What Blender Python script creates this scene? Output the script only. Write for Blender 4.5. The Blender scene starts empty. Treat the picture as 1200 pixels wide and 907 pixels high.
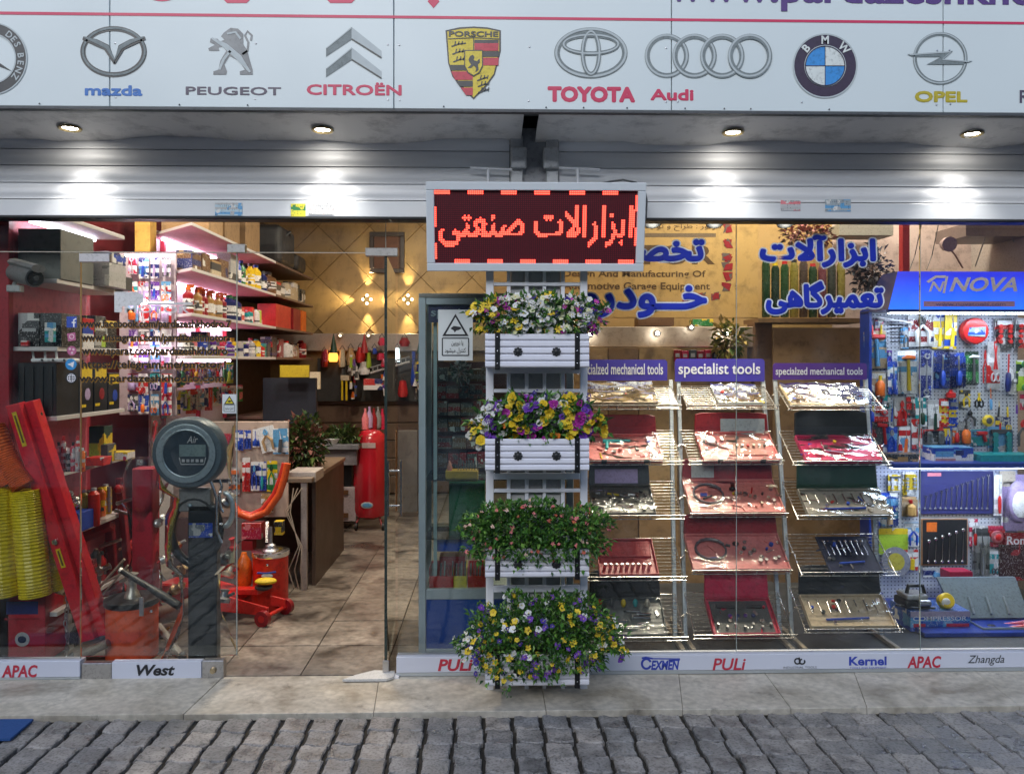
import bpy, math, random, unicodedata
import numpy as np
from mathutils import Vector, Matrix, Euler
R = math.radians
random.seed(7)
S = bpy.context.scene
COL = S.collection

# ------------------------------------------------------------------ camera, sky, sun, exposure
EYE = Vector((0.0, -3.83, 1.5)); YAW = R(1.3); FPX = 930.0
cd = bpy.data.cameras.new('camera'); cam = bpy.data.objects.new('camera', cd); COL.objects.link(cam)
cam.location = EYE; cam.rotation_euler = (R(90), 0, -YAW)
cd.sensor_width = 36; cd.lens = FPX / 1200 * 36; cd.shift_y = -28.5 / 1200; cd.clip_end = 500; cd.clip_start = .05
S.camera = cam
w = bpy.data.worlds.new('World'); S.world = w; w.use_nodes = True
nt = w.node_tree; bg = nt.nodes['Background']; sk = nt.nodes.new('ShaderNodeTexSky')
sk.sky_type = 'NISHITA'; sk.sun_disc = False; sk.sun_elevation = R(42); sk.sun_rotation = R(200)
sk.air_density = 1.0; sk.dust_density = .6; sk.ozone_density = 2.2
nt.links.new(sk.outputs[0], bg.inputs[0]); bg.inputs[1].default_value = 0.13
sl = bpy.data.lights.new('sun', 'SUN'); sl.energy = 1.6; sl.angle = R(40); sl.color = (1, .985, .94)
so = bpy.data.objects.new('sun', sl); COL.objects.link(so)
so.rotation_euler = (R(68), 0, R(-14))
S.view_settings.view_transform = 'Standard'; S.view_settings.look = 'None'
S.view_settings.exposure = 0.57; S.view_settings.gamma = 1.0
S.render.engine = 'CYCLES'; S.cycles.use_denoising = True
S.cycles.max_bounces = 8; S.cycles.transparent_max_bounces = 24; S.cycles.caustics_reflective = False
S.cycles.caustics_refractive = False; S.cycles.sample_clamp_indirect = 6

def at(px, py, Y):
    """a pixel of the photograph's frame seen at world depth Y"""
    dx = (px - 600) / FPX; dz = (425 - py) / FPX
    wx = dx * math.cos(YAW) + math.sin(YAW); wy = math.cos(YAW) - dx * math.sin(YAW)
    t = (Y - EYE.y) / wy
    return Vector((EYE.x + wx * t, Y, EYE.z + dz * t))
def rect(a, b, c, d, Y):
    m = (a + c) / 2
    return at(a, b, Y).x, at(c, b, Y).x, at(m, d, Y).z, at(m, b, Y).z      # x0, x1, z0, z1
def mpp(Y): return (Y - EYE.y) / FPX

# ------------------------------------------------------------------ materials
MATS = {}
PAL = dict(white=(.78,.79,.8), offwhite=(.62,.61,.57), cream=(.6,.52,.38), grey=(.25,.26,.27), lgrey=(.45,.46,.47), dgrey=(.07,.075,.08),
  black=(.015,.016,.018), red=(.55,.02,.02), bred=(.75,.03,.015), dred=(.28,.012,.02), crimson=(.5,.02,.07), pink=(.75,.22,.25), orange=(.8,.17,.02),
  yellow=(.78,.56,.02), green=(.03,.22,.06), dgreen=(.012,.05,.03), lime=(.4,.6,.05), blue=(.02,.07,.45), dblue=(.01,.02,.13), lblue=(.12,.35,.62),
  teal=(.02,.32,.34), purple=(.12,.03,.3), brown=(.16,.08,.035), tan=(.45,.3,.15), gold=(.42,.25,.08), lilac=(.45,.35,.6), beige=(.5,.38,.25))
def nodes(name):
    m = bpy.data.materials.new(name); m.use_nodes = True
    return m, m.node_tree, m.node_tree.nodes['Principled BSDF']
def mat(c, rough=.45, metal=0., var=.12, scale=14., bump=0., bscale=60., key=None, emit=None, est=0., spec=.5, coat=0., rnd=0.):
    k = key or (c, rough, metal, var, scale, bump, bscale, emit, est, coat, rnd)
    if k in MATS: return MATS[k]
    rgb = PAL[c] if isinstance(c, str) else c
    m, t, p = nodes(c if isinstance(c, str) else (key if isinstance(key, str) else 'finish'))
    MATS[k] = m
    p.inputs['Roughness'].default_value = rough; p.inputs['Metallic'].default_value = metal
    p.inputs['Coat Weight'].default_value = coat
    tc = t.nodes.new('ShaderNodeTexCoord'); n = t.nodes.new('ShaderNodeTexNoise'); n.inputs['Scale'].default_value = scale
    n.inputs['Detail'].default_value = 5
    t.links.new(tc.outputs['Object'], n.inputs['Vector'])
    mx = t.nodes.new('ShaderNodeMix'); mx.data_type = 'RGBA'
    mx.inputs['A'].default_value = tuple(min(1, x * (1 + var)) for x in rgb) + (1,)
    mx.inputs['B'].default_value = tuple(x * (1 - var) for x in rgb) + (1,)
    t.links.new(n.outputs['Fac'], mx.inputs['Factor'])
    out = mx.outputs['Result']
    if var >= .1:      # scuffs and grime
        n3 = t.nodes.new('ShaderNodeTexNoise'); n3.inputs['Scale'].default_value = scale * 5; n3.inputs['Detail'].default_value = 9; n3.inputs['Roughness'].default_value = .7; t.links.new(tc.outputs['Object'], n3.inputs['Vector'])
        m3 = t.nodes.new('ShaderNodeMapRange'); m3.inputs['From Min'].default_value = .5; m3.inputs['From Max'].default_value = .68; m3.inputs['To Min'].default_value = 1.; m3.inputs['To Max'].default_value = .62; t.links.new(n3.outputs['Fac'], m3.inputs['Value'])
        v3 = t.nodes.new('ShaderNodeVectorMath'); v3.operation = 'SCALE'; t.links.new(out, v3.inputs[0]); t.links.new(m3.outputs[0], v3.inputs['Scale']); out = v3.outputs[0]
    if rnd:
        oi = t.nodes.new('ShaderNodeObjectInfo'); hs = t.nodes.new('ShaderNodeHueSaturation')
        mr = t.nodes.new('ShaderNodeMapRange'); mr.inputs['To Min'].default_value = 1 - rnd; mr.inputs['To Max'].default_value = 1 + rnd
        t.links.new(oi.outputs['Random'], mr.inputs['Value']); t.links.new(mr.outputs[0], hs.inputs['Value'])
        t.links.new(out, hs.inputs['Color']); out = hs.outputs[0]
    t.links.new(out, p.inputs['Base Color'])
    mr = t.nodes.new('ShaderNodeMapRange'); mr.inputs['To Min'].default_value = max(.02, rough - .08); mr.inputs['To Max'].default_value = min(1, rough + .12)
    t.links.new(n.outputs['Fac'], mr.inputs['Value']); t.links.new(mr.outputs[0], p.inputs['Roughness'])
    if bump:
        b = t.nodes.new('ShaderNodeBump'); b.inputs['Strength'].default_value = bump; b.inputs['Distance'].default_value = .003
        n2 = t.nodes.new('ShaderNodeTexNoise'); n2.inputs['Scale'].default_value = bscale; n2.inputs['Detail'].default_value = 6
        t.links.new(tc.outputs['Object'], n2.inputs['Vector']); t.links.new(n2.outputs['Fac'], b.inputs['Height'])
        t.links.new(b.outputs[0], p.inputs['Normal'])
    if emit:
        e = PAL[emit] if isinstance(emit, str) else emit
        p.inputs['Emission Color'].default_value = tuple(e) + (1,); p.inputs['Emission Strength'].default_value = est
    return m
def glow(rgb, st, key):
    if key in MATS: return MATS[key]
    m = bpy.data.materials.new(key); m.use_nodes = True; t = m.node_tree; t.nodes.clear()
    o = t.nodes.new('ShaderNodeOutputMaterial'); e = t.nodes.new('ShaderNodeEmission'); e.inputs[0].default_value = tuple(rgb) + (1,); e.inputs[1].default_value = st
    t.links.new(e.outputs[0], o.inputs[0]); MATS[key] = m; return m
def glassy(key, tint=(.97,.99,.98), rough=0.0, haze=0.0, ior=1.45, bump=0., bscale=30, base=0.0):
    if key in MATS: return MATS[key]
    m = bpy.data.materials.new(key); m.use_nodes = True; t = m.node_tree; t.nodes.clear(); N = t.nodes.new; L = t.links.new
    o = N('ShaderNodeOutputMaterial'); tr = N('ShaderNodeBsdfTransparent'); tr.inputs[0].default_value = tint + (1,)
    g = N('ShaderNodeBsdfGlossy'); g.inputs['Roughness'].default_value = rough; g.inputs[0].default_value = (.9,.95,.95,1)
    fr = N('ShaderNodeFresnel'); fr.inputs[0].default_value = ior; mx = N('ShaderNodeMixShader')
    ma = N('ShaderNodeMath'); ma.operation = 'ADD'; ma.inputs[1].default_value = base; L(fr.outputs[0], ma.inputs[0])
    L(ma.outputs[0], mx.inputs[0]); L(tr.outputs[0], mx.inputs[1]); L(g.outputs[0], mx.inputs[2])
    last = mx
    if haze:
        d = N('ShaderNodeBsdfDiffuse'); d.inputs[0].default_value = (.8,.8,.8,1); m2 = N('ShaderNodeMixShader')
        nz = N('ShaderNodeTexNoise'); nz.inputs['Scale'].default_value = 6; nz.inputs['Detail'].default_value = 8
        mr = N('ShaderNodeMapRange'); mr.inputs['From Min'].default_value = .5; mr.inputs['From Max'].default_value = .78
        mr.inputs['To Max'].default_value = haze; tcc = N('ShaderNodeTexCoord'); L(tcc.outputs['Object'], nz.inputs[0])
        L(nz.outputs[0], mr.inputs[0]); L(mr.outputs[0], m2.inputs[0]); L(mx.outputs[0], m2.inputs[1]); L(d.outputs[0], m2.inputs[2]); last = m2
    if bump:
        b = N('ShaderNodeBump'); b.inputs['Strength'].default_value = bump; b.inputs['Distance'].default_value = .01
        nz = N('ShaderNodeTexNoise'); nz.inputs['Scale'].default_value = bscale; nz.inputs['Detail'].default_value = 4; tcc = N('ShaderNodeTexCoord')
        L(tcc.outputs['Object'], nz.inputs[0]); L(nz.outputs[0], b.inputs['Height']); L(b.outputs[0], g.inputs['Normal'])
    L(last.outputs[0], o.inputs[0]); MATS[key] = m; return m
def printed(base, a1, a2, rough=.35, freq=22., cell=16., text=True):
    """printed cardboard: bands, blocks and lines of tiny type; differs from object to object"""
    k = ('print', base, a1, a2, freq, cell, rough)
    if k in MATS: return MATS[k]
    m, t, p = nodes('printed_' + str(base)); MATS[k] = m; N = t.nodes.new; L = t.links.new
    p.inputs['Roughness'].default_value = rough
    tc = N('ShaderNodeTexCoord'); oi = N('ShaderNodeObjectInfo'); sx = N('ShaderNodeSeparateXYZ'); L(tc.outputs['Object'], sx.inputs[0])
    def mth(op, a, b=None):
        n = N('ShaderNodeMath'); n.operation = op
        for i, q in enumerate((a, b)):
            if q is None: continue
            if isinstance(q, (int, float)): n.inputs[i].default_value = q
            else: L(q, n.inputs[i])
        return n.outputs[0]
    rr = mth('MULTIPLY', oi.outputs['Random'], 37.)
    zb = mth('FLOOR', mth('ADD', mth('MULTIPLY', sx.outputs[2], freq), rr))
    wn = N('ShaderNodeTexWhiteNoise'); wn.noise_dimensions = '1D'; L(zb, wn.inputs['W'])
    vo = N('ShaderNodeTexVoronoi'); vo.distance = 'CHEBYCHEV'; vo.inputs['Scale'].default_value = cell
    va = N('ShaderNodeVectorMath'); L(tc.outputs['Object'], va.inputs[0]); L(rr, va.inputs[1]); L(va.outputs[0], vo.inputs['Vector'])
    sc = N('ShaderNodeSeparateColor'); L(vo.outputs['Color'], sc.inputs[0])
    cols = [tuple(PAL.get(q, q)) + (1,) for q in (base, a1, a2)]
    def ramp(src, stops):
        r = N('ShaderNodeValToRGB'); r.color_ramp.interpolation = 'CONSTANT'; el = r.color_ramp.elements
        el[0].position = 0; el[0].color = stops[0][1]; el[1].position = stops[1][0]; el[1].color = stops[1][1]
        for s_ in stops[2:]: e = el.new(s_[0]); e.color = s_[1]
        L(src, r.inputs[0]); return r.outputs[0]
    c1 = ramp(wn.outputs['Value'], [(0, cols[0]), (.6, cols[1]), (.82, cols[2])])
    k1 = ramp(sc.outputs[0], [(0, (0,0,0,1)), (.78, (1,1,1,1))])
    c2 = ramp(sc.outputs[1], [(0, cols[1]), (.45, cols[2]), (.8, (.7,.7,.68,1))])
    mx = N('ShaderNodeMix'); mx.data_type = 'RGBA'; L(k1, mx.inputs['Factor']); L(c1, mx.inputs['A']); L(c2, mx.inputs['B'])
    o = mx.outputs['Result']
    if text:
        nz = N('ShaderNodeTexNoise'); nz.inputs['Scale'].default_value = 1; mp = N('ShaderNodeMapping'); mp.inputs['Scale'].default_value = (260, 260, 70)
        L(tc.outputs['Object'], mp.inputs[0]); L(mp.outputs[0], nz.inputs[0])
        ln = mth('GREATER_THAN', nz.outputs['Fac'], .6)
        bl = mth('GREATER_THAN', mth('FRACT', mth('MULTIPLY', sx.outputs[2], 130.)), .5)
        tk = mth('MULTIPLY', mth('MULTIPLY', ln, bl), .8)
        m3 = N('ShaderNodeMix'); m3.data_type = 'RGBA'; L(tk, m3.inputs['Factor']); L(o, m3.inputs['A'])
        lum = sum(cols[0][:3]) / 3; m3.inputs['B'].default_value = (.02,.02,.03,1) if lum > .2 else (.75,.75,.72,1); o = m3.outputs['Result']
    L(o, p.inputs['Base Color']); return m

CHROME = mat((.75,.75,.77), .16, 1., .05, key='chrome'); STEEL = mat((.5,.5,.52), .3, 1., .12, key='steel')
ALU = mat((.55,.6,.63), .38, .75, .06, key='aluminium'); WHITEP = mat((.72,.73,.76), .4, 0, .04, 3, key='white paint')
GLASS = glassy('window glass', haze=.03, ior=1.48); BLISTER = glassy('clear blister', (.97,.97,.97), .09, .03, 1.22, .5, 22, .0)
WRAP = glassy('plastic wrap', (.93,.94,.95), .12, .08, 1.33, .4, 16, .0)

# ------------------------------------------------------------------ mesh helper
ORG = {}
class MB:
    def __init__(s): s.v = []; s.f = []; s.mi = []; s.c = 0
    def m(s, i): s.c = i; return s
    def add(s, vs, fs):
        b = len(s.v); s.v += [tuple(v) for v in vs]; s.f += [tuple(i + b for i in f) for f in fs]; s.mi += [s.c] * len(fs); return s
    def box(s, x0, x1, y0, y1, z0, z1, M=None):
        vs = [Vector((x, y, z)) for z in (z0, z1) for y in (y0, y1) for x in (x0, x1)]
        if M: vs = [M @ v for v in vs]
        return s.add(vs, [(0,2,3,1),(4,5,7,6),(0,1,5,4),(2,6,7,3),(0,4,6,2),(1,3,7,5)])
    def cbox(s, c, sz, M=None):
        M = Matrix.Translation(Vector(c)) @ (M.to_4x4() if M else Matrix())
        a, b, d = (q / 2 for q in sz); return s.box(-a, a, -b, b, -d, d, M)
    def loft(s, rings, cap=True, closed=True):
        n = len(rings[0]); vs = [v for r in rings for v in r]; fs = []
        for i in range(len(rings) - 1):
            for j in range(n if closed else n - 1):
                k = (j + 1) % n; fs.append((i*n+j, i*n+k, (i+1)*n+k, (i+1)*n+j))
        if cap and closed: fs += [tuple(range(n))[::-1], tuple(range((len(rings)-1)*n, len(rings)*n))]
        return s.add(vs, fs)
    def tube(s, pts, r, n=8, cap=True, flat=1.):
        pts = [Vector(p) for p in pts]; rs = r if isinstance(r, (list, tuple)) else [r] * len(pts); rings = []
        ref = None
        for i, p in enumerate(pts):
            d = (pts[min(i+1, len(pts)-1)] - pts[max(i-1, 0)]).normalized()
            if ref is None: ref = Vector((0,0,1)) if abs(d.z) < .9 else Vector((0,1,0))
            u = (ref - d * ref.dot(d)).normalized(); ref = u; w_ = d.cross(u)
            rings.append([p + (u * math.cos(a) + w_ * math.sin(a) * flat) * rs[i] for a in (2*math.pi*k/n for k in range(n))])
        return s.loft(rings, cap)
    def cyl(s, p0, p1, r0, r1=None, n=14): return s.tube([p0, p1], [r0, r0 if r1 is None else r1], n)
    def lathe(s, prof, c=(0,0,0), n=20, M=None, cap=True):
        M = Matrix.Translation(Vector(c)) @ (M.to_4x4() if M else Matrix())
        return s.loft([[M @ Vector((r*math.cos(2*math.pi*k/n), r*math.sin(2*math.pi*k/n), z)) for k in range(n)] for r, z in prof], cap)
    def sph(s, c, r, n=10, M=None):
        r = r if isinstance(r, (tuple, list)) else (r, r, r); M = M.to_3x3() if M else Matrix.Identity(3)
        rings = []
        for i in range(1, n):
            t = math.pi * i / n
            rings.append([Vector(c) + M @ Vector((r[0]*math.sin(t)*math.cos(a), r[1]*math.sin(t)*math.sin(a), r[2]*math.cos(t))) for a in (2*math.pi*k/(n+2) for k in range(n+2))])
        return s.loft(rings)
    def prism(s, pts, y0, y1, M=None):
        """polygon in x,z pulled from y0 to y1"""
        n = len(pts); vs = [Vector((x, y0, z)) for x, z in pts] + [Vector((x, y1, z)) for x, z in pts]
        if M: vs = [M @ v for v in vs]
        return s.add(vs, [tuple(range(n)), tuple(range(2*n-1, n-1, -1))] + [(i, i+n, (i+1) % n + n, (i+1) % n) for i in range(n)])
    # flat print in picture units on a facade plane
    def pp(s, pts, Y): return s.add([at(x, y, Y) for x, y in pts], [tuple(range(len(pts)))])
    def pbox(s, a, b, c, d, Y, dep):
        x0, x1, z0, z1 = rect(a, b, c, d, Y); return s.box(x0, x1, Y, Y + dep, z0, z1)
    def pring(s, cx, cy, rx, ry, wd, Y, a0=0, a1=360, n=48):
        k = [R(a0 + (a1 - a0) * i / n) for i in range(n + 1)]
        o = [at(cx + rx*math.cos(a), cy - ry*math.sin(a), Y) for a in k]; i_ = [at(cx + (rx-wd)*math.cos(a), cy - (ry-wd)*math.sin(a), Y) for a in k]
        return s.add(o + i_, [(j, j+1, n+2+j, n+1+j) for j in range(n)])
    def pdisc(s, cx, cy, r, Y, a0=0, a1=360, n=36):
        p = [(cx + r*math.cos(R(a0+(a1-a0)*i/n)), cy - r*math.sin(R(a0+(a1-a0)*i/n))) for i in range(n+1)]
        if a1 - a0 < 360: p.append((cx, cy))
        else: p = p[:-1]
        return s.pp(p, Y)
    def pstroke(s, pts, wd, Y):
        p = [Vector(q) for q in pts]; ws = wd if isinstance(wd, (list, tuple)) else [wd]*len(p); l = []; r_ = []
        for i, q in enumerate(p):
            d = (p[min(i+1, len(p)-1)] - p[max(i-1, 0)]).normalized(); nn = Vector((-d.y, d.x)) * ws[i] / 2
            l.append(at(*(q+nn), Y)); r_.append(at(*(q-nn), Y))
        n = len(p); return s.add(l + r_, [(j, j+1, n+j+1, n+j) for j in range(n-1)])
    def mesh(s, name, mats, smooth=False, off=Vector((0,0,0))):
        me = bpy.data.meshes.new(name); me.from_pydata([tuple(Vector(v) - off) for v in s.v], [], s.f)
        for m_ in (mats if isinstance(mats, (list, tuple)) else [mats]): me.materials.append(m_)
        me.polygons.foreach_set('material_index', s.mi)
        if smooth:
            me.polygons.foreach_set('use_smooth', [True]*len(s.f)); me.set_sharp_from_angle(angle=R(38))
        me.update(); return me
    def build(s, name, mats, parent=None, org=None, local=False, smooth=False, bevel=0, seg=1):
        if parent is not None: off = Vector((0,0,0)) if local else ORG[parent.name]
        else: off = Vector(org) if org is not None else Vector((0,0,0))
        o = bpy.data.objects.new(name, s.mesh(name, mats, smooth, off)); COL.objects.link(o)
        if parent is not None: o.parent = parent; ORG[o.name] = off
        else: o.location = off; ORG[o.name] = off
        if bevel:
            b = o.modifiers.new('bevel', 'BEVEL'); b.width = bevel; b.segments = seg; b.limit_method = 'ANGLE'; b.angle_limit = R(40)
        return o
def tag(o, label, cat, group=None):
    o['label'] = label; o['category'] = cat
    if group: o['group'] = group
    return o
def kind(o, k='structure'): o['kind'] = k; return o
def thing(name, label, cat, loc, group=None, rot=(0,0,0)):
    o = bpy.data.objects.new(name, None); COL.objects.link(o); o.location = loc; o.rotation_euler = rot; o.empty_display_size = .1
    ORG[o.name] = Vector(loc); return tag(o, label, cat, group)
def dup(o, loc=None, label=None, parent=None, rot=None):
    c = o.copy(); COL.objects.link(c)
    if parent is not None: c.parent = parent
    if loc is not None: c.location = loc; ORG[c.name] = Vector(loc)
    if rot is not None: c.rotation_euler = rot
    if label: c['label'] = label
    for ch in list(o.children): dup(ch, parent=c)
    return c
ORDN = ['first','second','third','fourth','fifth','sixth','seventh','eighth','ninth','tenth','eleventh','twelfth','thirteenth','fourteenth','fifteenth','sixteenth','seventeenth','eighteenth','nineteenth','twentieth']

# ------------------------------------------------------------------ text
FORMS = {}
for cp in list(range(0xFB50, 0xFDFF)) + list(range(0xFE70, 0xFEFF)):
    d = unicodedata.decomposition(chr(cp)).split()
    if len(d) == 2 and d[0] in ('<isolated>', '<initial>', '<medial>', '<final>'): FORMS.setdefault(chr(int(d[1], 16)), {})[d[0][1:-1]] = chr(cp)
NOJOIN = set('اآدذرزژو')
def shape(t):
    t = t.replace('لا', '\ue000'); out = []
    def joins_next(c): return c == 'ـ' or (c in FORMS and c not in NOJOIN)
    def joins_prev(c): return c == 'ـ' or c == '\ue000' or c in FORMS
    for i, c in enumerate(t):
        pv = i > 0 and joins_next(t[i-1]); nx = i + 1 < len(t) and joins_next(c) and joins_prev(t[i+1])
        if c == '\ue000': out.append('\uFEFC' if pv else '\uFEFB'); continue
        if c not in FORMS or c == 'ـ': out.append(c); continue
        f = FORMS[c]; k = 'medial' if pv and nx else 'final' if pv else 'initial' if nx else 'isolated'
        out.append(f.get(k) or f.get('isolated') or c)
    return ''.join(reversed(out))
def text_verts(s, bold=0., shear=0., res=3, space=1.):
    c = bpy.data.curves.new('type', 'FONT'); c.body = s; c.offset = bold; c.shear = shear; c.resolution_u = res; c.space_character = space
    o = bpy.data.objects.new('type', c); COL.objects.link(o); bpy.context.view_layer.update()
    me = bpy.data.meshes.new_from_object(o.evaluated_get(bpy.context.evaluated_depsgraph_get()))
    v = np.array([q.co[:2] for q in me.vertices]); f = [tuple(p.vertices) for p in me.polygons]
    # islands get a hair of separation so overlapping strokes never share a plane
    par = list(range(len(v)))
    def fd(a):
        while par[a] != a: par[a] = par[par[a]]; a = par[a]
        return a
    for p in f:
        for q in p[1:]: par[fd(p[0])] = fd(q)
    roots = {}; lay = [roots.setdefault(fd(i), len(roots)) % 4 for i in range(len(v))]
    bpy.data.objects.remove(o); bpy.data.curves.remove(c); bpy.data.meshes.remove(me)
    return v, f, lay
def text(s, r, Y, m, parent, name='lettering', bold=0., shear=0., res=3, space=1., local=None, ref=None, dil=0., nd=14):
    """fit a line of type to a picture rectangle r on plane Y (or to a local rectangle); ref: fit using the plain weight's bounds"""
    v, f, lay = text_verts(s, bold, shear, res, space)
    b = text_verts(s, ref, shear, res, space)[0] if ref is not None else v
    lo, hi = b.min(0), b.max(0)
    if local: x0, x1, z0, z1 = local; yy = Y
    else: x0, x1, z0, z1 = rect(*r, Y); yy = Y
    P = [(x0 + (q[0]-lo[0])/(hi[0]-lo[0])*(x1-x0), yy - .0003*l, z0 + (q[1]-lo[1])/(hi[1]-lo[1])*(z1-z0)) for q, l in zip(v, lay)]
    mb = MB(); mb.add(P, f)
    if dil:      # heavy pen: the line of type again and again round a small circle
        for k in range(nd):
            a = 2*math.pi*k/nd; mb.add([(x + dil*math.cos(a), y + .0011*0 + .00008*(k+1), z + dil*math.sin(a)) for x, y, z in P], f)
    return mb.build(name, m, parent, local=bool(local))

# ------------------------------------------------------------------ ground, pavers, marble step
g = MB(); g.box(-60, 60, -60, 60, -.3, -.10); kind(g.build('ground', mat((.035,.03,.026), .9, 0, .4, 9, .5, key='earth bed')))
pavement = MB(); pavement.box(-6, 6, -6, -.4105, -.0995, -.034); pv = kind(pavement.build('pavement', mat((.03,.027,.022), .85, 0, .5, 25, .8, key='wet dirt joint')))
PAVER, t_, p_ = nodes('worn paver'); N = t_.nodes.new; L = t_.links.new
tc = N('ShaderNodeTexCoord'); oi = N('ShaderNodeObjectInfo'); va = N('ShaderNodeVectorMath'); rs = N('ShaderNodeMath'); rs.operation = 'MULTIPLY'; rs.inputs[1].default_value = 40
L(oi.outputs['Random'], rs.inputs[0]); L(tc.outputs['Object'], va.inputs[0]); L(rs.outputs[0], va.inputs[1])
rc = N('ShaderNodeValToRGB'); e = rc.color_ramp.elements; e[0].position = 0; e[0].color = (.205,.20,.195,1); e[1].position = 1; e[1].color = (.37,.34,.31,1)
for q_, c_ in ((.3,(.31,.29,.272)),(.55,(.265,.257,.248)),(.8,(.335,.31,.285))): k_ = e.new(q_); k_.color = c_ + (1,)
L(oi.outputs['Random'], rc.inputs[0])
n1 = N('ShaderNodeTexNoise'); n1.inputs['Scale'].default_value = 11; n1.inputs['Detail'].default_value = 8; L(va.outputs[0], n1.inputs[0])
n2 = N('ShaderNodeTexNoise'); n2.inputs['Scale'].default_value = 95; n2.inputs['Detail'].default_value = 4; L(va.outputs[0], n2.inputs[0])
r1 = N('ShaderNodeMapRange'); r1.inputs['From Min'].default_value = .33; r1.inputs['From Max'].default_value = .66; r1.inputs['To Min'].default_value = .55; r1.inputs['To Max'].default_value = 1.2; L(n1.outputs[0], r1.inputs[0])
r2 = N('ShaderNodeMapRange'); r2.inputs['From Min'].default_value = .36; r2.inputs['From Max'].default_value = .52; r2.inputs['To Min'].default_value = .55; r2.inputs['To Max'].default_value = 1.; L(n2.outputs[0], r2.inputs[0])
m1 = N('ShaderNodeMath'); m1.operation = 'MULTIPLY'; L(r1.outputs[0], m1.inputs[0]); L(r2.outputs[0], m1.inputs[1]); mv = N('ShaderNodeVectorMath'); mv.operation = 'SCALE'; L(rc.outputs[0], mv.inputs[0]); L(m1.outputs[0], mv.inputs['Scale']); L(mv.outputs[0], p_.inputs['Base Color'])
rr_ = N('ShaderNodeMapRange'); rr_.inputs['From Min'].default_value = .35; rr_.inputs['From Max'].default_value = .6; rr_.inputs['To Min'].default_value = .22; rr_.inputs['To Max'].default_value = .62; L(n1.outputs[0], rr_.inputs[0]); L(rr_.outputs[0], p_.inputs['Roughness'])
bm = N('ShaderNodeBump'); bm.inputs['Strength'].default_value = .9; bm.inputs['Distance'].default_value = .003; ad = N('ShaderNodeMath'); ad.operation = 'ADD'; L(n1.outputs[0], ad.inputs[0]); L(n2.outputs[0], ad.inputs[1]); L(ad.outputs[0], bm.inputs['Height']); L(bm.outputs[0], p_.inputs['Normal'])
PITCH = .1215
def paver_mb(seed, w_, d_):
    r = random.Random(seed); mb = MB(); n = 10; m_ = 5; ph = r.uniform(-.3, .3)
    wv = lambda u: .0075*math.sin(2*math.pi*u + .6) + .003*math.sin(4*math.pi*u)
    fr = [(-w_/2 + w_*i/n, -d_/2 + wv(i/n) + r.uniform(-.0016, .0016)) for i in range(n+1)]
    bk = [(w_/2 - w_*i/n, d_/2 + wv(1-i/n) + r.uniform(-.0016, .0016)) for i in range(n+1)]
    rt = [(w_/2 + r.uniform(-.0035, .0025), -d_/2 + wv(1) + d_*j/m_) for j in range(1, m_)]; lf = [(-w_/2 + r.uniform(-.0025, .0035), d_/2 + wv(0) - d_*j/m_) for j in range(1, m_)]
    top = fr + rt + bk + lf; k = len(top)
    if r.random() < .4: ci = r.choice((0, n, n+m_, 2*n+m_)) ; x, y = top[ci]; top[ci] = (x*.86, y*.88)
    ins = [(x - math.copysign(min(abs(x), r.uniform(.003,.007)), x), y - math.copysign(min(abs(y), r.uniform(.002,.005)), y)) for x, y in top]
    vs = [(x, y, -.055) for x, y in top] + [(x, y, -.005) for x, y in top] + [(x, y, r.uniform(-.0007, .0007)) for x, y in ins]
    fs = [(i, (i+1) % k, (i+1) % k + k, i + k) for i in range(k)] + [(i+k, (i+1) % k + k, (i+1) % k + 2*k, i + 2*k) for i in range(k)] + [tuple(range(2*k, 3*k))]
    return mb.add(vs, fs)
wide = [paver_mb(i, .105, .1165).mesh('paver', PAVER) for i in range(9)]
tight = [paver_mb(i+19, .117, .1165).mesh('paver', PAVER) for i in range(5)]
far = MB()
for row in range(0, 46):
    for c in range(-21, 23):
        if row > 16 and (c % 1): continue
        x = c * PITCH + .02 + (.004 if row % 2 else -.004); y = -.425 - .0625 - row * .1185
        is_t = x > .95 + random.uniform(-.15, .35)
        z = -.014 + random.uniform(-.0035, .0035)
        if row <= 4 and -2.15 < x < 2.35:
            o = bpy.data.objects.new('paver', random.choice(tight if is_t else wide)); COL.objects.link(o)
            o.parent = pv; o.location = (x + random.uniform(-.0015, .0015), y, z); o.rotation_euler = (random.uniform(-.015,.015), random.uniform(-.02,.02), random.uniform(-.009,.009))
            if is_t: pass
        else:
            sub = paver_mb(row*50+c, .113 if is_t else .102, .113); far.add([(vx+x, vy+y, vz+z) for vx, vy, vz in sub.v], sub.f)
kind(far.build('paver_field', PAVER, pv), 'stuff')

MARB, t_, p_ = nodes('weathered marble'); N = t_.nodes.new; L = t_.links.new
tc = N('ShaderNodeTexCoord'); n1 = N('ShaderNodeTexNoise'); n1.inputs['Scale'].default_value = 2.2; n1.inputs['Detail'].default_value = 9; n1.inputs['Distortion'].default_value = 1.6
n2 = N('ShaderNodeTexNoise'); n2.inputs['Scale'].default_value = 30; n2.inputs['Detail'].default_value = 6
r1 = N('ShaderNodeValToRGB'); e = r1.color_ramp.elements; e[0].position = .3; e[0].color = (.29,.25,.19,1); e[1].position = .52; e[1].color = (.53,.485,.40,1)
q = e.new(.72); q.color = (.63,.58,.49,1); L(tc.outputs['Object'], n1.inputs[0]); L(tc.outputs['Object'], n2.inputs[0]); L(n1.outputs[0], r1.inputs[0])
r2 = N('ShaderNodeMapRange'); r2.inputs['From Min'].default_value = .35; r2.inputs['From Max'].default_value = .65; r2.inputs['To Min'].default_value = .78; r2.inputs['To Max'].default_value = 1.08
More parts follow.
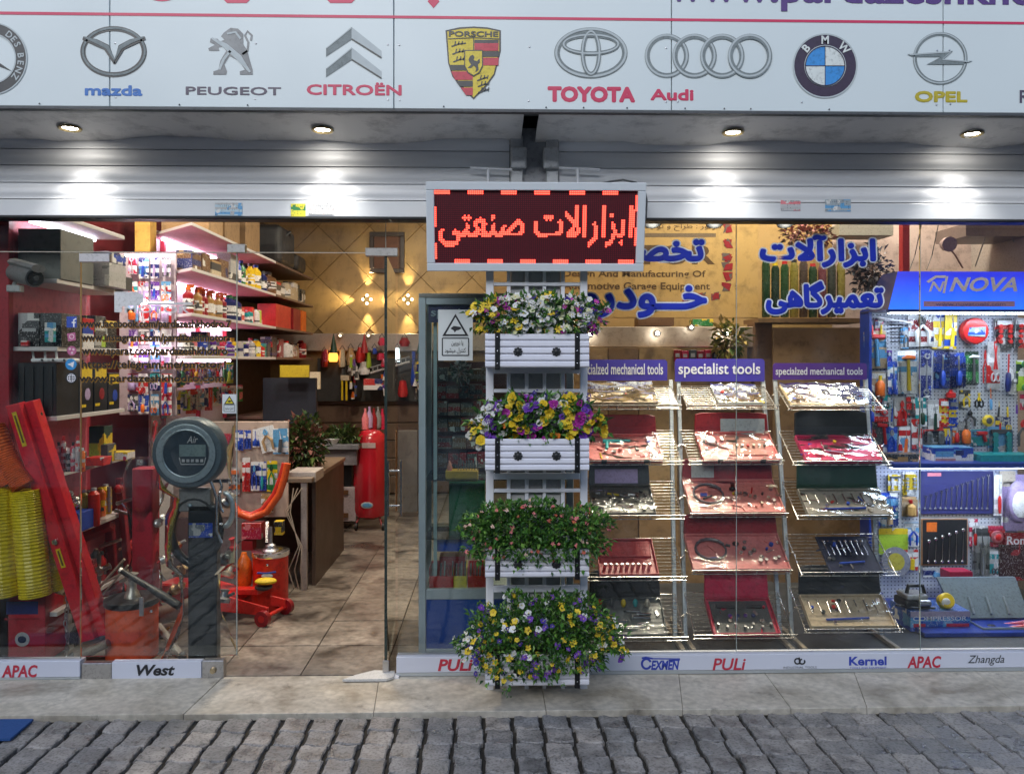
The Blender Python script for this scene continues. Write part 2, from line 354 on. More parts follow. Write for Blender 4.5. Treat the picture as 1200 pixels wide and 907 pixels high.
L(n2.outputs[0], r2.inputs[0]); mv = N('ShaderNodeVectorMath'); mv.operation = 'SCALE'; L(r1.outputs[0], mv.inputs[0]); L(r2.outputs[0], mv.inputs['Scale'])
n3 = N('ShaderNodeTexNoise'); n3.inputs['Scale'].default_value = 9; n3.inputs['Detail'].default_value = 10; n3.inputs['Roughness'].default_value = .75; L(tc.outputs['Object'], n3.inputs[0]); r3 = N('ShaderNodeMapRange'); r3.inputs['From Min'].default_value = .56; r3.inputs['From Max'].default_value = .7; r3.inputs['To Min'].default_value = 1; r3.inputs['To Max'].default_value = .45; L(n3.outputs[0], r3.inputs[0])
mw = N('ShaderNodeVectorMath'); mw.operation = 'SCALE'; L(mv.outputs[0], mw.inputs[0]); L(r3.outputs[0], mw.inputs['Scale']); L(mw.outputs[0], p_.inputs['Base Color'])
p_.inputs['Roughness'].default_value = .42
step = kind(MB().box(-5, 5, -.402, -.001, -.06, -.031).build('step', mat((.1,.09,.08), .8, key='mortar')))
seams = [(-4.9,-4.9), (at(-120,833,-.41).x, at(-70,790,0).x), (at(215,833,-.41).x, at(262,790,0).x), (at(438,833,-.41).x, at(445,790,0).x), (at(640,833,-.41).x, at(632,790,0).x), (at(800,833,-.41).x, at(795,790,0).x),
         (at(927,833,-.41).x, at(895,790,0).x), (at(1016,833,-.41).x, at(1000,790,0).x), (at(1195,833,-.41).x, at(1140,790,0).x), (4.9,4.9)]
for i in range(len(seams)-1):
    a, b = seams[i]; c, d = seams[i+1]; gp = .0009; mb = MB(); z = random.uniform(-.0015, .0015)
    mb.add([(a+gp,-.41,-.0305),(c-gp,-.41,-.0305),(d-gp,-.002,-.0305),(b+gp,-.002,-.0305),(a+gp,-.41,z),(c-gp,-.41,z),(d-gp,-.002,z),(b+gp,-.002,z)],
           [(0,3,2,1),(4,5,6,7),(0,1,5,4),(1,2,6,5),(2,3,7,6),(3,0,4,7)])
    mb.build('slab', MARB, step, bevel=.002, seg=2)
# chipped white threshold piece by the door
mb = MB(); pts = [at(404,797,-.03), at(455,797,-.03), at(463,793,-.01), at(463,786,.03), at(440,784,.06), at(418,789,.03)]
mb.add([(p.x, -.085 + .11*i_, .003) for p, i_ in zip(pts, (0,0,.25,.9,1,.45))] + [(p.x, -.085 + .11*i_, .014) for p, i_ in zip(pts, (0,0,.25,.9,1,.45))], [tuple(range(6,12)), (0,1,7,6), (1,2,8,7), (2,3,9,8), (3,4,10,9), (4,5,11,10), (5,0,6,11)])
tag(mb.build('threshold_stone', mat((.6,.6,.58), .5, 0, .15, 30, .4, key='broken white marble')), 'broken white marble piece lying at the foot of the open glass door', 'stone')
# blue mat on the pavers
mb = MB(); a = at(-60, 855, -.8); z = -.007
mb.add([(-2.6,-.62,z),(at(12,850,-.62).x+.0,-.62,z),(at(40,820,-.44).x,-.445,z),(-2.6,-.445,z)] + [(-2.6,-.62,z+.01),(at(12,850,-.62).x,-.62,z+.01),(at(40,820,-.44).x,-.445,z+.01),(-2.6,-.445,z+.01)],
       [(0,3,2,1),(4,5,6,7),(0,1,5,4),(1,2,6,5),(2,3,7,6),(3,0,4,7)])
tag(mb.build('doormat', mat((.02,.08,.26), .8, 0, .15, 120, .5, 300, key='blue mat')), 'blue mat lying on the pavers at the left end of the step', 'mat')

# ------------------------------------------------------------------ room shell
FT, t_, p_ = nodes('mottled stone tile'); N = t_.nodes.new; L = t_.links.new
tc = N('ShaderNodeTexCoord'); gm = N('ShaderNodeNewGeometry'); oi = N('ShaderNodeObjectInfo')
n1 = N('ShaderNodeTexNoise'); n1.inputs['Scale'].default_value = 3.4; n1.inputs['Detail'].default_value = 10; n1.inputs['Distortion'].default_value = .9; L(gm.outputs['Position'], n1.inputs[0])
n2 = N('ShaderNodeTexNoise'); n2.inputs['Scale'].default_value = 26; n2.inputs['Detail'].default_value = 6; L(gm.outputs['Position'], n2.inputs[0])
r1 = N('ShaderNodeValToRGB'); e = r1.color_ramp.elements; e[0].position = .33; e[0].color = (.07,.058,.048,1); e[1].position = .66; e[1].color = (.31,.27,.225,1); k_ = e.new(.47); k_.color = (.20,.172,.145,1); L(n1.outputs[0], r1.inputs[0])
r2 = N('ShaderNodeMapRange'); r2.inputs['From Min'].default_value = .35; r2.inputs['From Max'].default_value = .6; r2.inputs['To Min'].default_value = .7; r2.inputs['To Max'].default_value = 1.1; L(n2.outputs[0], r2.inputs[0])
r3 = N('ShaderNodeMapRange'); r3.inputs['To Min'].default_value = .8; r3.inputs['To Max'].default_value = 1.15; L(oi.outputs['Random'], r3.inputs[0]); m1 = N('ShaderNodeMath'); m1.operation = 'MULTIPLY'; L(r2.outputs[0], m1.inputs[0]); L(r3.outputs[0], m1.inputs[1])
mv = N('ShaderNodeVectorMath'); mv.operation = 'SCALE'; L(r1.outputs[0], mv.inputs[0]); L(m1.outputs[0], mv.inputs['Scale']); L(mv.outputs[0], p_.inputs['Base Color'])
rr_ = N('ShaderNodeMapRange'); rr_.inputs['To Min'].default_value = .16; rr_.inputs['To Max'].default_value = .55; L(n1.outputs[0], rr_.inputs[0]); L(rr_.outputs[0], p_.inputs['Roughness'])
bm = N('ShaderNodeBump'); bm.inputs['Strength'].default_value = .25; bm.inputs['Distance'].default_value = .003; L(n2.outputs[0], bm.inputs['Height']); L(bm.outputs[0], p_.inputs['Normal'])
floor = kind(MB().box(-3.4, 3.4, .0, 5.6, -.07, -.006).build('floor', mat((.05,.04,.035), .8, key='floor grout')))
for ix in range(-8, 5):
    for iy in range(0, 14):
        x = -.53 + ix*.4 + .0; y = .004 + iy*.4
        if x > .9 or x < -2.7: continue
        o = MB().box(.003, .397, .003, .397, -.02, 0).build('tile', FT, local=True) if not MATS.get('_tile') else bpy.data.objects.new('tile', MATS['_tile'])
        if not MATS.get('_tile'): MATS['_tile'] = o.data
        else: COL.objects.link(o)
        o.parent = floor; o.location = (x, y, random.uniform(-.0012, .0012))
GOLDW = mat((.42,.28,.115), .42, 0, .14, 1.2, .15, 200, key='gold wall panel')
def wall(name, x0, x1, y0, y1, z0, z1, m): return kind(MB().box(x0, x1, y0, y1, z0, z1).build(name, m))
DARKW = mat((.06,.045,.035), .6, 0, .3, 3, .2, key='dark wall')
wl = wall('left_wall', -2.9, -2.78, 0.0, 5.6, 0, 3.3, mat((.20,.028,.034), .5, 0, .15, 2, key='red wall'))
wb = wall('back_wall', -2.78, 3.4, 5.3, 5.42, 0, 3.3, mat((.19,.12,.05), .6, key='back wall plaster'))
wr = wall('right_wall', 3.4, 3.52, 0.0, 5.6, 0, 3.3, mat((.38,.33,.3), .7, key='right plaster'))
cl = wall('ceiling', -2.9, 3.52, 0.0, 5.6, 3.3, 3.4, mat((.55,.52,.48), .8, key='ceiling plaster'))
# facade either side of the opening and above it
FAC = mat((.32,.32,.31), .8, 0, .2, 2, .3, key='facade plaster')
wall('facade_wall', -7, 7, .06, .3, 3.4, 6.5, FAC); wall('lintel_wall', -2.9, 3.52, .05, .2, 2.26, 3.3, FAC)
wall('facade_wall', -7, -2.9, -.05, .3, -.05, 3.4, FAC); wall('facade_wall', 3.52, 7, -.05, .3, -.05, 3.4, FAC)
# gold diamond panels on the back wall
bw = MB(); dz = .585; hw = .2905
dm = MB(); dm.prism([(0,-hw),(hw,0),(0,hw),(-hw,0)], 0, .014)
dme = dm.mesh('panel', GOLDW)
c0 = at(403, 325, 5.28)
for i in range(-12, 8):
    for j in range(-4, 5):
        x = c0.x + i * dz/2 * 1.0 + 0; z = c0.z + hw + (j * dz if i % 2 == 0 else j * dz + dz/2) - dz/2 + .0
        if not (1.87 < z < 3.4) or x > .75 or x < -2.6: continue
        o = bpy.data.objects.new('panel', dme); COL.objects.link(o); o.parent = wb; o.location = (x, 5.283, z)
        b = o.modifiers.new('bevel', 'BEVEL'); b.width = .006; b.segments = 2
# lower wainscot: moulding and brown boards
MB().box(-2.6, .8, 5.2, 5.3, 1.63, 1.83).build('moulding', mat((.32,.27,.24), .5, key='pelmet stone'), wb, bevel=.01)
BROWN = mat((.13,.085,.06), .35, 0, .25, 2, .1, key='brown cladding', rnd=.15)
for k in range(6):
    MB().box(-2.6, .8, 5.26, 5.3, .02 + k*.2, .21 + k*.2).build('board', BROWN, wb, bevel=.005)
# partition beside the window display, with the banner wall
PART = mat((.47,.31,.125), .45, 0, .18, 1.5, .1, 90, key='banner wall gold')
pw = kind(MB().box(.42, 2.4, 1.75, 1.83, 0, 3.3).build('display_wall', PART))
kind(MB().box(.36, .42, 1.0, 5.3, 0, 3.3).build('partition_wall', mat((.4,.27,.12), .5, key='partition')))
kind(MB().box(2.4, 3.4, 1.75, 1.83, 0, 3.3).build('display_wall', mat((.62,.49,.45), .6, 0, .1, 3, key='mauve plaster')))
kind(MB().box(.36, 3.4, .02, 1.75, 0, .045).build('display_floor', mat((.06,.065,.07), .4, 0, .2, 6, key='display floor')))

# ------------------------------------------------------------------ fascia with emblems
YF = -.49
FASC = mat((.66,.725,.72), .36, 0, .055, 1.6, .25, 2.2, key='fascia vinyl')
fs = thing('shop_sign', 'wide white shop sign of car maker emblems over the whole front', 'shop sign', (0, YF, 2.565))
xs = [at(p, 60, YF).x for p in (-530, -205, 128.5, 461.5, 787, 1105.5, 1430, 1760)]
for i in range(len(xs)-1): MB().box(xs[i]+.0018, xs[i+1]-.0018, YF, YF+.03, 2.565, 3.95).build('panel', FASC, fs, bevel=.002)
MB().box(xs[0], xs[-1], YF+.031, YF+.2, 2.6, 3.9).build('frame', mat('dgrey'), fs)
MB().box(xs[0], xs[-1], YF-.004, YF+.028, 2.553, 2.5635).build('edge_trim', mat('dgrey', .5), fs)
Y1, Y2, Y3 = YF - .0015, YF - .003, YF - .0045
RED = mat((.62,.03,.10), .4, 0, .05, 3, key='sign red'); PUR = mat((.10,.045,.20), .4, key='sign purple')
SIL = mat((.20,.235,.235), .5, 0, .4, 30, key='emblem silver'); SILL = mat((.46,.51,.51), .45, 0, .09, 30, key='emblem light silver'); BLK = mat((.02,.022,.025), .35, key='emblem black'); DPUR = mat((.09,.07,.11), .4, key='sign dark lettering')
MB().add([at(-40,13.5,Y1), at(1240,26.5,Y1), at(1240,29.5,Y1), at(-40,17,Y1)], [(0,1,2,3)]).build('stripe', RED, fs)
def T(s, r, m, **k): return text(s, r, Y1, m, fs, **k)
# row above the stripe: only the feet of the letters are inside the frame
MB().pring(190, -46, 40, 48, 24, Y1).build('letter', RED, fs)
for q in ([(262,-90),(293,-90),(293,0),(289,4),(266,4),(262,0)], [(383,-90),(416,-90),(416,0),(412,4),(387,4),(383,0)], [(508,-7),(515,2),(508,10),(501,2)]): MB().pp(q, Y1).build('letter', RED, fs)
text('www.pardazeshkhodro.com', (782, -28, 1395, 15.5), Y1, PUR, fs, bold=.025)
T('R', (1195,106,1207,121), DPUR, bold=.02)
# partial round emblem at the left end
mb = MB(); mb.m(0).pring(-11, 69, 42, 42, 13, Y1); mb.m(1).pring(-11, 69, 43, 43, 1.6, Y2); mb.pring(-11, 69, 30, 30, 1.6, Y2)
mb.m(0).pp([(-14,69),(-11,40),(-8,69),(14,84),(-11,74)], Y2); mb.build('emblem', [BLK, SILL], fs)
for ch, a in zip('DESBENZ', (52, 40, 28, 6, -8, -22, -36)):
    cx, cy = -11 + 35.5*math.cos(R(a)), 69 - 35.5*math.sin(R(a)); v, f, l = text_verts(ch, .02)
    rot = a - 90; mb = MB(); lo, hi = v.min(0), v.max(0); sc_ = 7.5/.72; P = []
    for q in v:
        u = (q[0]-(lo[0]+hi[0])/2)*sc_; h = (q[1]-(lo[1]+hi[1])/2)*sc_
        P.append(at(cx + u*math.cos(R(rot)) - h*math.sin(R(rot))*1, cy - (u*math.sin(R(rot)) + h*math.cos(R(rot))), Y2))
    mb.add(P, f).build('letter', SILL, fs)
# winged oval
mb = MB(); mb.m(0).pring(133, 61, 39, 30, 6, Y1); mb.m(1).pring(133.5, 60.5, 37.5, 28.5, 2.4, Y2)
mb.m(0).pstroke([(97,45),(112,50),(125,56),(134,75)], [4,8,8,2], Y2); mb.pstroke([(170,45),(154,50),(142,56),(134,75)], [4,8,8,2], Y2)
mb.m(1).pstroke([(99,44),(113,49),(126,56),(134,71)], [2,4.5,4.5,1], Y3); mb.pstroke([(168,44),(153,49),(141,56),(134,71)], [2,4.5,4.5,1], Y3)
mb.build('emblem', [BLK, SIL], fs)
T('mazda', (100,101,166,112), mat((.02,.16,.52), .4, key='sign blue'), dil=.003)
# lion
lion = [(262,39),(270,33),(279,34),(285,40),(285,52),(290,60),(293,72),(296,82),(296,88),(281,88),(281,84),(287,82),(280,72),(269,66),(263,76),(266,84),(265,88),(250,88),(250,84),(256,82),(258,72),(265,60),(261,55),(256,56),(257,60),(245,60),(244,57),(252,53),(246,50),(247,45),(255,46),(258,49),(263,47),(259,43)]
mb = MB(); mb.m(0).pp(lion, Y1); mb.pstroke([(284,64),(290,60),(291,50),(287,42),(290,37),(295,42),(294,48)], 2.6, Y1)
mb.m(1).pstroke([(248,45),(264,54),(280,68),(293,85)], [2,6,7,2], Y2); mb.pstroke([(257,82),(262,70),(270,60)], 3, Y2); mb.pstroke([(266,40),(276,38),(282,46)], 2.4, Y2); mb.build('emblem', [mat((.13,.14,.15), .35, .2, key='emblem graphite'), SILL], fs)
T('PEUGEOT', (218,102.5,329,111.5), DPUR, dil=.0015)
# chevrons
mb = MB()
for dy in (0, 24):
    mb.m(0).pp([(382,57+dy),(412,32+dy),(412,47+dy),(382,67+dy)], Y1); mb.m(1).pp([(412,32+dy),(447,60+dy),(447,69+dy),(412,47+dy)], Y1)
    mb.m(1).pstroke([(383,56.5+dy),(412,33+dy)], 1.2, Y2); mb.m(2).pstroke([(412,46+dy),(447,68+dy)], 1.6, Y2)
mb.build('emblem', [SIL, SILL, BLK], fs); T('CITROËN', (360,97.5,470,111.5), RED, dil=.0025)
# crest
SY = mat((.72,.55,.03), .4, key='crest gold'); SR = mat((.55,.03,.06), .4, key='crest red')
mb = MB(); mb.m(1).pp([(522,36),(538,32.5),(555,31.5),(571,32.5),(587,36),(587,60),(580,88),(570,102),(555,117),(540,102),(530,90),(525,74)], Y1)
mb.m(0).pp([(524,37.5),(539,34.5),(555,33.5),(571,34.5),(585,37.5),(585,60),(578.5,87),(569,100),(555,114.5),(541,100),(532,89),(526.5,74)], Y2)
mb.m(1).pstroke([(525,46),(555,44.5),(585,46)], 1, Y3); mb.pstroke([(555,45),(555,62)], 1, Y3)
for i, (ya, yb, ci) in enumerate(((47,51,1),(51,60,2),(60.5,67,1),(68,77,2))): mb.m(ci).pp([(556,ya),(584.5,ya),(584,yb),(556,yb)], Y3)
def le(y): return 527.2 + max(0, (y-76))*.16 + max(0, (y-88))*.55
for ya, yb, ci in ((76.5,83,1),(84,94,2),(95,102,1),(103,112,2)): mb.m(ci).pp([(le(ya),ya),(554,ya),(554,yb),(min(553,le(yb)),yb)], Y3)
for bx, by in ((529,50),(530,59),(531,68),(559,90),(560,97),(560,104)):
    mb.m(1).pstroke([(bx,by+5),(bx+8,by+2),(bx+17 if by < 80 else bx+12,by+1)], 1.6, Y3)
    for k in range(3): mb.pstroke([(bx+4+k*4,by+3),(bx+5+k*4,by-1.5)], 1.2, Y3)
Y4 = YF - .006; Y5 = YF - .0075
mb.m(1).pp([(544,59),(566,59),(566,78),(562,86),(555,90),(548,86),(544,78)], Y4); mb.m(0).pp([(545.2,60.2),(564.8,60.2),(564.8,77.5),(561,85),(555,88.5),(549,85),(545.2,77.5)], Y5)
mb.m(1).pp([(549,70),(551,66),(554,64.5),(556,67),(555,71),(559,72),(562,69),(562.5,73),(560,76),(561,82),(557,85),(558,80),(555,77),(552,80),(548,80),(552,76),(550,73)], YF-.009)
mb.build('emblem', [SY, BLK, SR], fs); text('PORSCHE', (526,37,584,43.5), YF-.0048, BLK, fs, bold=.03)
# three ovals
mb = MB(); mb.m(0).pring(692.5, 62.5, 43, 30, 6.5, Y1); mb.pring(692.5, 52.5, 34, 13, 5, Y2); mb.pring(692.5, 62.5, 12, 27, 5, Y3)
mb.m(1).pring(692.5, 62, 42, 29, 2.6, Y2 - .0003); mb.pring(692.5, 52, 33, 12, 2, Y3 - .0003); mb.pring(692.5, 62, 11, 26, 2, YF-.006); mb.build('emblem', [SIL, SILL], fs)
T('TOYOTA', (643,103,743,119), RED, dil=.005)
mb = MB()
for i, cx in enumerate((781.5, 814, 846.5, 879)):
    y_ = YF - .0015 - .0012*i; mb.m(0).pring(cx, 66, 26, 26, 6, y_); mb.m(1).pring(cx-.5, 65.4, 25, 25, 2.2, y_-.0005)
mb.build('emblem', [SIL, SILL], fs); T('Audi', (763,105.5,812,117.5), RED, dil=.003)
mb = MB(); mb.m(0).pring(967, 77.5, 38, 38, 1.8, Y2); mb.m(1).pdisc(967, 77.5, 37.4, Y1); mb.m(0).pdisc(967, 77.5, 24.5, Y2)
for a, ci in ((0,2),(90,3),(180,2),(270,3)): mb.m(ci).pdisc(967, 77.5, 23, Y3, a, a+90, 10)
mb.m(1).pring(967, 77.5, 23.6, 23.6, 1, YF-.006); mb.pstroke([(967,54),(967,101)], .8, YF-.006); mb.pstroke([(943.5,77.5),(990.5,77.5)], .8, YF-.006)
mb.build('emblem', [SILL, mat((.055,.035,.06), .3, key='emblem plum'), mat((.7,.74,.7), .3, key='emblem white'), mat((.05,.28,.66), .3, key='emblem sky blue')], fs)
for ch, a in (('B',137),('M',90),('W',43)):
    cx, cy = 967 + 30.5*math.cos(R(a)), 77.5 - 30.5*math.sin(R(a)); v, f, l = text_verts(ch, .03); rot = a - 90; lo, hi = v.min(0), v.max(0); P = []
    for q in v:
        u = (q[0]-(lo[0]+hi[0])/2)*12.5; h = (q[1]-(lo[1]+hi[1])/2)*13
        P.append(at(cx + u*math.cos(R(rot)) - h*math.sin(R(rot)), cy - (u*math.sin(R(rot)) + h*math.cos(R(rot))), Y3))
    MB().add(P, f).build('letter', MATS['emblem white'], fs)
mb = MB(); mb.m(0).pring(1102, 69, 32, 31, 4.5, Y1); mb.m(1).pring(1101.5, 68.5, 31, 30, 1.6, Y2)
bolt = [(1063,64),(1117,60),(1106,70),(1140,72),(1128,76),(1086,76),(1103,67),(1070,67)]
mb.m(0).pp(bolt, Y2); mb.m(1).pstroke([(1066,64.6),(1115,61),(1104,70),(1136,72.6)], 1.4, Y3); mb.build('emblem', [SIL, SILL], fs)
T('OPEL', (1073,108,1133,119.5), mat((.52,.42,.03), .4, key='sign ochre'), dil=.0035)

# ------------------------------------------------------------------ soffit
SOF = mat((.82,.80,.78), .5, 0, .16, 1.4, .35, 4, key='soffit sheet')
def soffit(xa, xb, seed, label):
    r = random.Random(seed); nx, ny = 40, 8; mb = MB(); vs = []
    ph = r.uniform(0, 6)
    for j in range(ny+1):
        for i in range(nx+1):
            x = xa + (xb-xa)*i/nx; v = j/ny; y = YF + .035 + (.40)*v
            sag = (.013*math.sin(x*4.3+ph) + .010*math.sin(x*9.1+ph*2)) * v**1.6 - .035*v*v
            vs.append((x, y, 2.562 + sag + .004*math.sin(x*23+j)))
    n = len(vs); fs_ = [(j*(nx+1)+i, j*(nx+1)+i+1, (j+1)*(nx+1)+i+1, (j+1)*(nx+1)+i) for j in range(ny) for i in range(nx)]
    mb.add(vs, fs_); o = mb.build('soffit_panel', SOF, smooth=True); s_ = o.modifiers.new('s', 'SOLIDIFY'); s_.thickness = .006; s_.offset = 1
    return tag(o, label, 'soffit panel')
soffit(-3.6, at(629-17,150,-.25).x, 3, 'left sagging grey ceiling sheet under the sign, holding two lamps left of the dark gap'); soffit(at(629,150,-.25).x, 4.3, 8, 'right sagging grey ceiling sheet under the sign, holding two lamps right of the dark gap')
kind(MB().box(-5, 5, YF+.03, .04, 2.66, 2.70).build('soffit_void', mat((.02,.018,.016), .9)))
mb = MB(); mb.cyl(at(620,160,-.1)+Vector((0,-.2,.03)), at(620,160,-.1)+Vector((0,.1,0)), .012, n=8)
DL = glow((1,.95,.86), 40, 'downlight lens')
for k, (px, py) in enumerate(((82,149),(378,150),(859,156),(1139,152))):
    p = at(px, py, -.25); z = 2.548 if k < 2 else 2.549; p.z = z
    t = thing('downlight', ['recessed ceiling lamp above the grey camera at the left of the front', 'recessed ceiling lamp between the chevron emblem and the open doorway', 'recessed ceiling lamp below the four silver rings', 'recessed ceiling lamp below the gold lettering at right'][k], 'ceiling lamp', p, 'lamps recessed in the ceiling under the sign')
    mb = MB(); mb.lathe([(.030,.006),(.045,-.001),(.050,-.006),(.046,-.011),(.036,-.008),(.031,-.001)], p, 28, cap=False); mb.build('ring', mat((.55,.42,.2), .25, .9, key='brass ring'), t, smooth=True)
    mb = MB(); mb.lathe([(.0,-.005),(.02,-.006),(.0335,-.003)], p, 24, cap=False); mb.build('lens', DL, t)
    ld = bpy.data.lights.new('downlight_lamp', 'SPOT'); ld.energy = 12; ld.spot_size = R(84); ld.spot_blend = .9; ld.shadow_soft_size = .03; ld.color = (1,.97,.92)
    lo_ = bpy.data.objects.new('downlight_lamp', ld); COL.objects.link(lo_); lo_.location = p + Vector((0,0,-.02)); lo_.rotation_euler = (R(6), 0, 0)

rq = random.Random(6)
for px in (640, 684, 735, 803, 849, 880, 972, 46, 210, 290, 520): p = at(px, 60, YF-.004); MB().sph((p.x, YF-.003, 2.574 + .9*0), (.0035,.002,.0035), 6).build('screw', mat('dgrey'), fs)
for px in (135, 300, 455, 468, 620, 780, 795, 1098, 1113, 940):
    for pz in (2.60, 2.83): p = at(px, 60, YF); MB().sph((p.x + rq.uniform(-.003,.003), YF-.001, pz+rq.uniform(-.004,.004)), (.004,.0015,.004), 6).build('screw', STEEL, fs)

# ------------------------------------------------------------------ roller shutters
SH = mat((.76,.77,.79), .52, .08, .06, 2.5, .1, 30, key='shutter metal', rnd=.04); SHB = mat((.62,.64,.66), .45, .15, .05, 4, .1, key='shutter rail metal')
YS = -.10
def zY(py, Y=YS): return EYE.z + (425-py)/FPX*(Y-EYE.y)/math.cos(YAW)
def shutter(xa, xb, label):
    t = thing('roller_shutter', label, 'roller shutter', ((xa+xb)/2, YS, zY(256)))
    zs = [zY(q) for q in (236, 217, 197, 178, 159, 140)]
    for i in range(len(zs)-1):
        z0, z1 = zs[i]+.0015, zs[i+1]-.0015; n = 8; pr = []
        for k in range(n+1):
            u = k/n; pr.append((YS - .010*math.sin(math.pi*min(1,u*1.12)) - (.005 if k in (0,) else 0), z0 + (z1-z0)*u))
        mb = MB(); mb.loft([[Vector((x, y, z)) for y, z in pr] + [Vector((x, YS+.012, z1)), Vector((x, YS+.012, z0))] for x in (xa, xb)])
        mb.build('slat', SH, t, smooth=True)
    MB().box(xa, xb, YS-.014, YS+.014, zY(256), zY(237)).build('bottom_rail', SHB, t, bevel=.004, seg=2)
    MB().box(xa, xb, YS-.017, YS-.004, zY(256)-.008, zY(256)+.001).build('rubber_seal', mat('black', .7), t)
    return t
xl = at(597,200,YS).x; xr = at(655,200,YS).x
s1 = shutter(-3.4, xl, 'partly lowered grey roller shutter above the doorway, left of the LED sign'); s2 = shutter(xr, 4.2, 'partly lowered grey roller shutter above the window, right of the LED sign')
PST = mat((.34,.345,.36), .5, .2, .12, 8, key='pillar paint')
t = thing('shutter_pillar', 'grey metal pillar between the two roller shutters behind the LED sign', 'pillar', (at(626,200,YS).x, YS, 2.0))
a, b = xl+.004, xr-.004; MB().box(a+.03, b-.03, YS-.005, YS+.06, 0, 2.6).build('post', PST, t)
GD = mat((.5,.51,.52), .45, .3, .1, 10, key='guide metal')
for q in (a, b-.058): MB().box(q, q+.058, YS-.03, YS+.02, 2.0, 2.56).build('guide', GD, t, bevel=.004)
for q in (a, b-.075): MB().box(q, q+.075, YS-.06, YS-.031, 2.40, 2.50).build('guide_bracket', GD, t, bevel=.01, seg=2)
kind(MB().box(-2.9, 3.52, -.055, .045, 2.20, 2.75).build('header_beam', mat('dgrey', .6)))
kind(MB().box(-2.9, 3.52, -.05, .03, 2.177, 2.199).build('glazing_channel', mat('black', .4)))
# stickers on the rails
def sticker(r, m, label, s=None):
    x0, x1, z0, z1 = rect(*r, YS-.0155); t = MB().box(x0, x1, -.002 + YS-.0145, YS-.0145, z0, z1).build('sticker', m, org=(x0, YS-.0145, z0)); tag(t, label, 'sticker')
    return t
sticker((252,238,284,253), printed((.45,.6,.68), 'lblue', 'lgrey', cell=60, freq=90), 'pale blue framed sticker on the rail of the left roller shutter'); sticker((341,239,358,254), printed((.72,.66,.05), (.7,.62,.05), 'green', cell=70, freq=60), 'small yellow sticker on the rail of the left roller shutter'); sticker((362,238,391,252), printed((.6,.6,.6), 'lgrey', (.55,.5,.5), cell=80, freq=120), 'pale grey printed sticker beside the yellow one on the shutter rail'); sticker((967,234,997,248), printed((.36,.42,.46), 'lgrey', 'lblue', cell=60, freq=80), 'worn silver and blue sticker on the rail of the right roller shutter'); sticker((915,235,938,247), printed((.5,.5,.52), 'lgrey', 'pink', cell=60, freq=80), 'faded small white sticker on the right shutter rail, left of the silver one')
kind(MB().box(-30, 30, -14.9, -6.01, -.09, -.018).build('road', mat((.30,.29,.28), .7, 0, .2, 3, .3, 40, key='road paving')))  # unseen street paving, added pale so its bounce brightens the soffit
# the far side of the street, seen only as a dim reflection in the panes
sb = kind(MB().box(-30, 30, -19, -15, -.1, 7.5).build('street_wall', mat((.16,.15,.14), .8, 0, .4, .6, key='far facade')))
for k in range(12): MB().box(-27+k*4.6, -25+k*4.6, -14.99, -14.95, 3.8, 5.6).build('window', mat((.04,.05,.06), .15), sb)

# ------------------------------------------------------------------ LED sign
cs = at(628, 266.5, -.30); LW, LH = 256*mpp(-.30), 103*mpp(-.30)
led = thing('led_sign', 'red LED message board in a white frame hanging above the flower stand', 'LED sign', cs, rot=(R(11), 0, 0))
FR = mat((.66,.70,.72), .4, 0, .03, 5, key='led frame white')
fw = .036
mb = MB(); mb.box(-LW/2, LW/2, .012, .10, -LH/2, LH/2).build('case', FR, led, local=True, bevel=.004)
for x0, x1, z0, z1 in ((-LW/2, LW/2, LH/2-fw, LH/2), (-LW/2, LW/2, -LH/2, -LH/2+fw), (-LW/2, -LW/2+fw, -LH/2+fw+.0005, LH/2-fw-.0005), (LW/2-fw, LW/2, -LH/2+fw+.0005, LH/2-fw-.0005)):
    MB().box(x0, x1, -.012, .0115, z0, z1).build('frame', FR, led, local=True, bevel=.003)
sw, sh = LW/2-fw, LH/2-fw
MB().box(-sw, sw, .004, .011, -sh, sh).build('screen', mat((.055,.002,.008), .5, 0, .2, 60, key='led mask'), led, local=True)
NX, NY = 104, 36
grid = np.zeros((NY, NX), bool)
v, f, l = text_verts(shape('ابزارالات صنعتی'), 0, res=4)
lo, hi = v.min(0), v.max(0)
gx0, gx1 = 2.5, 101.5; gy0, gy1 = 8.5, 28.5
V = np.stack([gx0 + (v[:,0]-lo[0])/(hi[0]-lo[0])*(gx1-gx0), gy0 + (v[:,1]-lo[1])/(hi[1]-lo[1])*(gy1-gy0)], 1)
for p in f:
    P = V[list(p)]
    for k in range(1, len(P)-1):
        A, B, C = P[0], P[k], P[k+1]
        xa, xb = int(max(0, min(A[0],B[0],C[0]))), int(min(NX-1, max(A[0],B[0],C[0])))+1; ya, yb = int(max(0, min(A[1],B[1],C[1]))), int(min(NY-1, max(A[1],B[1],C[1])))+1
        for yy in range(ya, yb):
            for xx in range(xa, xb):
                for sx_, sy_ in ((.5,.5),(.1,.5),(.9,.5),(.5,.08),(.5,.92),(.5,.3),(.5,.7)):
                    q = np.array([xx+sx_, yy+sy_]); d0 = np.cross(B-A, q-A); d1 = np.cross(C-B, q-B); d2 = np.cross(A-C, q-C)
                    if (d0 >= 0) == (d1 >= 0) == (d2 >= 0): grid[yy, xx] = True
for a0 in (0, 17, 34, 51, 69, 86): grid[NY-2:, a0:a0+8] = True
for a0 in (10, 27, 44, 61, 78, 95): grid[:2, a0:a0+8] = True
grid[18:28, :1] = True; grid[2:10, :1] = True; grid[26:34, NX-1:] = True; grid[18:27, NX-2:NX-1] = True; grid[9:18, NX-1:] = True
lit = MB(); off = MB(); cwx, cwz = 2*sw/NX, 2*sh/NY
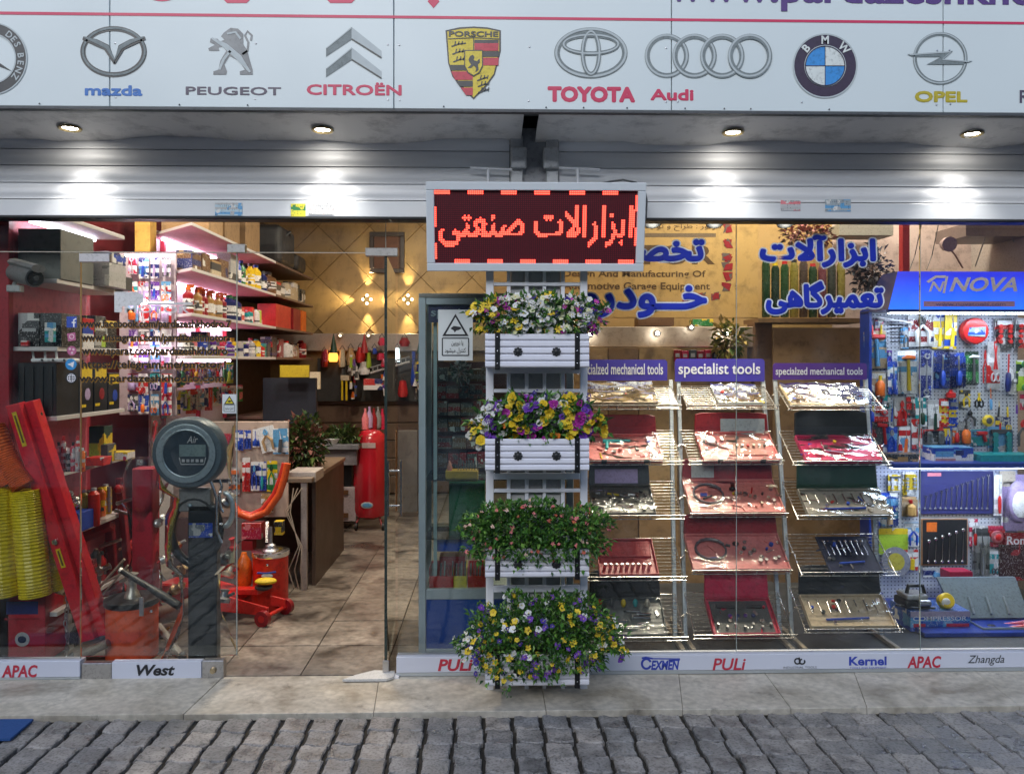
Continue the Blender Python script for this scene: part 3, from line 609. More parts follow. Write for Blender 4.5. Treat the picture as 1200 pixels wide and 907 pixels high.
for yy in range(NY):
    for xx in range(NX):
        x = -sw + (xx+.5)*cwx; z = -sh + (yy+.5)*cwz; on = grid[yy, xx]; r_ = cwx*.40 if on else cwx*.2
        q = lit if on else off
        if on: q.add([(x-r_, .0015, z-r_*.9), (x+r_, .0015, z-r_*.9), (x+r_, .0015, z+r_*.9), (x-r_, .0015, z+r_*.9)], [(0,1,2,3)])
        elif (xx+yy) % 1 == 0: q.add([(x-r_, .0028, z-r_), (x+r_, .0028, z-r_), (x+r_, .0028, z+r_), (x-r_, .0028, z+r_)], [(0,1,2,3)])
kind(lit.build('lit_diodes', glow((1,.055,.035), 4.2, 'led red'), led, local=True), 'stuff'); kind(off.build('dark_diodes', mat((.28,.008,.02), .4, key='dark diode'), led, local=True), 'stuff')
# brackets and cable
t = thing('sign_bracket', 'white T shaped steel brackets holding up the LED sign', 'bracket', at(628,200,-.16))
for px in (572, 677):
    p = at(px, 197, -.16); p2 = at(px, 222, -.16); MB().cyl(p, Vector((p.x, p.y, p2.z)), .0065, n=8).build('rod', WHITEP, t, smooth=True)
for a_, b_ in ((551,600), (655,703)):
    p, q = at(a_,197,-.16), at(b_,199,-.16); MB().tube([p, q], .006, 8).build('bar', WHITEP, t, smooth=True)
mb = MB(); mb.tube([at(x, y, -.2) for x, y in ((700,216),(715,213),(730,211),(745,214),(755,220),(758,235),(757,255),(752,262))], .0045, 6); tag(mb.build('power_cable', mat('dgrey'), org=at(757,255,-.2), smooth=True), 'dark power cable curving over the right end of the LED sign', 'cable')

# ------------------------------------------------------------------ planter stand
YL = -.19
st = thing('lattice_stand', 'tall white wooden lattice stand carrying four flower boxes by the window', 'trellis', (at(629,600,YL).x, YL, 0))
LAT = mat((.78,.78,.82), .45, 0, .05, 12, .15, 80, key='lattice paint')
def vbar(a, b, Y=YL, z0=0., z1=None, name='stile'):
    x0, x1 = at(a,500,Y).x, at(b,500,Y).x; MB().box(x0, x1, Y, Y+.022, z0, z1 or zY(300, Y)).build(name, LAT, st, bevel=.002)
vbar(569.5, 578.5); vbar(680, 688.5)
for a_, b_ in ((594,598.5),(615,619.5),(636,640),(657.5,662)): vbar(a_, b_, YL+.004, name='slat')
xa, xb = at(578.5,500,YL).x, at(680,500,YL).x
for py in (333, 352, 371, 434, 458, 505, 558, 575, 630, 690, 730):
    h = .030 if py in (434,558,690) else .016
    z = zY(py, YL); MB().box(xa+.001, xb-.001, YL-.003, YL+.019, z-h/2, z+h/2).build('rail', LAT, st, bevel=.002)
for a_, b_ in ((599,614.5),(620,635.5),(640.5,657)):
    x0, x1 = at(a_,500,YL).x, at(b_,500,YL).x; MB().box(x0, x1, YL+.030, YL+.034, .1, zY(310, YL)).build('backing_panel', mat((.50,.50,.49), .6, 0, .1, 4, key='backing sheet'), st)
BX = mat((.78,.78,.84), .42, 0, .05, 20, .1, key='planter paint'); YB = -.385
def planter(py0, py1, label):
    x0, x1, z0, z1 = rect(568.5, py0, 690.5, py1, YB); t = thing('flower_box', label, 'flower box', ((x0+x1)/2, YB, z0), 'white flower boxes on the lattice stand')
    n = 5; h = (z1-z0)/n
    for k in range(n):
        za, zb = z0+k*h+.0012, z0+(k+1)*h-.0012
        pr = [(YB+.006, za), (YB, za+.006), (YB, zb-.006), (YB+.006, zb)]
        mb = MB(); mb.loft([[Vector((x, y, z)) for y, z in pr] + [Vector((x, YB+.014, zb)), Vector((x, YB+.014, za))] for x in (x0, x1)]); mb.build('slat', BX, t)
    for xx in (x0, x1-.012): MB().box(xx, xx+.012, YB+.0145, -.2, z0, z1).build('side_panel', BX, t)
    MB().box(x0+.0125, x1-.0125, -.212, -.2, z0, z1).build('back_panel', BX, t); MB().box(x0+.0125, x1-.0125, YB+.0145, -.2125, z0, z0+.012).build('bottom_panel', BX, t)
    MB().box(x0+.0125, x1-.0125, YB+.0145, -.2125, z1-.04, z1-.022).build('soil', mat((.03,.02,.013), .9, 0, .4, 60, .9), t)
    for px in (583, 676.5):
        xx = at(px,500,YB).x; mb = MB(); mb.box(xx-.011, xx+.011, YB-.004, YB-.0005, z0-.006, z1+.004).box(xx-.011, xx+.011, YB-.004, -.2, z0-.009, z0-.0065); mb.build('strap', mat('black', .35, .3), t, bevel=.001)
        for zz in (z0+.02, (z0+z1)/2, z1-.015): MB().sph((xx, YB-.004, zz), (.003,.002,.003), 6).build('rivet', CHROME, t)
    for px in (607, 652):
        xx = at(px,500,YB).x; zz = z0 + (z1-z0)*.47; mb = MB()
        for k in range(8):
            a = 2*math.pi*k/8; mb.sph((xx+.0145*math.cos(a), YB-.003, zz+.0145*math.sin(a)), (.0062,.003,.0062), 6)
        mb.sph((xx, YB-.004, zz), (.012,.005,.012), 8); mb.build('rosette', mat('black', .4), t, smooth=True)
    return x0, x1, z0, z1
B = [planter(391,431,'topmost white ribbed flower box, right under the LED sign'), planter(514,552,'second white ribbed flower box from the top, holding the largest mixed blossoms'), planter(643,677,'third white ribbed flower box from the top, under leafy plants with tiny pink buds'), planter(767,804,'lowest white ribbed flower box, nearly hidden by trailing flowers')]
LEAF = [mat(c, .45, 0, .3, 30, key='leaf%d' % i) for i, c in enumerate(((.08,.22,.03),(.05,.15,.028),(.17,.33,.055),(.025,.08,.018)))]
def leaf(mb, p, d, up, L_, W_):
    d = d.normalized(); s_ = d.cross(up)
    s_ = s_.normalized() if s_.length > 1e-3 else Vector((1,0,0)); nn = s_.cross(d)
    mb.add([p, p + d*L_*.45 + s_*W_ + nn*.15*L_, p + d*L_ - nn*.12*L_, p + d*L_*.45 - s_*W_ + nn*.15*L_], [(0,1,2),(0,2,3)])
PET = {}
def petal_mesh(kind_, colr, center='yellow'):
    k = (kind_, colr, center)
    if k in PET: return PET[k]
    r = random.Random(str(k)); mb = MB(); n = {'pansy':5,'star':6,'rose':9,'bell':5}[kind_]
    for i in range(n):
        a = 2*math.pi*i/n + r.uniform(-.15,.15); ca, sa = math.cos(a), math.sin(a)
        L_ = r.uniform(.85,1.1); W_ = {'pansy':.55,'star':.28,'rose':.5,'bell':.4}[kind_]; lift = r.uniform(.05,.35) if kind_ != 'rose' else r.uniform(.1,.7)
        def P(u, v_, h): return (ca*u - sa*v_, -h, sa*u + ca*v_)
        mb.m(0).add([P(.06,0,.05), P(.5*L_,-W_,lift*.6), P(.92*L_,-W_*.55,lift), P(L_*1.02,0,lift*.8), P(.92*L_,W_*.55,lift), P(.5*L_,W_,lift*.6)], [(0,1,2,3),(0,3,4,5)])
    if kind_ == 'rose':
        for i in range(5):
            a = 2*math.pi*i/5+.4; ca, sa = math.cos(a), math.sin(a); mb.add([(0,-.2,0),(ca*.5-sa*.25,-.75,sa*.5+ca*.25),(ca*.5+sa*.25,-.75,sa*.5-ca*.25)], [(0,1,2)])
    mb.m(1).sph((0,-.12,0), (.16,.12,.16), 5)
    PET[k] = mb.mesh('blossom', [mat(colr, .55, 0, .2, 3, rnd=.12, key='petal '+str(colr)), mat(center, .5)]); return PET[k]
VIO = (.17,.05,.42); MAG = (.42,.03,.33); LAV = (.45,.3,.6); WHT = (.75,.75,.72); CRM = (.70,.72,.45); YEL = (.80,.58,.03); ORG_ = (.75,.2,.02); PNK = (.75,.2,.22); DVI = (.07,.04,.28)
def plant(label, shape_fn, n_leaf, n_fl, cols, size, kinds, leafsize, base, seed, cat='flowers', stems=30, fname='blossom'):
    r = random.Random(seed); t = thing('flower_arrangement', label, cat, base, 'flower arrangements in the four boxes')
    mb = MB()
    for i in range(n_leaf):
        p, o_ = shape_fn(r, False); d = (o_ + Vector((r.gauss(0,.6), r.gauss(0,.6), r.gauss(0,.6)))).normalized()
        L_ = leafsize*r.uniform(.6,1.35); mb.m(r.choices(range(4), (4,3,2,2))[0]); leaf(mb, p, d, Vector((r.gauss(0,.4), r.gauss(0,.4), 1)), L_, L_*r.uniform(.16,.3))
    kind(mb.build('foliage', LEAF, t), 'stuff')
    mb = MB()
    for i in range(stems):
        p, o_ = shape_fn(r, True); b_ = Vector(base) + Vector((r.uniform(-.16,.16), r.uniform(.02,.1), -.02)); m_ = (p+b_)/2 + Vector((0,0,.03)); mb.tube([b_, m_, p], .0016, 4)
    kind(mb.build('stems', LEAF[1], t), 'stuff')
    for i in range(n_fl):
        p, o_ = shape_fn(r, True)
        tot = 0; cx = p.x
        c = r.choices([q[0] for q in cols], [q[1]*(q[2](p) if len(q) > 2 else 1) + 1e-6 for q in cols])[0]
        o = bpy.data.objects.new(fname, petal_mesh(r.choice(kinds), c, 'yellow' if c != YEL else (.5,.2,.02))); COL.objects.link(o); o.parent = t
        o.location = p - ORG[t.name]; s_ = size*r.uniform(.7,1.25); o.scale = (s_, s_, s_)
        yaw = math.atan2(o_.x, -o_.y) if abs(o_.x)+abs(o_.y) > 1e-4 else 0
        o.rotation_euler = (r.gauss(-.35,.45), r.uniform(0,6.3), 0); o.rotation_mode = 'XYZ'
        o.rotation_euler = (Euler((r.gauss(-.4,.35), 0, max(-1.2, min(1.2, yaw*.7)) + r.gauss(0,.35))).to_matrix() @ Euler((0, r.uniform(0,6.3), 0)).to_matrix()).to_euler()
    return t
def blob(py0, py1, px0, px1, dep, yc, droop=None, power=2.4):
    x0, x1, z0, z1 = rect(px0, py0, px1, py1, yc); cx, cz = (x0+x1)/2, (z0+z1)/2; hx, hz = (x1-x0)/2, (z1-z0)/2
    def fn(r, surf):
        while True:
            u, v_, w_ = r.uniform(-1,1), r.uniform(-1,1), r.uniform(-1,1)
            q = abs(u)**power + abs(v_)**power + abs(w_)**power
            lump = 1 - .34*max(0, math.sin(u*7.3+cx*9)*math.sin(w_*6.1+u*3+cz*7)) - .2*max(0, math.sin(u*15+w_*11))
            if q > lump: continue
            if q > 1 or (surf and (q < .5 or v_ > .35)) or (not surf and q < .12): continue
            x = cx + u*hx; y = yc + v_*dep; z = cz + w_*hz
            if droop: z += droop(u, r)
            o_ = Vector((u/hx*.3, v_/dep*.3 - .3, w_/hz*.2 + .35)); return Vector((x, y, z)), o_.normalized()
    return fn
def near(pxs, wdt=.045):
    xs_ = [at(p,400,-.4).x for p in pxs]; return lambda p: sum(math.exp(-((p.x-x)/wdt)**2) for x in xs_)*3 + .05
plant('dense bunch of small white, yellow and purple flowers in the topmost box', blob(343,397,545,716,.10,-.32), 1700, 250,
      [(WHT,3,near((600,618,640,690,678),.05)), (CRM,2,near((610,650,670))), (YEL,2.4,near((560,572,595,645),.045)), (MAG,2.6,near((583,590,705,672,697),.032)), (DVI,.8,near((630,660)))], .0165, ['pansy','star'], .028, (B[0][0]+.22, -.3, B[0][3]-.03), 11)
plant('large purple, yellow, white and orange blossoms spilling from the second box', blob(462,522,545,714,.085,-.31, lambda u, r: -.03*abs(u)**3 - (.05 if u < -.6 and r.random() < .3 else 0)), 1300, 160,
      [(WHT,2,near((570,585,625,630,655,695,548),.03)), (YEL,2.6,near((553,602,605,660,668,702,640,710),.03)), (ORG_,1.6,near((594,648,632),.02)), (MAG,2.2,near((596,620,640,668,676,698,610),.025)), (VIO,1.6,near((577,580,690,694,625),.025))], .021, ['rose','pansy','rose'], .036, (B[1][0]+.22, -.3, B[1][3]-.03), 12)
t2 = [o for o in COL.objects if o.name.startswith('flower_arrangement')][-1]
mb = MB(); r = random.Random(5)
for px in (625,627,622,641,664,671,690):
    p = at(px, r.uniform(456,462), -.31)
    for k in range(14): q = p + Vector((r.gauss(0,.005), r.gauss(0,.005), -k*.0035)); mb.sph(q, .0045, 4)
kind(mb.build('spikes', mat(DVI, .6, 0, .3, 60, key='lavender spike'), t2), 'stuff')
plant('bushy green leafy plants dotted with tiny pink buds in the third box', blob(586,657,534,722,.12,-.33, lambda u, r: (-.05 if abs(u) < .75 and r.random() < .18 else 0)-.02*abs(u)**4), 5200, 120,
      [(PNK,3), ((.65,.12,.08),1), ((.75,.5,.4),1.5)], .0095, ['bell','star'], .027, (B[2][0]+.22, -.3, B[2][3]-.03), 13, fname='bud')
plant('trailing mass of yellow, white and violet flowers hanging from the lowest box', blob(690,800,530,738,.13,-.345, lambda u, r: (-.07*r.random() if u < -.3 and u > -.75 and r.random() < .3 else 0) + (-.03 if abs(u) > .85 else 0), 2.1), 5600, 290,
      [(YEL,2.8,near((560,577,605,620,655,668,698,718,725),.05)), (WHT,2.7,near((540,548,600,610,622,640,705,735),.045)), (VIO,2.0,near((562,615,625,650,680,736,690),.045)), (DVI,1.0,near((566,600,640)))], .0138, ['pansy','star','bell'], .026, (B[3][0]+.22, -.3, B[3][3]-.03), 14)

# ------------------------------------------------------------------ glazing
def pane(pxa, pxb, za, zb, name, label, parent=None, Y=0.):
    x0 = pxa if isinstance(pxa, float) else at(pxa,500,Y).x; x1 = pxb if isinstance(pxb, float) else at(pxb,500,Y).x
    o = MB().box(x0+.0015, x1-.0015, Y, Y+.008, za, zb).build(name, GLASS, parent, org=None if parent else (x0, Y, za))
    if not parent: tag(o, label, 'glass pane')
    mb = MB(); mb.box(x1-.0014, x1+.0012, Y-.001, Y+.009, za, zb)
    mb.build('edge', mat((.35,.42,.40), .25, 0, .2, 5, key='glass edge'), o if not parent else parent) if parent is None else None
    return o
ZT = zY(297, 0); ZH = 2.177
MB_ = None
pane(-2.9, 92., 0.1, ZT-.002, 'glass_pane', '') if False else None
gl = pane(-2.9, at(94,500,0).x, .085, ZT-.002, 'glass_pane', 'fixed glass pane at the far left, behind the red lettered strip and the hoses')
tr = pane(-2.9, at(452,500,0).x, ZT+.002, ZH, 'transom_pane', 'long low glass transom above the glass doors')
r1_ = pane(at(466,500,0).x, at(863,500,0).x, .085, ZH, 'glass_pane', 'large window pane between the open glass door and the first seam, behind the flower stand')
r2_ = pane(at(863,500,0).x, at(1078.5,500,0).x, .085, ZH, 'glass_pane', 'window pane in front of the right wire rack, carrying the blue Persian lettering at right')
r3_ = pane(at(1078.5,500,0).x, 3.4, .085, ZH, 'glass_pane', 'window pane at the far right in front of the glowing blue header')
MB().box(-2.9, at(452,500,0).x, -.001, .009, ZT-.0018, ZT+.0018).build('edge', mat((.55,.5,.40), .3, key='glass edge warm'), tr)
dl = thing('glass_door', 'closed left glass door leaf with a white strip at its foot and black web addresses', 'glass door', at(95,790,0))
x0, x1 = at(94.5,500,0).x, at(277,500,0).x
MB().box(x0+.001, x1, .0, .008, .10, ZT-.003).build('pane', GLASS, dl); MB().box(x1+.0003, x1+.003, -.001, .009, .10, ZT-.003).build('edge', MATS['glass edge'], dl); MB().box(x0-.003, x0+.0008, -.001, .009, .10, ZT-.003).build('edge', mat((.5,.28,.12), .4, key='copper edge'), dl)
PATCH = mat((.45,.44,.43), .3, .85, .2, 12, key='brushed patch')
def prc(a, b, c, d, Y0, dep, name, m, par, bev=.0015):
    X0, X1, Z0, Z1 = rect(a, b, c, d, Y0); return MB().box(X0, X1, Y0, Y0+dep, Z0, Z1).build(name, m, par, bevel=bev)
prc(92.5, 297, 128, 307, -.012, .032, 'patch_fitting', mat((.6,.58,.6), .35, .5, key='white patch'), dl); prc(266, 286, 287, 296, -.012, .032, 'patch_fitting', PATCH, dl)
STW = mat((.60,.63,.72), .4, 0, .04, 6, key='sill strip white')
prc(131, 775, 236, 795, -.02, .036, 'kick_strip', STW, dl); prc(95, 777, 130.5, 796, -.022, .04, 'floor_hinge', PATCH, dl, .003)
lk = prc(236.5, 774, 262, 795, -.024, .044, 'lock', PATCH, dl, .003); p = at(250,785,-.025); MB().cyl(p+Vector((0,.001,0)), p+Vector((0,-.014,0)), .016, .013).build('cylinder', mat((.5,.4,.25), .3, .9, key='lock brass'), dl, smooth=True)
LBLK = mat((.015,.017,.022), .4, key='print black')
text('West', (160,778.5,205,791.5), -.0215, LBLK, dl, bold=.03, shear=.25)
# open right leaf, swung inward and seen almost edge on
hx, hy = at(452,500,0).x, .004; ex, ey = at(462.5,500,.86).x, .86
dr = thing('glass_door', 'open right glass door leaf seen edge on, with long steel pull handles', 'glass door', (hx, hy, 0))
dv = Vector((ex-hx, ey-hy, 0)).normalized(); nv = Vector((dv.y, -dv.x, 0))
def slab(o, a, b, z0, z1, th, off=0):
    P = []
    for z in (z0, z1):
        for u, s_ in ((a,-1),(b,-1),(b,1),(a,1)): q = Vector((hx,hy,0)) + dv*u + nv*(off + s_*th/2); P.append((q.x, q.y, z))
    return o.add(P, [(0,3,2,1),(4,5,6,7),(0,1,5,4),(1,2,6,5),(2,3,7,6),(3,0,4,7)])
LN = (Vector((ex,ey,0))-Vector((hx,hy,0))).length
slab(MB(), .004, LN, .012, ZT-.01, .010).build('pane', glassy('door glass', (.80,.88,.84), haze=.12), dr)
slab(MB(), -.004, .0035, .005, ZT-.008, .013).build('edge', mat((.03,.045,.04), .25, key='dark glass edge'), dr)
slab(MB(), -.01, .12, .0, .07, .03).build('floor_hinge', PATCH, dr, bevel=.002)
prc(428, 290.5, 466, 300, -.012, .036, 'patch_fitting', PATCH, dr)
for s_ in (-1, 1):
    q = Vector((hx,hy,0)) + dv*(LN-.12) + nv*s_*.042; mb = MB(); mb.tube([q+Vector((0,0,.62)), q+Vector((0,0,.94))], .009, 10)
    for zz in (.68, .88): mb.cyl(q+Vector((0,0,zz)), q - nv*s_*.042+Vector((0,0,zz)), .006)
    mb.build('handle', CHROME, dr, smooth=True)
tag(MB().box(*[at(444,500,-.03).x, at(468,500,-.03).x], -.05, .0, .0, .008).build('floor_plate', WHITEP, org=at(455,795,-.03)), 'small white plate on the step under the hinge of the open door', 'floor plate')

# sill strips with printed names
def strip(xa, xb, z0, z1, label, words):
    t = thing('sill_strip', label, 'sill strip', ((xa+xb)/2, -.03, 0)); MB().box(xa, xb, -.03, .03, z0, z1).build('board', STW, t, bevel=.002)
    MB().box(xa, xb, -.026, .034, .001, z0-.001).build('channel', ALU, t, bevel=.002); Yp = -.0312
    for s, r, m, kw in words:
        text(s, r, Yp, m, t, **kw)
    return t
SRED = mat((.50,.03,.06), .4, key='print red'); SBLU = mat((.03,.06,.42), .4, key='print blue'); SIND = mat((.06,.06,.30), .4, key='print indigo')
sr_ = strip(at(464.5,780,-.03).x, 3.4, .020, .096, 'long white strip under the big window printed with tool makers names', [
    ('PULi', (513,772,554,786), SRED, dict(bold=.03, shear=.2)), ('EXMEN', (763,773.5,796,784.5), SBLU, dict(bold=.04, shear=.2)), ('PULi', (835,771,874,785), SRED, dict(bold=.02, shear=.2)),
    ('Kernel', (995,769,1039,779.5), SBLU, dict(bold=.03)), ('TOOLS AND EQUIPMENT', (996,781,1039,783.5), SBLU, dict()), ('APAC', (1063,768.5,1103,782.5), SRED, dict(bold=.03, shear=.15)), ('Zhangda', (1134,767.5,1177,779.5), mat((.05,.06,.07), .4, key='print grey'), dict(bold=.005, shear=.3)),
    ('INDUSTRIAL TOOLS', (918,780.5,957,783), MATS['print grey'], dict())])
mb = MB(); mb.pring(757.5, 777.5, 6.5, 7, 2.6, -.0315, 20, 340); mb.pstroke([(752,771),(757,770),(765,771.5)], 2, -.0316); mb.pstroke([(765,771.5),(797,771.8)], 1.3, -.0316); mb.pp([(784,772.6),(797,772.6),(796,774.2),(783,774.2)], -.0315); mb.build('emblem', SBLU, sr_)
mb = MB(); mb.pring(934.5, 774.5, 4, 4, 1.8, -.0315); mb.pring(940, 775, 4, 3.6, 1.8, -.0316, 90, 400); mb.pstroke([(936.5,770),(937.5,778)], 1.8, -.0317); mb.build('emblem', LBLK, sr_)
sl_ = strip(-2.9, at(93.5,790,-.03).x, .014, .090, 'white strip at the far left under the yellow hoses, with red letters', [('APAC', (2,779,44,793.5), SRED, dict(bold=.03, shear=.15))])

# ------------------------------------------------------------------ lettering on the glass
GB = mat((.012,.03,.42), .35, 0, .12, 3, key='vinyl blue'); GW = mat((.66,.70,.76), .4, key='vinyl white')
vin = thing('window_lettering', 'big blue Persian lettering with white outlines on the right window', 'window lettering', (at(800,380,-.002).x, -.002, 1.6))
def arab(s, r):
    text(shape(s), r, -.0068, GB, vin, res=3, dil=.0075, nd=12)
    text(shape(s), r, -.0040, GW, vin, name='outline', res=2, dil=.0145, nd=14)
arab('ابزارآلات', (892,277,1025,312)); arab('تعمیرگاهی', (899,331,1034,367)); arab('تخصصی', (676,282,824,313)); arab('خــودرو', (682,336,827,371))
web = thing('window_lettering', 'black web addresses with round icons and a white logo on the left glass door', 'window lettering', (at(180,420,-.002).x, -.002, 1.4))
AMB = mat((.32,.16,.02), .45, 0, .2, 30, key='vinyl amber'); VB = mat((.012,.010,.012), .45, key='vinyl black')
for s, r in (('www.facebook.com/pardazeshkhodro.7', (94,375,270,386)), ('www.instagram.com/pardazeshmotor', (95,391,266,402)), ('www.aparat.com/pardazeshkhodro', (96,406.5,266,418)), ('https://telegram.me/pmotor1', (96,422,264,434)), ('www.pardazeshkhodro.com', (93,439,262,449.5))):
    text(s, r, -.0040, VB, web, dil=.0010, nd=8); text(s, (r[0]+.7, r[1]+.9, r[2]+.7, r[3]+.9), -.0016, AMB, web, dil=.0030, nd=8)
mb = MB(); mb.m(0).pp([(78,371),(90,371),(90,384),(78,384)], -.002); mb.m(1).pstroke([(86.5,383.5),(86.5,375),(89.5,373.5)], 1.6, -.0026); mb.pstroke([(84,378),(89,378)], 1.4, -.0027)
mb.m(2).pp([(78.5,391),(88,389.5),(89,399),(80,400)], -.002); mb.m(3).pring(84, 394.5, 3, 3, 1, -.0026); mb.m(2).pdisc(84, 411, 5.5, -.002); mb.m(3).pdisc(81.8,409,1.4,-.0026).pdisc(86,409.6,1.4,-.0026).pdisc(84.4,413.5,1.4,-.0026)
mb.m(4).pdisc(83.2, 427, 6.6, -.002); mb.m(1).pp([(79,427),(87,423.5),(85.5,431),(83,429)], -.0026); mb.m(5).pdisc(83.5, 443, 6.6, -.002); mb.m(1).pring(83.5,443,5,5,.8,-.0026).pring(83.5,443,2.4,5,.8,-.0027).pstroke([(78.6,443),(88.4,443)], .8, -.0028).pstroke([(79.3,440.6),(87.6,440.6)], .6, -.0028).pstroke([(79.3,445.4),(87.6,445.4)], .6, -.0028)
mb.build('icons', [mat((.03,.07,.35), .4, key='icon blue'), mat((.75,.75,.78), .4, key='icon white'), mat((.45,.12,.25), .4, key='icon rose'), mat((.7,.5,.55), .4, key='icon pale'), mat((.03,.25,.55), .4, key='icon sky'), LBLK], web)
VW = mat((.55,.56,.58), .4, key='vinyl silver')
mb = MB(); mb.pp([(134,342),(160,342),(168,346),(168,355),(160,359),(143,359),(143,366),(134,366)], -.002).pp([(172,354.5),(226,354.5),(226,357),(172,357)], -.002); mb.build('logo', VW, web)
text('MOTOR', (146,358.5,222,367), -.0022, VW, web, bold=.02); text(shape('پردازش موتور'), (172,344,196,353), -.0022, VW, web, bold=.02)

# warning sign on the window and a smaller one on the door
def cctv(r, yel, label, Y, lines):
    a, b, c, d = r; t = thing('warning_sign', label, 'warning sign', at((a+c)/2, d, Y)); w_ = c-a; h = d-b
    x0, x1, z0, z1 = rect(a, b, c, d, Y); MB().box(x0, x1, Y, Y+.002, z0, z1).build('plate', mat((.62,.66,.66), .4, 0, .05, key='sign plate'), t)
    k = w_/41; cx = (a+c)/2; top = b + h*.08; bot = b + h*.52; y = Y-.0012
    mb = MB(); mb.m(0).pp([(cx, top),(cx+w_*.38, bot),(cx-w_*.38, bot)], y); mb.m(1).pp([(cx, top+4*k),(cx+w_*.38-4*k, bot-2.2*k),(cx-w_*.38+4*k, bot-2.2*k)], y-.0008)
    mb.m(0).pp([(cx-6*k, b+h*.37),(cx-2*k, b+h*.32),(cx+6*k, b+h*.34),(cx+7*k, b+h*.37),(cx+4*k, b+h*.40),(cx+1*k, b+h*.41),(cx-1*k, b+h*.45),(cx-2*k, b+h*.41)], y-.0016)
    for q in ((a+w_*.12, b+h*.56, c-w_*.12, b+h*.56),(a+w_*.12, b+h*.9, c-w_*.12, b+h*.9)): mb.pstroke([(q[0],q[1]),(q[2],q[3])], 1.3*k, y)
    for xx in (a+w_*.12, c-w_*.12): mb.pstroke([(xx,b+h*.56),(xx,b+h*.9)], 1.3*k, y-.0004)
    mb.build('pictogram', [LBLK, mat((.62,.66,.66), .4, key='sign plate') if not yel else mat((.65,.55,.03), .4, key='sign yellow')], t)
    if lines: text(shape('با دوربین'), (a+w_*.38, b+h*.60, c-w_*.28, b+h*.72), y, LBLK, t, bold=.01); text(shape('کنترل می‌شود'.replace('\u200c','')), (a+w_*.19, b+h*.75, c-w_*.2, b+h*.87), y, LBLK, t, bold=.01)
    else: text(shape('کنترل می‌شود'.replace('\u200c','')), (a+w_*.2, b+h*.65, c-w_*.2, b+h*.82), y, LBLK, t, bold=.01)
cctv((513.5,363,554,422.5), False, 'white camera warning sign on the window left of the flower stand', -.006, True)
cctv((260.5,462,277,484.5), True, 'small yellow camera warning sign on the edge of the left glass door', -.004, False)

# ------------------------------------------------------------------ banner on the display wall
YW = 1.748
BD = mat((.10,.055,.02), .5, key='banner brown')
bn = thing('wall_banner', 'gold wall banner behind the window with brown printed lettering', 'banner', at(780,330,YW))
MB().pbox(655, 256, 888, 372, YW, .0016).build('sheet', mat((.50,.33,.12), .5, 0, .12, 2, key='banner sheet'), bn)
yb = YW-.001
text(shape('موتور : طراح و تولید'), (756,262,845,271), yb, BD, bn, bold=.005)
text('P MOTOR', (640,287,838,310), yb, BD, bn, bold=.03)
MB().pp([(664,273.5),(839,273.5),(839,278),(664,278)], yb).build('stripe', mat((.17,.12,.07), .5, key='banner stripe'), bn)
text('Design And Manufacturing Of', (660,317,827,327), yb, BD, bn, bold=.02); text('Automotive Garage Equipment', (660,331,832,342), yb, BD, bn, bold=.02)
rr = random.Random(4)
for k, (px, py) in enumerate(((852,268),(853,285),(852,302),(852,312),(852,325),(851,336),(838,347),(821,347),(805,348))):
    mb = MB()
    for j in range(5): mb.m(j % 2).pp([(px+rr.uniform(-7,0), py+rr.uniform(-6,0)), (px+rr.uniform(1,7), py+rr.uniform(-6,0)), (px+rr.uniform(1,7), py+rr.uniform(1,6)), (px+rr.uniform(-6,0), py+rr.uniform(1,6))], yb-.0004*j)
    mb.build('picture', [mat('dred'), mat((.12,.1,.09), .5)], bn)
# pelmet with spot lamps
Yp = 1.45
pel = thing('pelmet', 'beige pelmet with bright little spot lamps below the gold banner', 'pelmet', at(780,395,Yp)); prc(655, 383, 892, 407, Yp, .25, 'board', mat((.42,.34,.27), .45, 0, .1, 5, key='pelmet beige'), pel, .004)
SPL = glow((1,.93,.82), 25, 'spot lens')
def lamp(p, e, ang, rot, colr=(1,.86,.66), soft=.02):
    ld = bpy.data.lights.new('lamp_light', 'SPOT'); ld.energy = e; ld.spot_size = R(ang); ld.spot_blend = .6; ld.color = colr; ld.shadow_soft_size = soft
    o = bpy.data.objects.new('lamp_light', ld); COL.objects.link(o); o.location = p; o.rotation_euler = rot; return o
for k, (px, py) in enumerate(((691,392),(769,391),(809,384),(850,391))):
    p = at(px, py, Yp-.05); t = thing('spot_lamp', ['bright spot lamp on the pelmet just right of the topmost flower box','bright spot lamp on the pelmet above the left rack header','smaller bright spot lamp high on the pelmet between the two racks','bright spot lamp on the pelmet above the middle rack header'][k], 'spot lamp', p, 'spot lamps on the beige pelmet')
    MB().lathe([(.012,.045),(.022,.04),(.026,.0),(.024,-.003)], p, 16, M=Matrix.Rotation(R(-90),3,'X').inverted() @ Matrix.Identity(3), cap=False).build('housing', CHROME, t, smooth=True)
    MB().sph(p+Vector((0,-.004,0)), .02 if k != 2 else .014, 10).build('lens', SPL, t)
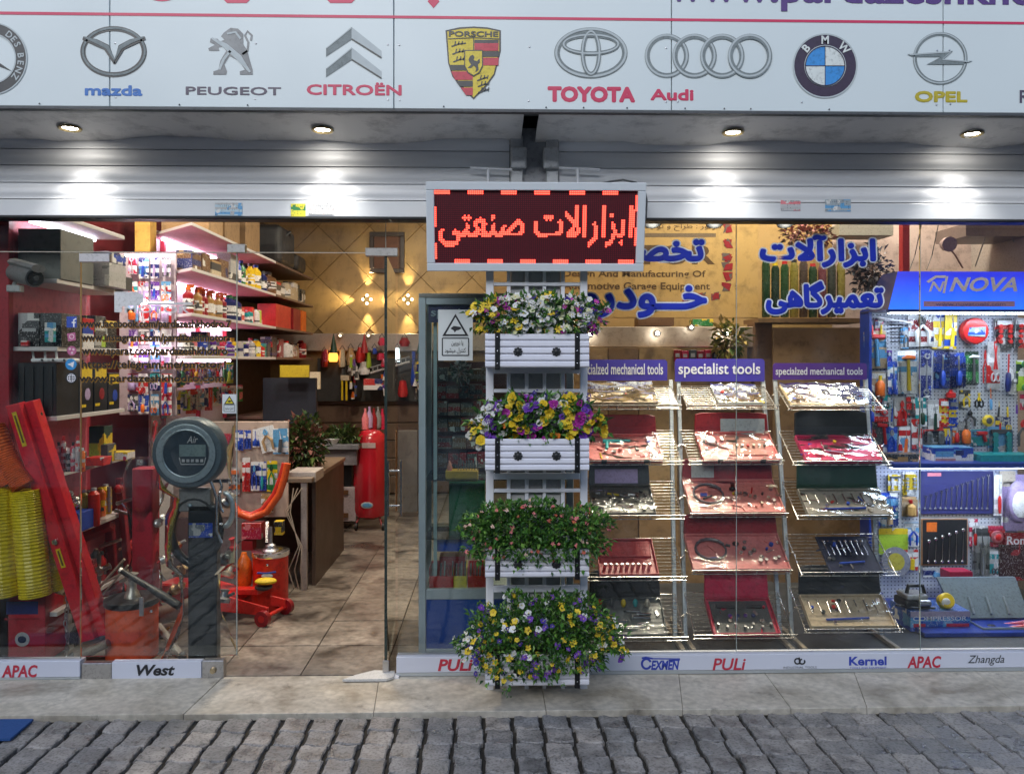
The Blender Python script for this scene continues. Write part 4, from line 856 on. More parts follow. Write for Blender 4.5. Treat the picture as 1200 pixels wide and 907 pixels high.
# window spot lamps hanging from the ceiling over the racks
for k, (px, lab) in enumerate(((765,'black ceiling spot lamp at the top of the window above the left rack'),(838,'black ceiling spot lamp at the top of the window above the middle rack'),(921,'black ceiling spot lamp at the top of the window above the blue Persian lettering'))):
    p = at(px, 262, .55); t = thing('ceiling_spot', lab, 'spot lamp', (p.x, p.y, 3.29), 'ceiling spots inside the window')
    MB().cyl(Vector((p.x,p.y,3.295)), Vector((p.x,p.y,p.z+.06)), .008).build('rod', mat('black'), t, smooth=True)
    M = Matrix.Rotation(R(-25), 3, 'X'); MB().lathe([(.012,.09),(.03,.075),(.05,.0),(.046,.0),(.03,.06)], p, 20, M=M, cap=False).build('shade', mat('black', .35), t, smooth=True)
    MB().sph(p+Vector((0,.01,.03)), .026, 10).build('bulb', SPL, t)
    lamp(p+Vector((0,-.0,-.012)), 30, 115, (R(-18), 0, 0), soft=.03)

# ------------------------------------------------------------------ goods: builders
LM = Matrix.Identity(4)
def tool(mb, k, w_, h, r, M, mi=(1, 2)):
    """a hanging tool inside a w x h field, local frame: x right, z up, front towards -y, hung from the top middle"""
    a, b = mi; V_ = lambda x, y, z: M @ Vector((x*w_, y*min(w_, .05), -z*h))
    if k == 'hammer':
        mb.m(a).tube([V_(0,-.3,.18), V_(0,-.3,.95)], [w_*.09, w_*.12], 6); mb.m(b).tube([V_(-.38,-.3,.15), V_(-.1,-.3,.12), V_(.38,-.3,.14)], [w_*.05, w_*.13, w_*.12], 7)
    elif k == 'driver':
        mb.m(b).tube([V_(0,-.3,.06), V_(0,-.3,.5)], w_*.06, 6); mb.m(a).tube([V_(0,-.3,.5), V_(0,-.3,.56), V_(0,-.3,.8), V_(0,-.3,.95)], [w_*.12, w_*.2, w_*.22, w_*.15], 8)
    elif k == 'pliers':
        for s in (-1, 1): mb.m(a).tube([V_(0,-.3,.32), V_(s*.28,-.3,.55), V_(s*.25,-.3,.95)], [w_*.06, w_*.1, w_*.07], 6); mb.m(b).tube([V_(s*.03,-.3,.3), V_(s*.1,-.3,.2), V_(s*.03,-.3,.06)], [w_*.09, w_*.08, w_*.03], 6)
    elif k == 'wrench':
        mb.m(b).tube([V_(0,-.3,.2), V_(0,-.3,.85)], w_*.1, 6, flat=.5); mb.m(b)
        for z in (.1, .9): mb.tube([V_(.22*math.cos(t), -.3, z + .22*w_/h*math.sin(t)) for t in [R(q) for q in range(-60 if z < .5 else 0, 300 if z < .5 else 361, 45)]], w_*.08, 5)
    elif k == 'tape':
        c = V_(0,-.3,.5); mb.m(a).lathe([(w_*.3,-.012),(w_*.42,-.01),(w_*.42,.01),(w_*.3,.012)], (0,0,0), 16, M=Matrix.Identity(3)) if False else mb.m(a).sph(c, (w_*.42, w_*.16, w_*.42), 9, M.to_3x3()); mb.m(b).sph(c + M.to_3x3() @ Vector((0,-w_*.1,0)), (w_*.24, w_*.09, w_*.24), 8, M.to_3x3())
    elif k == 'scissors':
        for s in (-1, 1): mb.m(b).tube([V_(-s*.1,-.3,.06), V_(s*.12,-.3,.58)], [w_*.04, w_*.08], 5); mb.m(a).tube([V_(s*.2+.17*math.cos(t), -.3, .76+.17*w_/h*2*math.sin(t)) for t in [R(q) for q in range(0, 361, 45)]], w_*.07, 5)
    elif k == 'sockets':
        for i in range(4):
            for j in range(2): c = V_(-.3+.6*j, -.2, .25+.18*i); mb.m(b).cyl(c, c + M.to_3x3() @ Vector((0,-.012,0)), w_*.13, n=8)
        mb.m(a).box(-w_*.45, w_*.45, -.012, -.004, -h*.2, -h*.05, M)
    elif k == 'bottle':
        mb.m(a).lathe([(.3*w_,-h*.95),(.38*w_,-h*.9),(.38*w_,-h*.4),(.15*w_,-h*.25),(.12*w_,-h*.2)], (0,-.02,0), 10) if False else mb.m(a).tube([V_(0,-.3,.95), V_(0,-.3,.9), V_(0,-.3,.45), V_(0,-.3,.3)], [.3*w_,.36*w_,.36*w_,.15*w_], 9); mb.m(b).tube([V_(0,-.3,.3), V_(0,-.3,.1)], .13*w_, 7)
    elif k == 'knife':
        mb.m(a).tube([V_(0,-.3,.95), V_(.05,-.3,.4)], [w_*.16, w_*.13], 6); mb.m(b).tube([V_(.05,-.3,.4), V_(-.03,-.3,.06)], [w_*.08, w_*.03], 5, flat=.4)
    elif k == 'gun':
        mb.m(a).tube([V_(-.3,-.3,.2), V_(.35,-.3,.22)], w_*.14, 7); mb.tube([V_(.15,-.3,.25), V_(.28,-.3,.75)], w_*.11, 7); mb.m(b).tube([V_(-.3,-.3,.2), V_(-.48,-.3,.2)], w_*.05, 5)
    elif k == 'coil':
        for j in range(7): mb.m(a).tube([V_(.42*math.cos(t), -.3+.1*math.sin(t), .15+.11*j) for t in [R(q) for q in range(0, 361, 40)]], w_*.035, 4)
    elif k == 'sander':
        mb.m(a).sph(V_(0,-.3,.45), (w_*.45, w_*.15, h*.4), 9, M.to_3x3()); mb.m(b).sph(V_(0,-.8,.5), (w_*.33, w_*.1, h*.26), 8, M.to_3x3())
UNIQ = {}
def uniq(s):
    UNIQ[s] = UNIQ.get(s, 0) + 1
    return s
def pack(name, r_, Y, card, k, tc1, tc2, label, cat='tool pack', bubble=True, tilt=0., group=None, dep=.0035):
    a, b, c, d = r_; x0, x1, z0, z1 = rect(a, b, c, d, Y); w_, h = x1-x0, z1-z0
    M = Matrix.Translation(((x0+x1)/2, Y, z1)) @ Matrix.Rotation(tilt, 4, 'Y') @ Matrix.Rotation(R(random.uniform(-2,2)), 4, 'Z')
    t = thing(name, label, cat, ((x0+x1)/2, Y, z0), group)
    rr = random.Random(label)
    if card:
        mb = MB(); e = w_*.08; pts = [(-w_/2,-h),(w_/2,-h),(w_/2,-h*.02),(w_*.42,0),(-w_*.42,0),(-w_/2,-h*.02)]
        mb.prism(pts, 0, dep, M); mb.build('card', card, t)
    if k: mb = MB(); tool(mb, k, w_*.92, h*.94, rr, M @ Matrix.Translation((0,-.004,-h*.04)), (0, 1)); mb.build('tool', [mat(tc1, .35), mat(tc2, .3) if isinstance(tc2, (str, tuple)) else tc2], t, smooth=True)
    if bubble and card:
        mb = MB(); q = .85; mb.loft([[M @ Vector((x*w_*q/2, y, -h*.55 + z*h*.43)) for x, z in ((-1,-1),(1,-1),(1,1),(-1,1))] for q, y in ((.92,-.001),(.8,-min(.03,w_*.4)))]); mb.build('bubble', BLISTER, t)
    return t
def carton(name, r_, Y, dep, m, label, cat='box', side=None, lab=None, bevel=.0015, group=None):
    a, b, c, d = r_; x0, x1, z0, z1 = rect(a, b, c, d, Y)
    t = thing(name, label, cat, ((x0+x1)/2, Y+dep/2, z0), group)
    MB().box(x0, x1, Y, Y+dep, z0, z1).build('body', m, t, bevel=bevel)
    if lab:
        for (u0, v0, u1, v1, lm) in lab: MB().box(x0+(x1-x0)*u0, x0+(x1-x0)*u1, Y-.0012, Y-.0002, z1-(z1-z0)*v1, z1-(z1-z0)*v0).build('label', lm if not isinstance(lm, (str, tuple)) else mat(lm), t)
    return t

# ------------------------------------------------------------------ wire racks
RK = mat((.40,.43,.46), .35, .4, .1, 20, key='rack paint'); WIRE = mat((.62,.60,.56), .25, .8, .1, 20, key='rack wire')
HB1 = mat((.06,.045,.36), .35, 0, .05, 3, key='header blue'); HB2 = mat((.09,.035,.26), .35, 0, .05, 3, key='header violet')
def tilt_frame(x0, x1, yb, zb, yf, zf):
    """frame of a sloping shelf: origin at back left, x right, y down the slope to the front, z out of the shelf"""
    u = Vector((1,0,0)); v_ = Vector((0, yf-yb, zf-zb)); ln = v_.length; v_.normalize(); n_ = u.cross(v_)
    if n_.z < 0: n_ = -n_
    M = Matrix(((u.x, v_.x, n_.x, x0), (u.y, v_.y, n_.y, yb), (u.z, v_.z, n_.z, zb), (0,0,0,1))); return M, x1-x0, ln
def rack(pxt, pxb, hdr, word, shelves, label, hm, wr):
    Yt, Yb = .82, .30
    xl_t, xr_t = at(pxt[0],447,Yt).x, at(pxt[1],447,Yt).x; xl_b, xr_b = at(pxb[0],755,Yb).x, at(pxb[1],755,Yb).x
    zt = at(600,425,Yt).z - (hdr[3]-425)*mpp(Yt) + .004; zb = .048
    t = thing('wire_rack', label, 'display rack', ((xl_b+xr_b)/2, .5, zb), 'sloping wire racks in the window')
    def post(s, z): u = (z-zb)/(zt-zb); return Vector(((xl_b if s < 0 else xr_b)*(1-u) + (xl_t if s < 0 else xr_t)*u, Yb*(1-u)+Yt*u, z))
    for s in (-1, 1):
        p0, p1 = post(s, zb), post(s, zt+.0); mb = MB(); mb.loft([[p + Vector((dx, dy, 0)) for dx, dy in ((-.011,-.011),(.011,-.011),(.011,.011),(-.011,.011))] for p in (p0, p1)]); mb.build('post', RK, t, bevel=.002)
        mb = MB(); f0 = Vector((p0.x, .12, zb+.012)); mb.loft([[p + Vector((dx, 0, dz_)) for dx, dz_ in ((-.012,-.01),(.012,-.01),(.012,.01),(-.012,.01))] for p in (f0, Vector((p0.x, .62, zb+.012)))]); mb.build('foot', mat((.45,.40,.33), .35, .4, key='rack foot'), t, bevel=.002)
    x0, x1, z0, z1 = rect(hdr[0], hdr[1]-.5, hdr[2], hdr[3], Yt-.02)
    rd = .02; n = 5; pts = [(x0, z0), (x1, z0)] + [(x1-rd+rd*math.cos(a), z1-rd+rd*math.sin(a)) for a in [R(90*k/n) for k in range(n+1)]] + [(x0+rd-rd*math.sin(a), z1-rd+rd*math.cos(a)) for a in [R(90*k/n) for k in range(n+1)]]
    MB().prism(pts, Yt-.02, Yt-.014).build('header', hm, t)
    text(word, wr, Yt-.0212, mat((.72,.74,.85), .4, key='header type'), t, bold=.015)
    out = []
    for (yf_, zlen) in [(q, .30) for q in shelves]:
        # front edge seen at picture row yf_ ; shelf runs back up to the posts
        Yf = None
        for k in range(6):
            zf = EYE.z + (425-yf_)*mpp(Yf if Yf is not None else .3); u = (zf+.1-zb)/(zt-zb); Yf = Yb*(1-u)+Yt*u - .22
        zbk = zf + (.12 if yf_ < 500 else .165); u = (zbk-zb)/(zt-zb); Ybk = Yb*(1-u)+Yt*u - .012; pl, pr = post(-1, zbk), post(1, zbk)
        M, W, LN_ = tilt_frame(pl.x+.0, pr.x-.0, Ybk, zbk, Yf, zf)
        mb = MB(); e = .012
        P = lambda x, y, z=0: M @ Vector((x, y, z))
        mb.tube([P(-e,LN_), P(W+e,LN_)], .0028, 6); mb.tube([P(-e,LN_,.028), P(W+e,LN_,.028)], .0022, 6); mb.tube([P(0,0), P(W,0)], .0026, 6)
        for x in (0, W): mb.tube([P(x,0), P(x,LN_), P(x,LN_,.028)], .0026, 6)
        for k in range(1, 12): y = LN_*k/12; mb.tube([P(0,y), P(W,y)], .0016, 4)
        for x in (W*.33, W*.66): mb.tube([P(x,0,-.003), P(x,LN_,-.003), P(x,LN_,.028)], .002, 5)
        for s, x in ((-1,-.02),(1,W+.02)): mb.tube([P(0 if s < 0 else W, LN_*.55, .02), P(x, LN_*.5, .02), P(x, LN_*.5, -.015)], .0025, 5)
        mb.build('wire_shelf', WIRE, t, smooth=True); out.append((M, W, LN_))
    return out
SH1 = rack((682,786),(684,791),(684,422,782,446),'specialzed mechanical tools',(480,545,609,681,752),'left sloping wire rack partly behind the flower stand, violet blue header', HB1, (676,426,777,443))
SH2 = rack((795,894),(803,914),(791,421,896,447),'specialist tools',(480,545,607,674,750),'middle sloping wire rack with the largest header lettering', HB1, (795,425.5,891,442.5))
SH3 = rack((908,1014),(928,1032),(906,426,1016,445),'specialzed mechanical tools',(481,546,610,677,744),'right sloping wire rack under the purple header', HB2, (909,430.5,1011,442))
MET = mat((.42,.38,.33), .3, .6, .5, 60, .8, 90, key='packed metal parts')
def case(fr, x0, x1, y0, y1, colr, label, lid=None, lidm=None, content='mix', seed=0, wrap=True, latches=True, h=.028, name='tool_case', cat='tool case', lid_h=.16):
    M, W, LN_ = fr; X0, X1 = W*x0, W*x1; Ya, Yb_ = LN_*y0, LN_*y1; rr = random.Random(seed)
    o = M @ Vector(((X0+X1)/2, Yb_, 0)); t = thing(name, label, cat, o)
    def bx(a, b, c, d, e, f, nm, m, bev=.0): return MB().box(a, b, c, d, e, f, M).build(nm, m, t, bevel=bev)
    z0 = .004; cm = mat(colr, .35, 0, .15, 12, .15, 40)
    mb = MB(); tk = .006; mb.box(X0, X1, Ya, Yb_, z0, z0+.008, M); mb.box(X0, X0+tk, Ya, Yb_, z0+.008, z0+h, M); mb.box(X1-tk, X1, Ya, Yb_, z0+.008, z0+h, M); mb.box(X0+tk, X1-tk, Ya, Ya+tk, z0+.008, z0+h, M); mb.box(X0+tk, X1-tk, Yb_-tk, Yb_, z0+.008, z0+h, M)
    mb.build('tray', cm, t, bevel=.002)
    if lid:
        lm_ = mat(lid, .4, 0, .15, 10, .1, 30) if isinstance(lid, (str, tuple)) else lid
        Mi = M @ Matrix.Translation((X0, Ya, z0+h)) @ Matrix.Rotation(R(62), 4, 'X'); w_ = X1-X0; pts = [(0,0),(w_,0),(w_*.985,lid_h),(w_*.9,lid_h+.01),(w_*.1,lid_h+.01),(w_*.015,lid_h)]
        mb = MB(); Ml = M @ Matrix.Translation((X0, Ya+.001, z0+h-.004)) @ Matrix.Rotation(R(40), 4, 'X'); mb.prism(pts, 0, -.018, Ml); mb.build('lid', lm_, t, bevel=.003)
        if lidm:
            u0, v0, u1, v1, mm = lidm; mb = MB(); mb.prism([(w_*u0, lid_h*v0),(w_*u1, lid_h*v0),(w_*u1, lid_h*v1),(w_*u0, lid_h*v1)], .0, .002, Ml); mb.build('leaflet', mat(mm), t)
    w_, l_ = X1-X0-.03, Yb_-Ya-.03
    P = lambda u, v_, z: M @ Vector((X0+.015+w_*u, Ya+.015+l_*v_, z0+.010+z))
    mats = [STEEL, mat('dgrey'), mat((.55,.5,.42), .3, .6), mat('blue'), mat('yellow'), mat('teal'), mat('red')]
    if content == 'sockets':
        for i in range(9):
            mb = MB(); mb.lathe([(.0095,0),(.0095,.03),(.006,.031)], P(.06+i*.105, .8, 0), 12, M=M.to_3x3().to_4x4()); mb.build('socket', CHROME, t, smooth=True)
        bx(X0+.02, X1-.02, Ya+.012, Ya+l_*.55, z0+.008, z0+.02, 'insert', mat(colr, .5), .002)
    elif content == 'wrenches':
        for i in range(8):
            mb = MB(); u = .06+i*.12; mb.tube([P(u,.12,.004), P(u,.55,.004)], .0035, 6); mb.sph(P(u,.1,.004), (.008,.008,.004), 6); mb.build('wrench', CHROME, t, smooth=True)
        mb = MB(); mb.tube([P(.2,.8,.006), P(.75,.75,.006)], .006, 6); mb.build('ratchet', mat('blue'), t)
    elif content == 'shiny':
        for i in range(14):
            mb = MB(); u, v_ = (i % 7)/7+.06, .25 + .45*(i//7) + rr.uniform(-.05,.05); mb.tube([P(u,v_,.006), P(u+rr.uniform(.02,.12), v_+rr.uniform(-.1,.15), .006)], rr.uniform(.004,.007), 7); mb.build('bit', STEEL, t, smooth=True)
    elif content == 'lights':
        for i in range(5): mb = MB(); mb.sph(P(.1+i*.18,.12,.02), (.014,.014,.022), 8); mb.build('handle', mats[(6,1,4,5,2)[i]], t, smooth=True)
        for i in range(6): mb = MB(); mb.tube([P(rr.random()*.8,.3+.1*i,.006), P(rr.random()*.8+.1,.35+.1*i,.012)], .007, 7); mb.build('bit', CHROME, t, smooth=True)
    elif content == 'inset':
        bx(X0+.02, X1-.02, Ya+.014, Yb_-.012, z0+.008, z0+.014, 'insert', mat('dgrey'))
        for i in range(4): mb = MB(); mb.sph(P(.3+i*.13,.5,.012), (.011,.011,.01), 8); mb.build('plug', mat('dblue' if i % 2 else 'purple'), t, smooth=True)
        for i in range(7): mb = MB(); c = P(.06+i*.145,.86 if i % 2 else .78,.004); mb.cyl(c, c+M.to_3x3()@Vector((0,0,.018)), .007); mb.build('plug', STEEL, t, smooth=True)
        for i in range(2): mb = MB(); mb.tube([P(.12+.5*i,.2,.01), P(.42+.45*i,.22,.01)], .009, 8); mb.build('bit', mat('black'), t, smooth=True)
    elif content == 'hoses':
        mb = MB(); mb.tube([P(.22+.17*math.cos(a), .45+.32*math.sin(a), .008+.0006*k) for k, a in enumerate([R(q) for q in range(0, 700, 24)])], .0055, 6); mb.build('hose', mat((.12,.10,.12), .3), t, smooth=True)
        mb = MB(); mb.sph(P(.52,.25,.012), (.018,.018,.012), 8); mb.build('gauge', mat('black'), t, smooth=True)
        for i in range(9): mb = MB(); c = P(.55+.05*i, .3+.5*rr.random(), .004); mb.cyl(c, c+M.to_3x3()@Vector((0,0,.014)), rr.uniform(.006,.012), n=9); mb.build('adapter', mats[rr.choice((0,0,1,2,3))], t, smooth=True)
    elif content == 'gauge':
        mb = MB(); c = P(.15,.3,.012); mb.lathe([(.026,0),(.03,.004),(.026,.014),(.0,.014)], c, 20, M=M.to_3x3().to_4x4()); mb.build('gauge', mat((.6,.6,.62), .3, .5), t, smooth=True)
        bx(X0+w_*.4, X0+w_*.95, Ya+.02, Ya+l_*.9, z0+.008, z0+.016, 'insert', mat((.42,.16,.12), .4), .002)
        for i in range(6): mb = MB(); c = P(.5+.08*i, .5, .01); mb.cyl(c, c+M.to_3x3()@Vector((0,0,.012)), .008, n=8); mb.build('adapter', mats[(2,0,6,2,0,1)[i]], t, smooth=True)
    elif content == 'gun':
        mb = MB(); mb.tube([P(.22,.28,.02), P(.62,.28,.02)], [.012,.008], 8); mb.tube([P(.28,.3,.02), P(.26,.62,.02)], .009, 8); mb.build('spray_gun', mat('teal', .3), t, smooth=True)
        for i in range(6): mb = MB(); c = P(.9, .1+.15*i, .006); mb.cyl(c, c+M.to_3x3()@Vector((0,0,.01)), .012, n=9); mb.build('adapter', mats[(0,3,0,2,0,1)[i]], t, smooth=True)
    elif content == 'moulded':
        for i in range(5): mb = MB(); c = P(.15+.7*rr.random(), .2+.6*rr.random(), .004); mb.sph(c, (rr.uniform(.02,.045), rr.uniform(.012,.03), .012), 8, M.to_3x3()); mb.build('moulded_insert', mat(colr, .3), t, smooth=True)
        mb = MB(); mb.tube([P(.3,.2,.01), P(.3,.6,.01), P(.55,.7,.01), P(.6,.3,.01), P(.9,.35,.01)], .004, 6); mb.build('clamp_arm', CHROME, t, smooth=True)
    if content not in ('sockets',):
        for i in range(13):      # loose small parts pressed into the tray
            u, v_ = rr.random(), .1+.8*rr.random(); mm = rr.choice([STEEL, CHROME, mat('dgrey'), cm, cm, mats[rr.choice((2,3,6,4))]]); mb = MB(); c = P(u, v_, .001); s_ = rr.uniform(.006,.013); a_ = rr.uniform(0,3)
            if i % 3 == 0: mb.cyl(c, c+M.to_3x3()@Vector((0,0,rr.uniform(.008,.016))), s_, n=9)
            elif i % 3 == 1: mb.tube([c, c+M.to_3x3()@Vector((math.cos(a_)*s_*5, math.sin(a_)*s_*5, .003))], s_*.5, 6)
            else: mb.cbox((0,0,0), (s_*3, s_*1.6, .012), None); mb.v = [tuple(M @ Vector((x*math.cos(a_)-y*math.sin(a_), x*math.sin(a_)+y*math.cos(a_), z)) + (c - M.to_translation()) - Vector((0,0,0))) for x, y, z in mb.v]
            mb.build('part', mm, t, smooth=True)
    if latches:
        for u in (.22, .78): bx(X0+(X1-X0)*u-.014, X0+(X1-X0)*u+.014, Yb_, Yb_+.006, z0+.004, z0+h+.004, 'latch', mat('black', .35), .001)
    if wrap:
        n = 12; mb = MB(); vs = []
        for j in range(n+1):
            for i in range(n+1): vs.append(M @ Vector((X0-.004+(X1-X0+.008)*i/n, Ya-.004+(Yb_-Ya+.008)*j/n, z0+h+.005+rr.uniform(-.005,.008))))
        mb.add(vs, [(j*(n+1)+i, j*(n+1)+i+1, (j+1)*(n+1)+i+1, (j+1)*(n+1)+i) for j in range(n) for i in range(n)]); mb.build('plastic_film', BLISTER, t, smooth=True)
    return t
PR = (.72,.20,.19)
case(SH1[0], .0, .76, .05, .9, (.5,.40,.27), 'tan tray of tools under shiny film on the top shelf of the left rack', content='moulded', seed=1, latches=False)
case(SH1[1], .0, .80, .22, .98, PR, 'rose red case with a teal spray gun on the second shelf of the left rack', lid='dred', content='gun', seed=2, lid_h=.1)
case(SH1[2], .05, .72, .2, .95, (.10,.10,.09), 'dark case with a pale leaflet in its lid, third shelf of left rack', lid='dgrey', lidm=(.1,.1,.8,.8,'lilac'), content='shiny', seed=3, latches=False, lid_h=.11)
case(SH1[3], .12, .74, .1, .95, (.45,.05,.06), 'red case with a row of nine chrome sockets on the left rack', content='sockets', seed=4, latches=False, wrap=False)
case(SH1[4], .05, .82, .15, .95, (.13,.14,.14), 'case with coloured handles and chrome pieces on the lowest shelf of the left rack', lid='black', content='lights', seed=5, latches=False, lid_h=.13)
case(SH2[0], .36, .86, .05, .85, (.5,.5,.48), 'silver wrapped set lying alone on the top shelf of the middle rack', content='shiny', seed=6, latches=False, h=.016, name='wrapped_set', cat='tool set')
case(SH2[1], .14, .98, .16, .98, PR, 'red case with a round gauge and a white leaflet, second shelf of the middle rack', lid='dred', lidm=(.35,.05,.95,.75,'lgrey'), content='gauge', seed=7, lid_h=.1)
case(SH2[2], -.01, 1.0, .1, .98, (.68,.22,.2), 'biggest rose red case, filled to both sides of the third shelf, middle rack', lid='dred', lidm=(.1,.1,.35,.9,'lgrey'), content='hoses', seed=8, latches=False, lid_h=.11)
case(SH2[3], -.01, 1.01, .12, .98, (.64,.2,.2), 'rose red case with a coiled hose on the fourth shelf of the middle rack', lid='dred', content='hoses', seed=9, latches=False, lid_h=.1)
case(SH2[4], .18, .86, .2, .98, (.58,.04,.09), 'crimson case with upright maroon lid on the lowest shelf of the middle rack', lid='crimson', content='inset', seed=10, latches=False, lid_h=.13)
case(SH3[0], .03, .84, .0, .9, (.6,.48,.3), 'cream moulded tray on the top shelf of the right rack', content='moulded', seed=11, latches=False, h=.02)
case(SH3[1], .12, .92, .25, .98, (.55,.03,.12), 'crimson tray with a black lid on the second shelf of the right rack', lid='black', content='moulded', seed=12, latches=False, lid_h=.13)
case(SH3[2], .1, .98, .3, .98, (.32,.3,.27), 'open tray of chrome tools under a dark green lid on the right rack', lid=(.01,.04,.025), content='wrenches', seed=13, latches=False, lid_h=.15)
case(SH3[3], .3, .86, .1, .98, (.02,.025,.06), 'dark pouch of spanners tilted on the fourth shelf of the right rack', content='wrenches', seed=14, latches=False, wrap=False, h=.012)
case(SH3[4], .05, .95, .25, .95, (.55,.45,.33), 'bright tray of metal tools under a black lid, lowest shelf of right rack', lid='black', content='wrenches', seed=15, latches=False, lid_h=.14)

# ------------------------------------------------------------------ boards and cartons behind the racks
CB = [mat((.40,.25,.12), .6, 0, .15, 3, .2, 60, key='cardboard a'), mat((.28,.17,.08), .6, 0, .15, 3, .2, 60, key='cardboard b'), mat((.48,.32,.15), .6, 0, .12, 3, .2, 60, key='cardboard c')]
YC = 1.38
for r_, m_, lb in (((655,408,712,560),CB[2],'tall tan carton behind the left end of the left rack'), ((713,408,748,560),CB[1],'narrow brown carton behind the left rack'), ((749,408,794,600),CB[2],'tan carton behind the right side of the left rack'),
                   ((795,424,880,640),CB[1],'wide brown carton behind the middle rack'), ((884,378,905,760),mat((.22,.12,.06), .5, 0, .2, 4, key='cabinet edge'),'dark brown upright board between the middle and right rack'), ((906,384,1012,560),CB[0],'broad tan board behind the right rack header'),
                   ((655,561,748,760),CB[1],'brown carton low behind the left rack'), ((749,601,830,760),CB[0],'tan carton low behind the gap between the left and middle rack'), ((831,641,883,760),CB[1],'brown carton low behind the middle rack'), ((906,561,1012,760),CB[1],'brown board low behind the right rack')):
    carton('carton', r_, YC+random.uniform(0,.04), .15, m_, lb, 'carton')
for k in range(6): carton('small_box', (790+k*9, 410+(k%2), 798+k*9, 424), YC, .1, mat(('dred','crimson','dgrey')[k%3], .3), 'small dark red box behind the middle rack header, ' + ORDN[k] + ' from the left', 'box', lab=[(.2,.3,.8,.6,'lgrey')], group='dark red boxes behind the middle rack header')
# artificial plant at the pelmet
def shrub(label, c, rad, n, cols, leaf_l, seed, name='potted_plant', cat='plant', fl=None, pot=None):
    r = random.Random(seed); t = thing(name, label, cat, (c[0], c[1], c[2]-rad[2])); mb = MB()
    for i in range(n):
        d = Vector((r.gauss(0,1), r.gauss(0,1), r.gauss(0,1))).normalized(); u = r.random()**.45; p = Vector(c) + Vector((d.x*rad[0], d.y*rad[1], d.z*rad[2]))*u
        L_ = leaf_l*r.uniform(.6,1.4); mb.m(r.randrange(len(cols))); leaf(mb, p, (d+Vector((r.gauss(0,.5),r.gauss(0,.5),r.gauss(0,.5)))).normalized(), Vector((0,.2,1)), L_, L_*.28)
    kind(mb.build('foliage', cols, t), 'stuff')
    mb = MB()
    for i in range(8): mb.tube([Vector(c)-Vector((0,0,rad[2])), Vector(c)+Vector((r.uniform(-.6,.6)*rad[0], r.uniform(-.6,.6)*rad[1], r.uniform(-.3,.8)*rad[2]))], .002, 4)
    mb.build('stem', mat('brown'), t)
    if pot: mb = MB(); mb.lathe([(pot*.7,-.0),(pot,.08),(pot*1.05,.085),(pot*.9,.08)], (c[0],c[1],c[2]-rad[2]-.05), 16); mb.build('pot', mat('white'), t, smooth=True)
    return t
GY = [mat((.45,.42,.08), .5, key='yellow green leaf'), mat((.12,.2,.04), .5, key='mid green leaf'), mat((.55,.4,.12), .5, key='straw leaf')]
p = at(855,398,1.3); shrub('yellow green artificial plant beside the spot lamp above the middle rack', p, (.11,.06,.13), 260, GY, .05, 3)
PKL = [mat((.35,.12,.12), .5, key='dusky pink leaf'), mat((.12,.09,.06), .5, key='dull leaf'), mat((.45,.22,.2), .5, key='pale pink leaf')]
p = at(945,276,1.2); shrub('dusky pink artificial blossom hanging at the top of the window above the blue lettering', p, (.17,.08,.09), 420, PKL, .035, 4)
GRL = [mat((.06,.07,.09), .5, key='slate leaf'), mat((.2,.2,.24), .5, key='ash leaf')]
p = at(1022,320,1.1); shrub('dark grey artificial foliage between the lettering and the glowing blue header', p, (.13,.08,.17), 420, GRL, .04, 5)
carton('grey_box', (984,262,1047,276), 1.5, .2, mat((.36,.35,.30), .6), 'pale grey box on top of the cabinet at the top of the window', 'box')
for k in range(9):
    px = 893+k*11; cc = [(.015,.05,.018),(.012,.03,.015),(.02,.06,.02),(.2,.17,.03),(.06,.04,.03),(.015,.04,.015),(.12,.03,.04),(.03,.035,.025),(.2,.17,.04)][k]
    a, b, c, d = px, 298+(k*7)%9, px+9, 372; x0, x1, z0, z1 = rect(a,b,c,d,1.5); x = (x0+x1)/2; rr_ = (x1-x0)/2
    t = thing('canister', ('green','dark green','bright green','yellow','brown','green','crimson','olive','yellow')[k] + ' canister behind the Persian lettering, ' + ORDN[k] + ' of its row from the left', 'canister', (x,1.5,z0), 'canisters on the shelf behind the blue lettering')
    MB().lathe([(rr_*.95,0),(rr_*1.05,.01),(rr_*1.05,(z1-z0)*.84),(rr_*.7,(z1-z0)*.9)], (x,1.5,z0), 12).build('body', mat(cc, .25), t, smooth=True)
    MB().lathe([(rr_*.72,(z1-z0)*.9),(rr_*.7,(z1-z0)*.95)], (x,1.5,z0), 10).build('cap', mat(('black','yellow','red')[k%3]), t, smooth=True)
tag(MB().pbox(888,373,1014,378,1.36,.3).build('shelf_board', CB[1], org=at(950,378,1.36)), 'brown shelf board carrying the bottles behind the blue lettering', 'shelf')
tag(MB().pbox(748,372,790,382,1.5,.15).build('box', mat('brown'), org=at(770,382,1.5)), 'dark brown box lying on the pelmet under the banner', 'box')
carton('green_box', (812,374,836,382), 1.5, .1, printed('green','yellow','white',freq=60,cell=40), 'little green and yellow box lying on the pelmet', 'box')
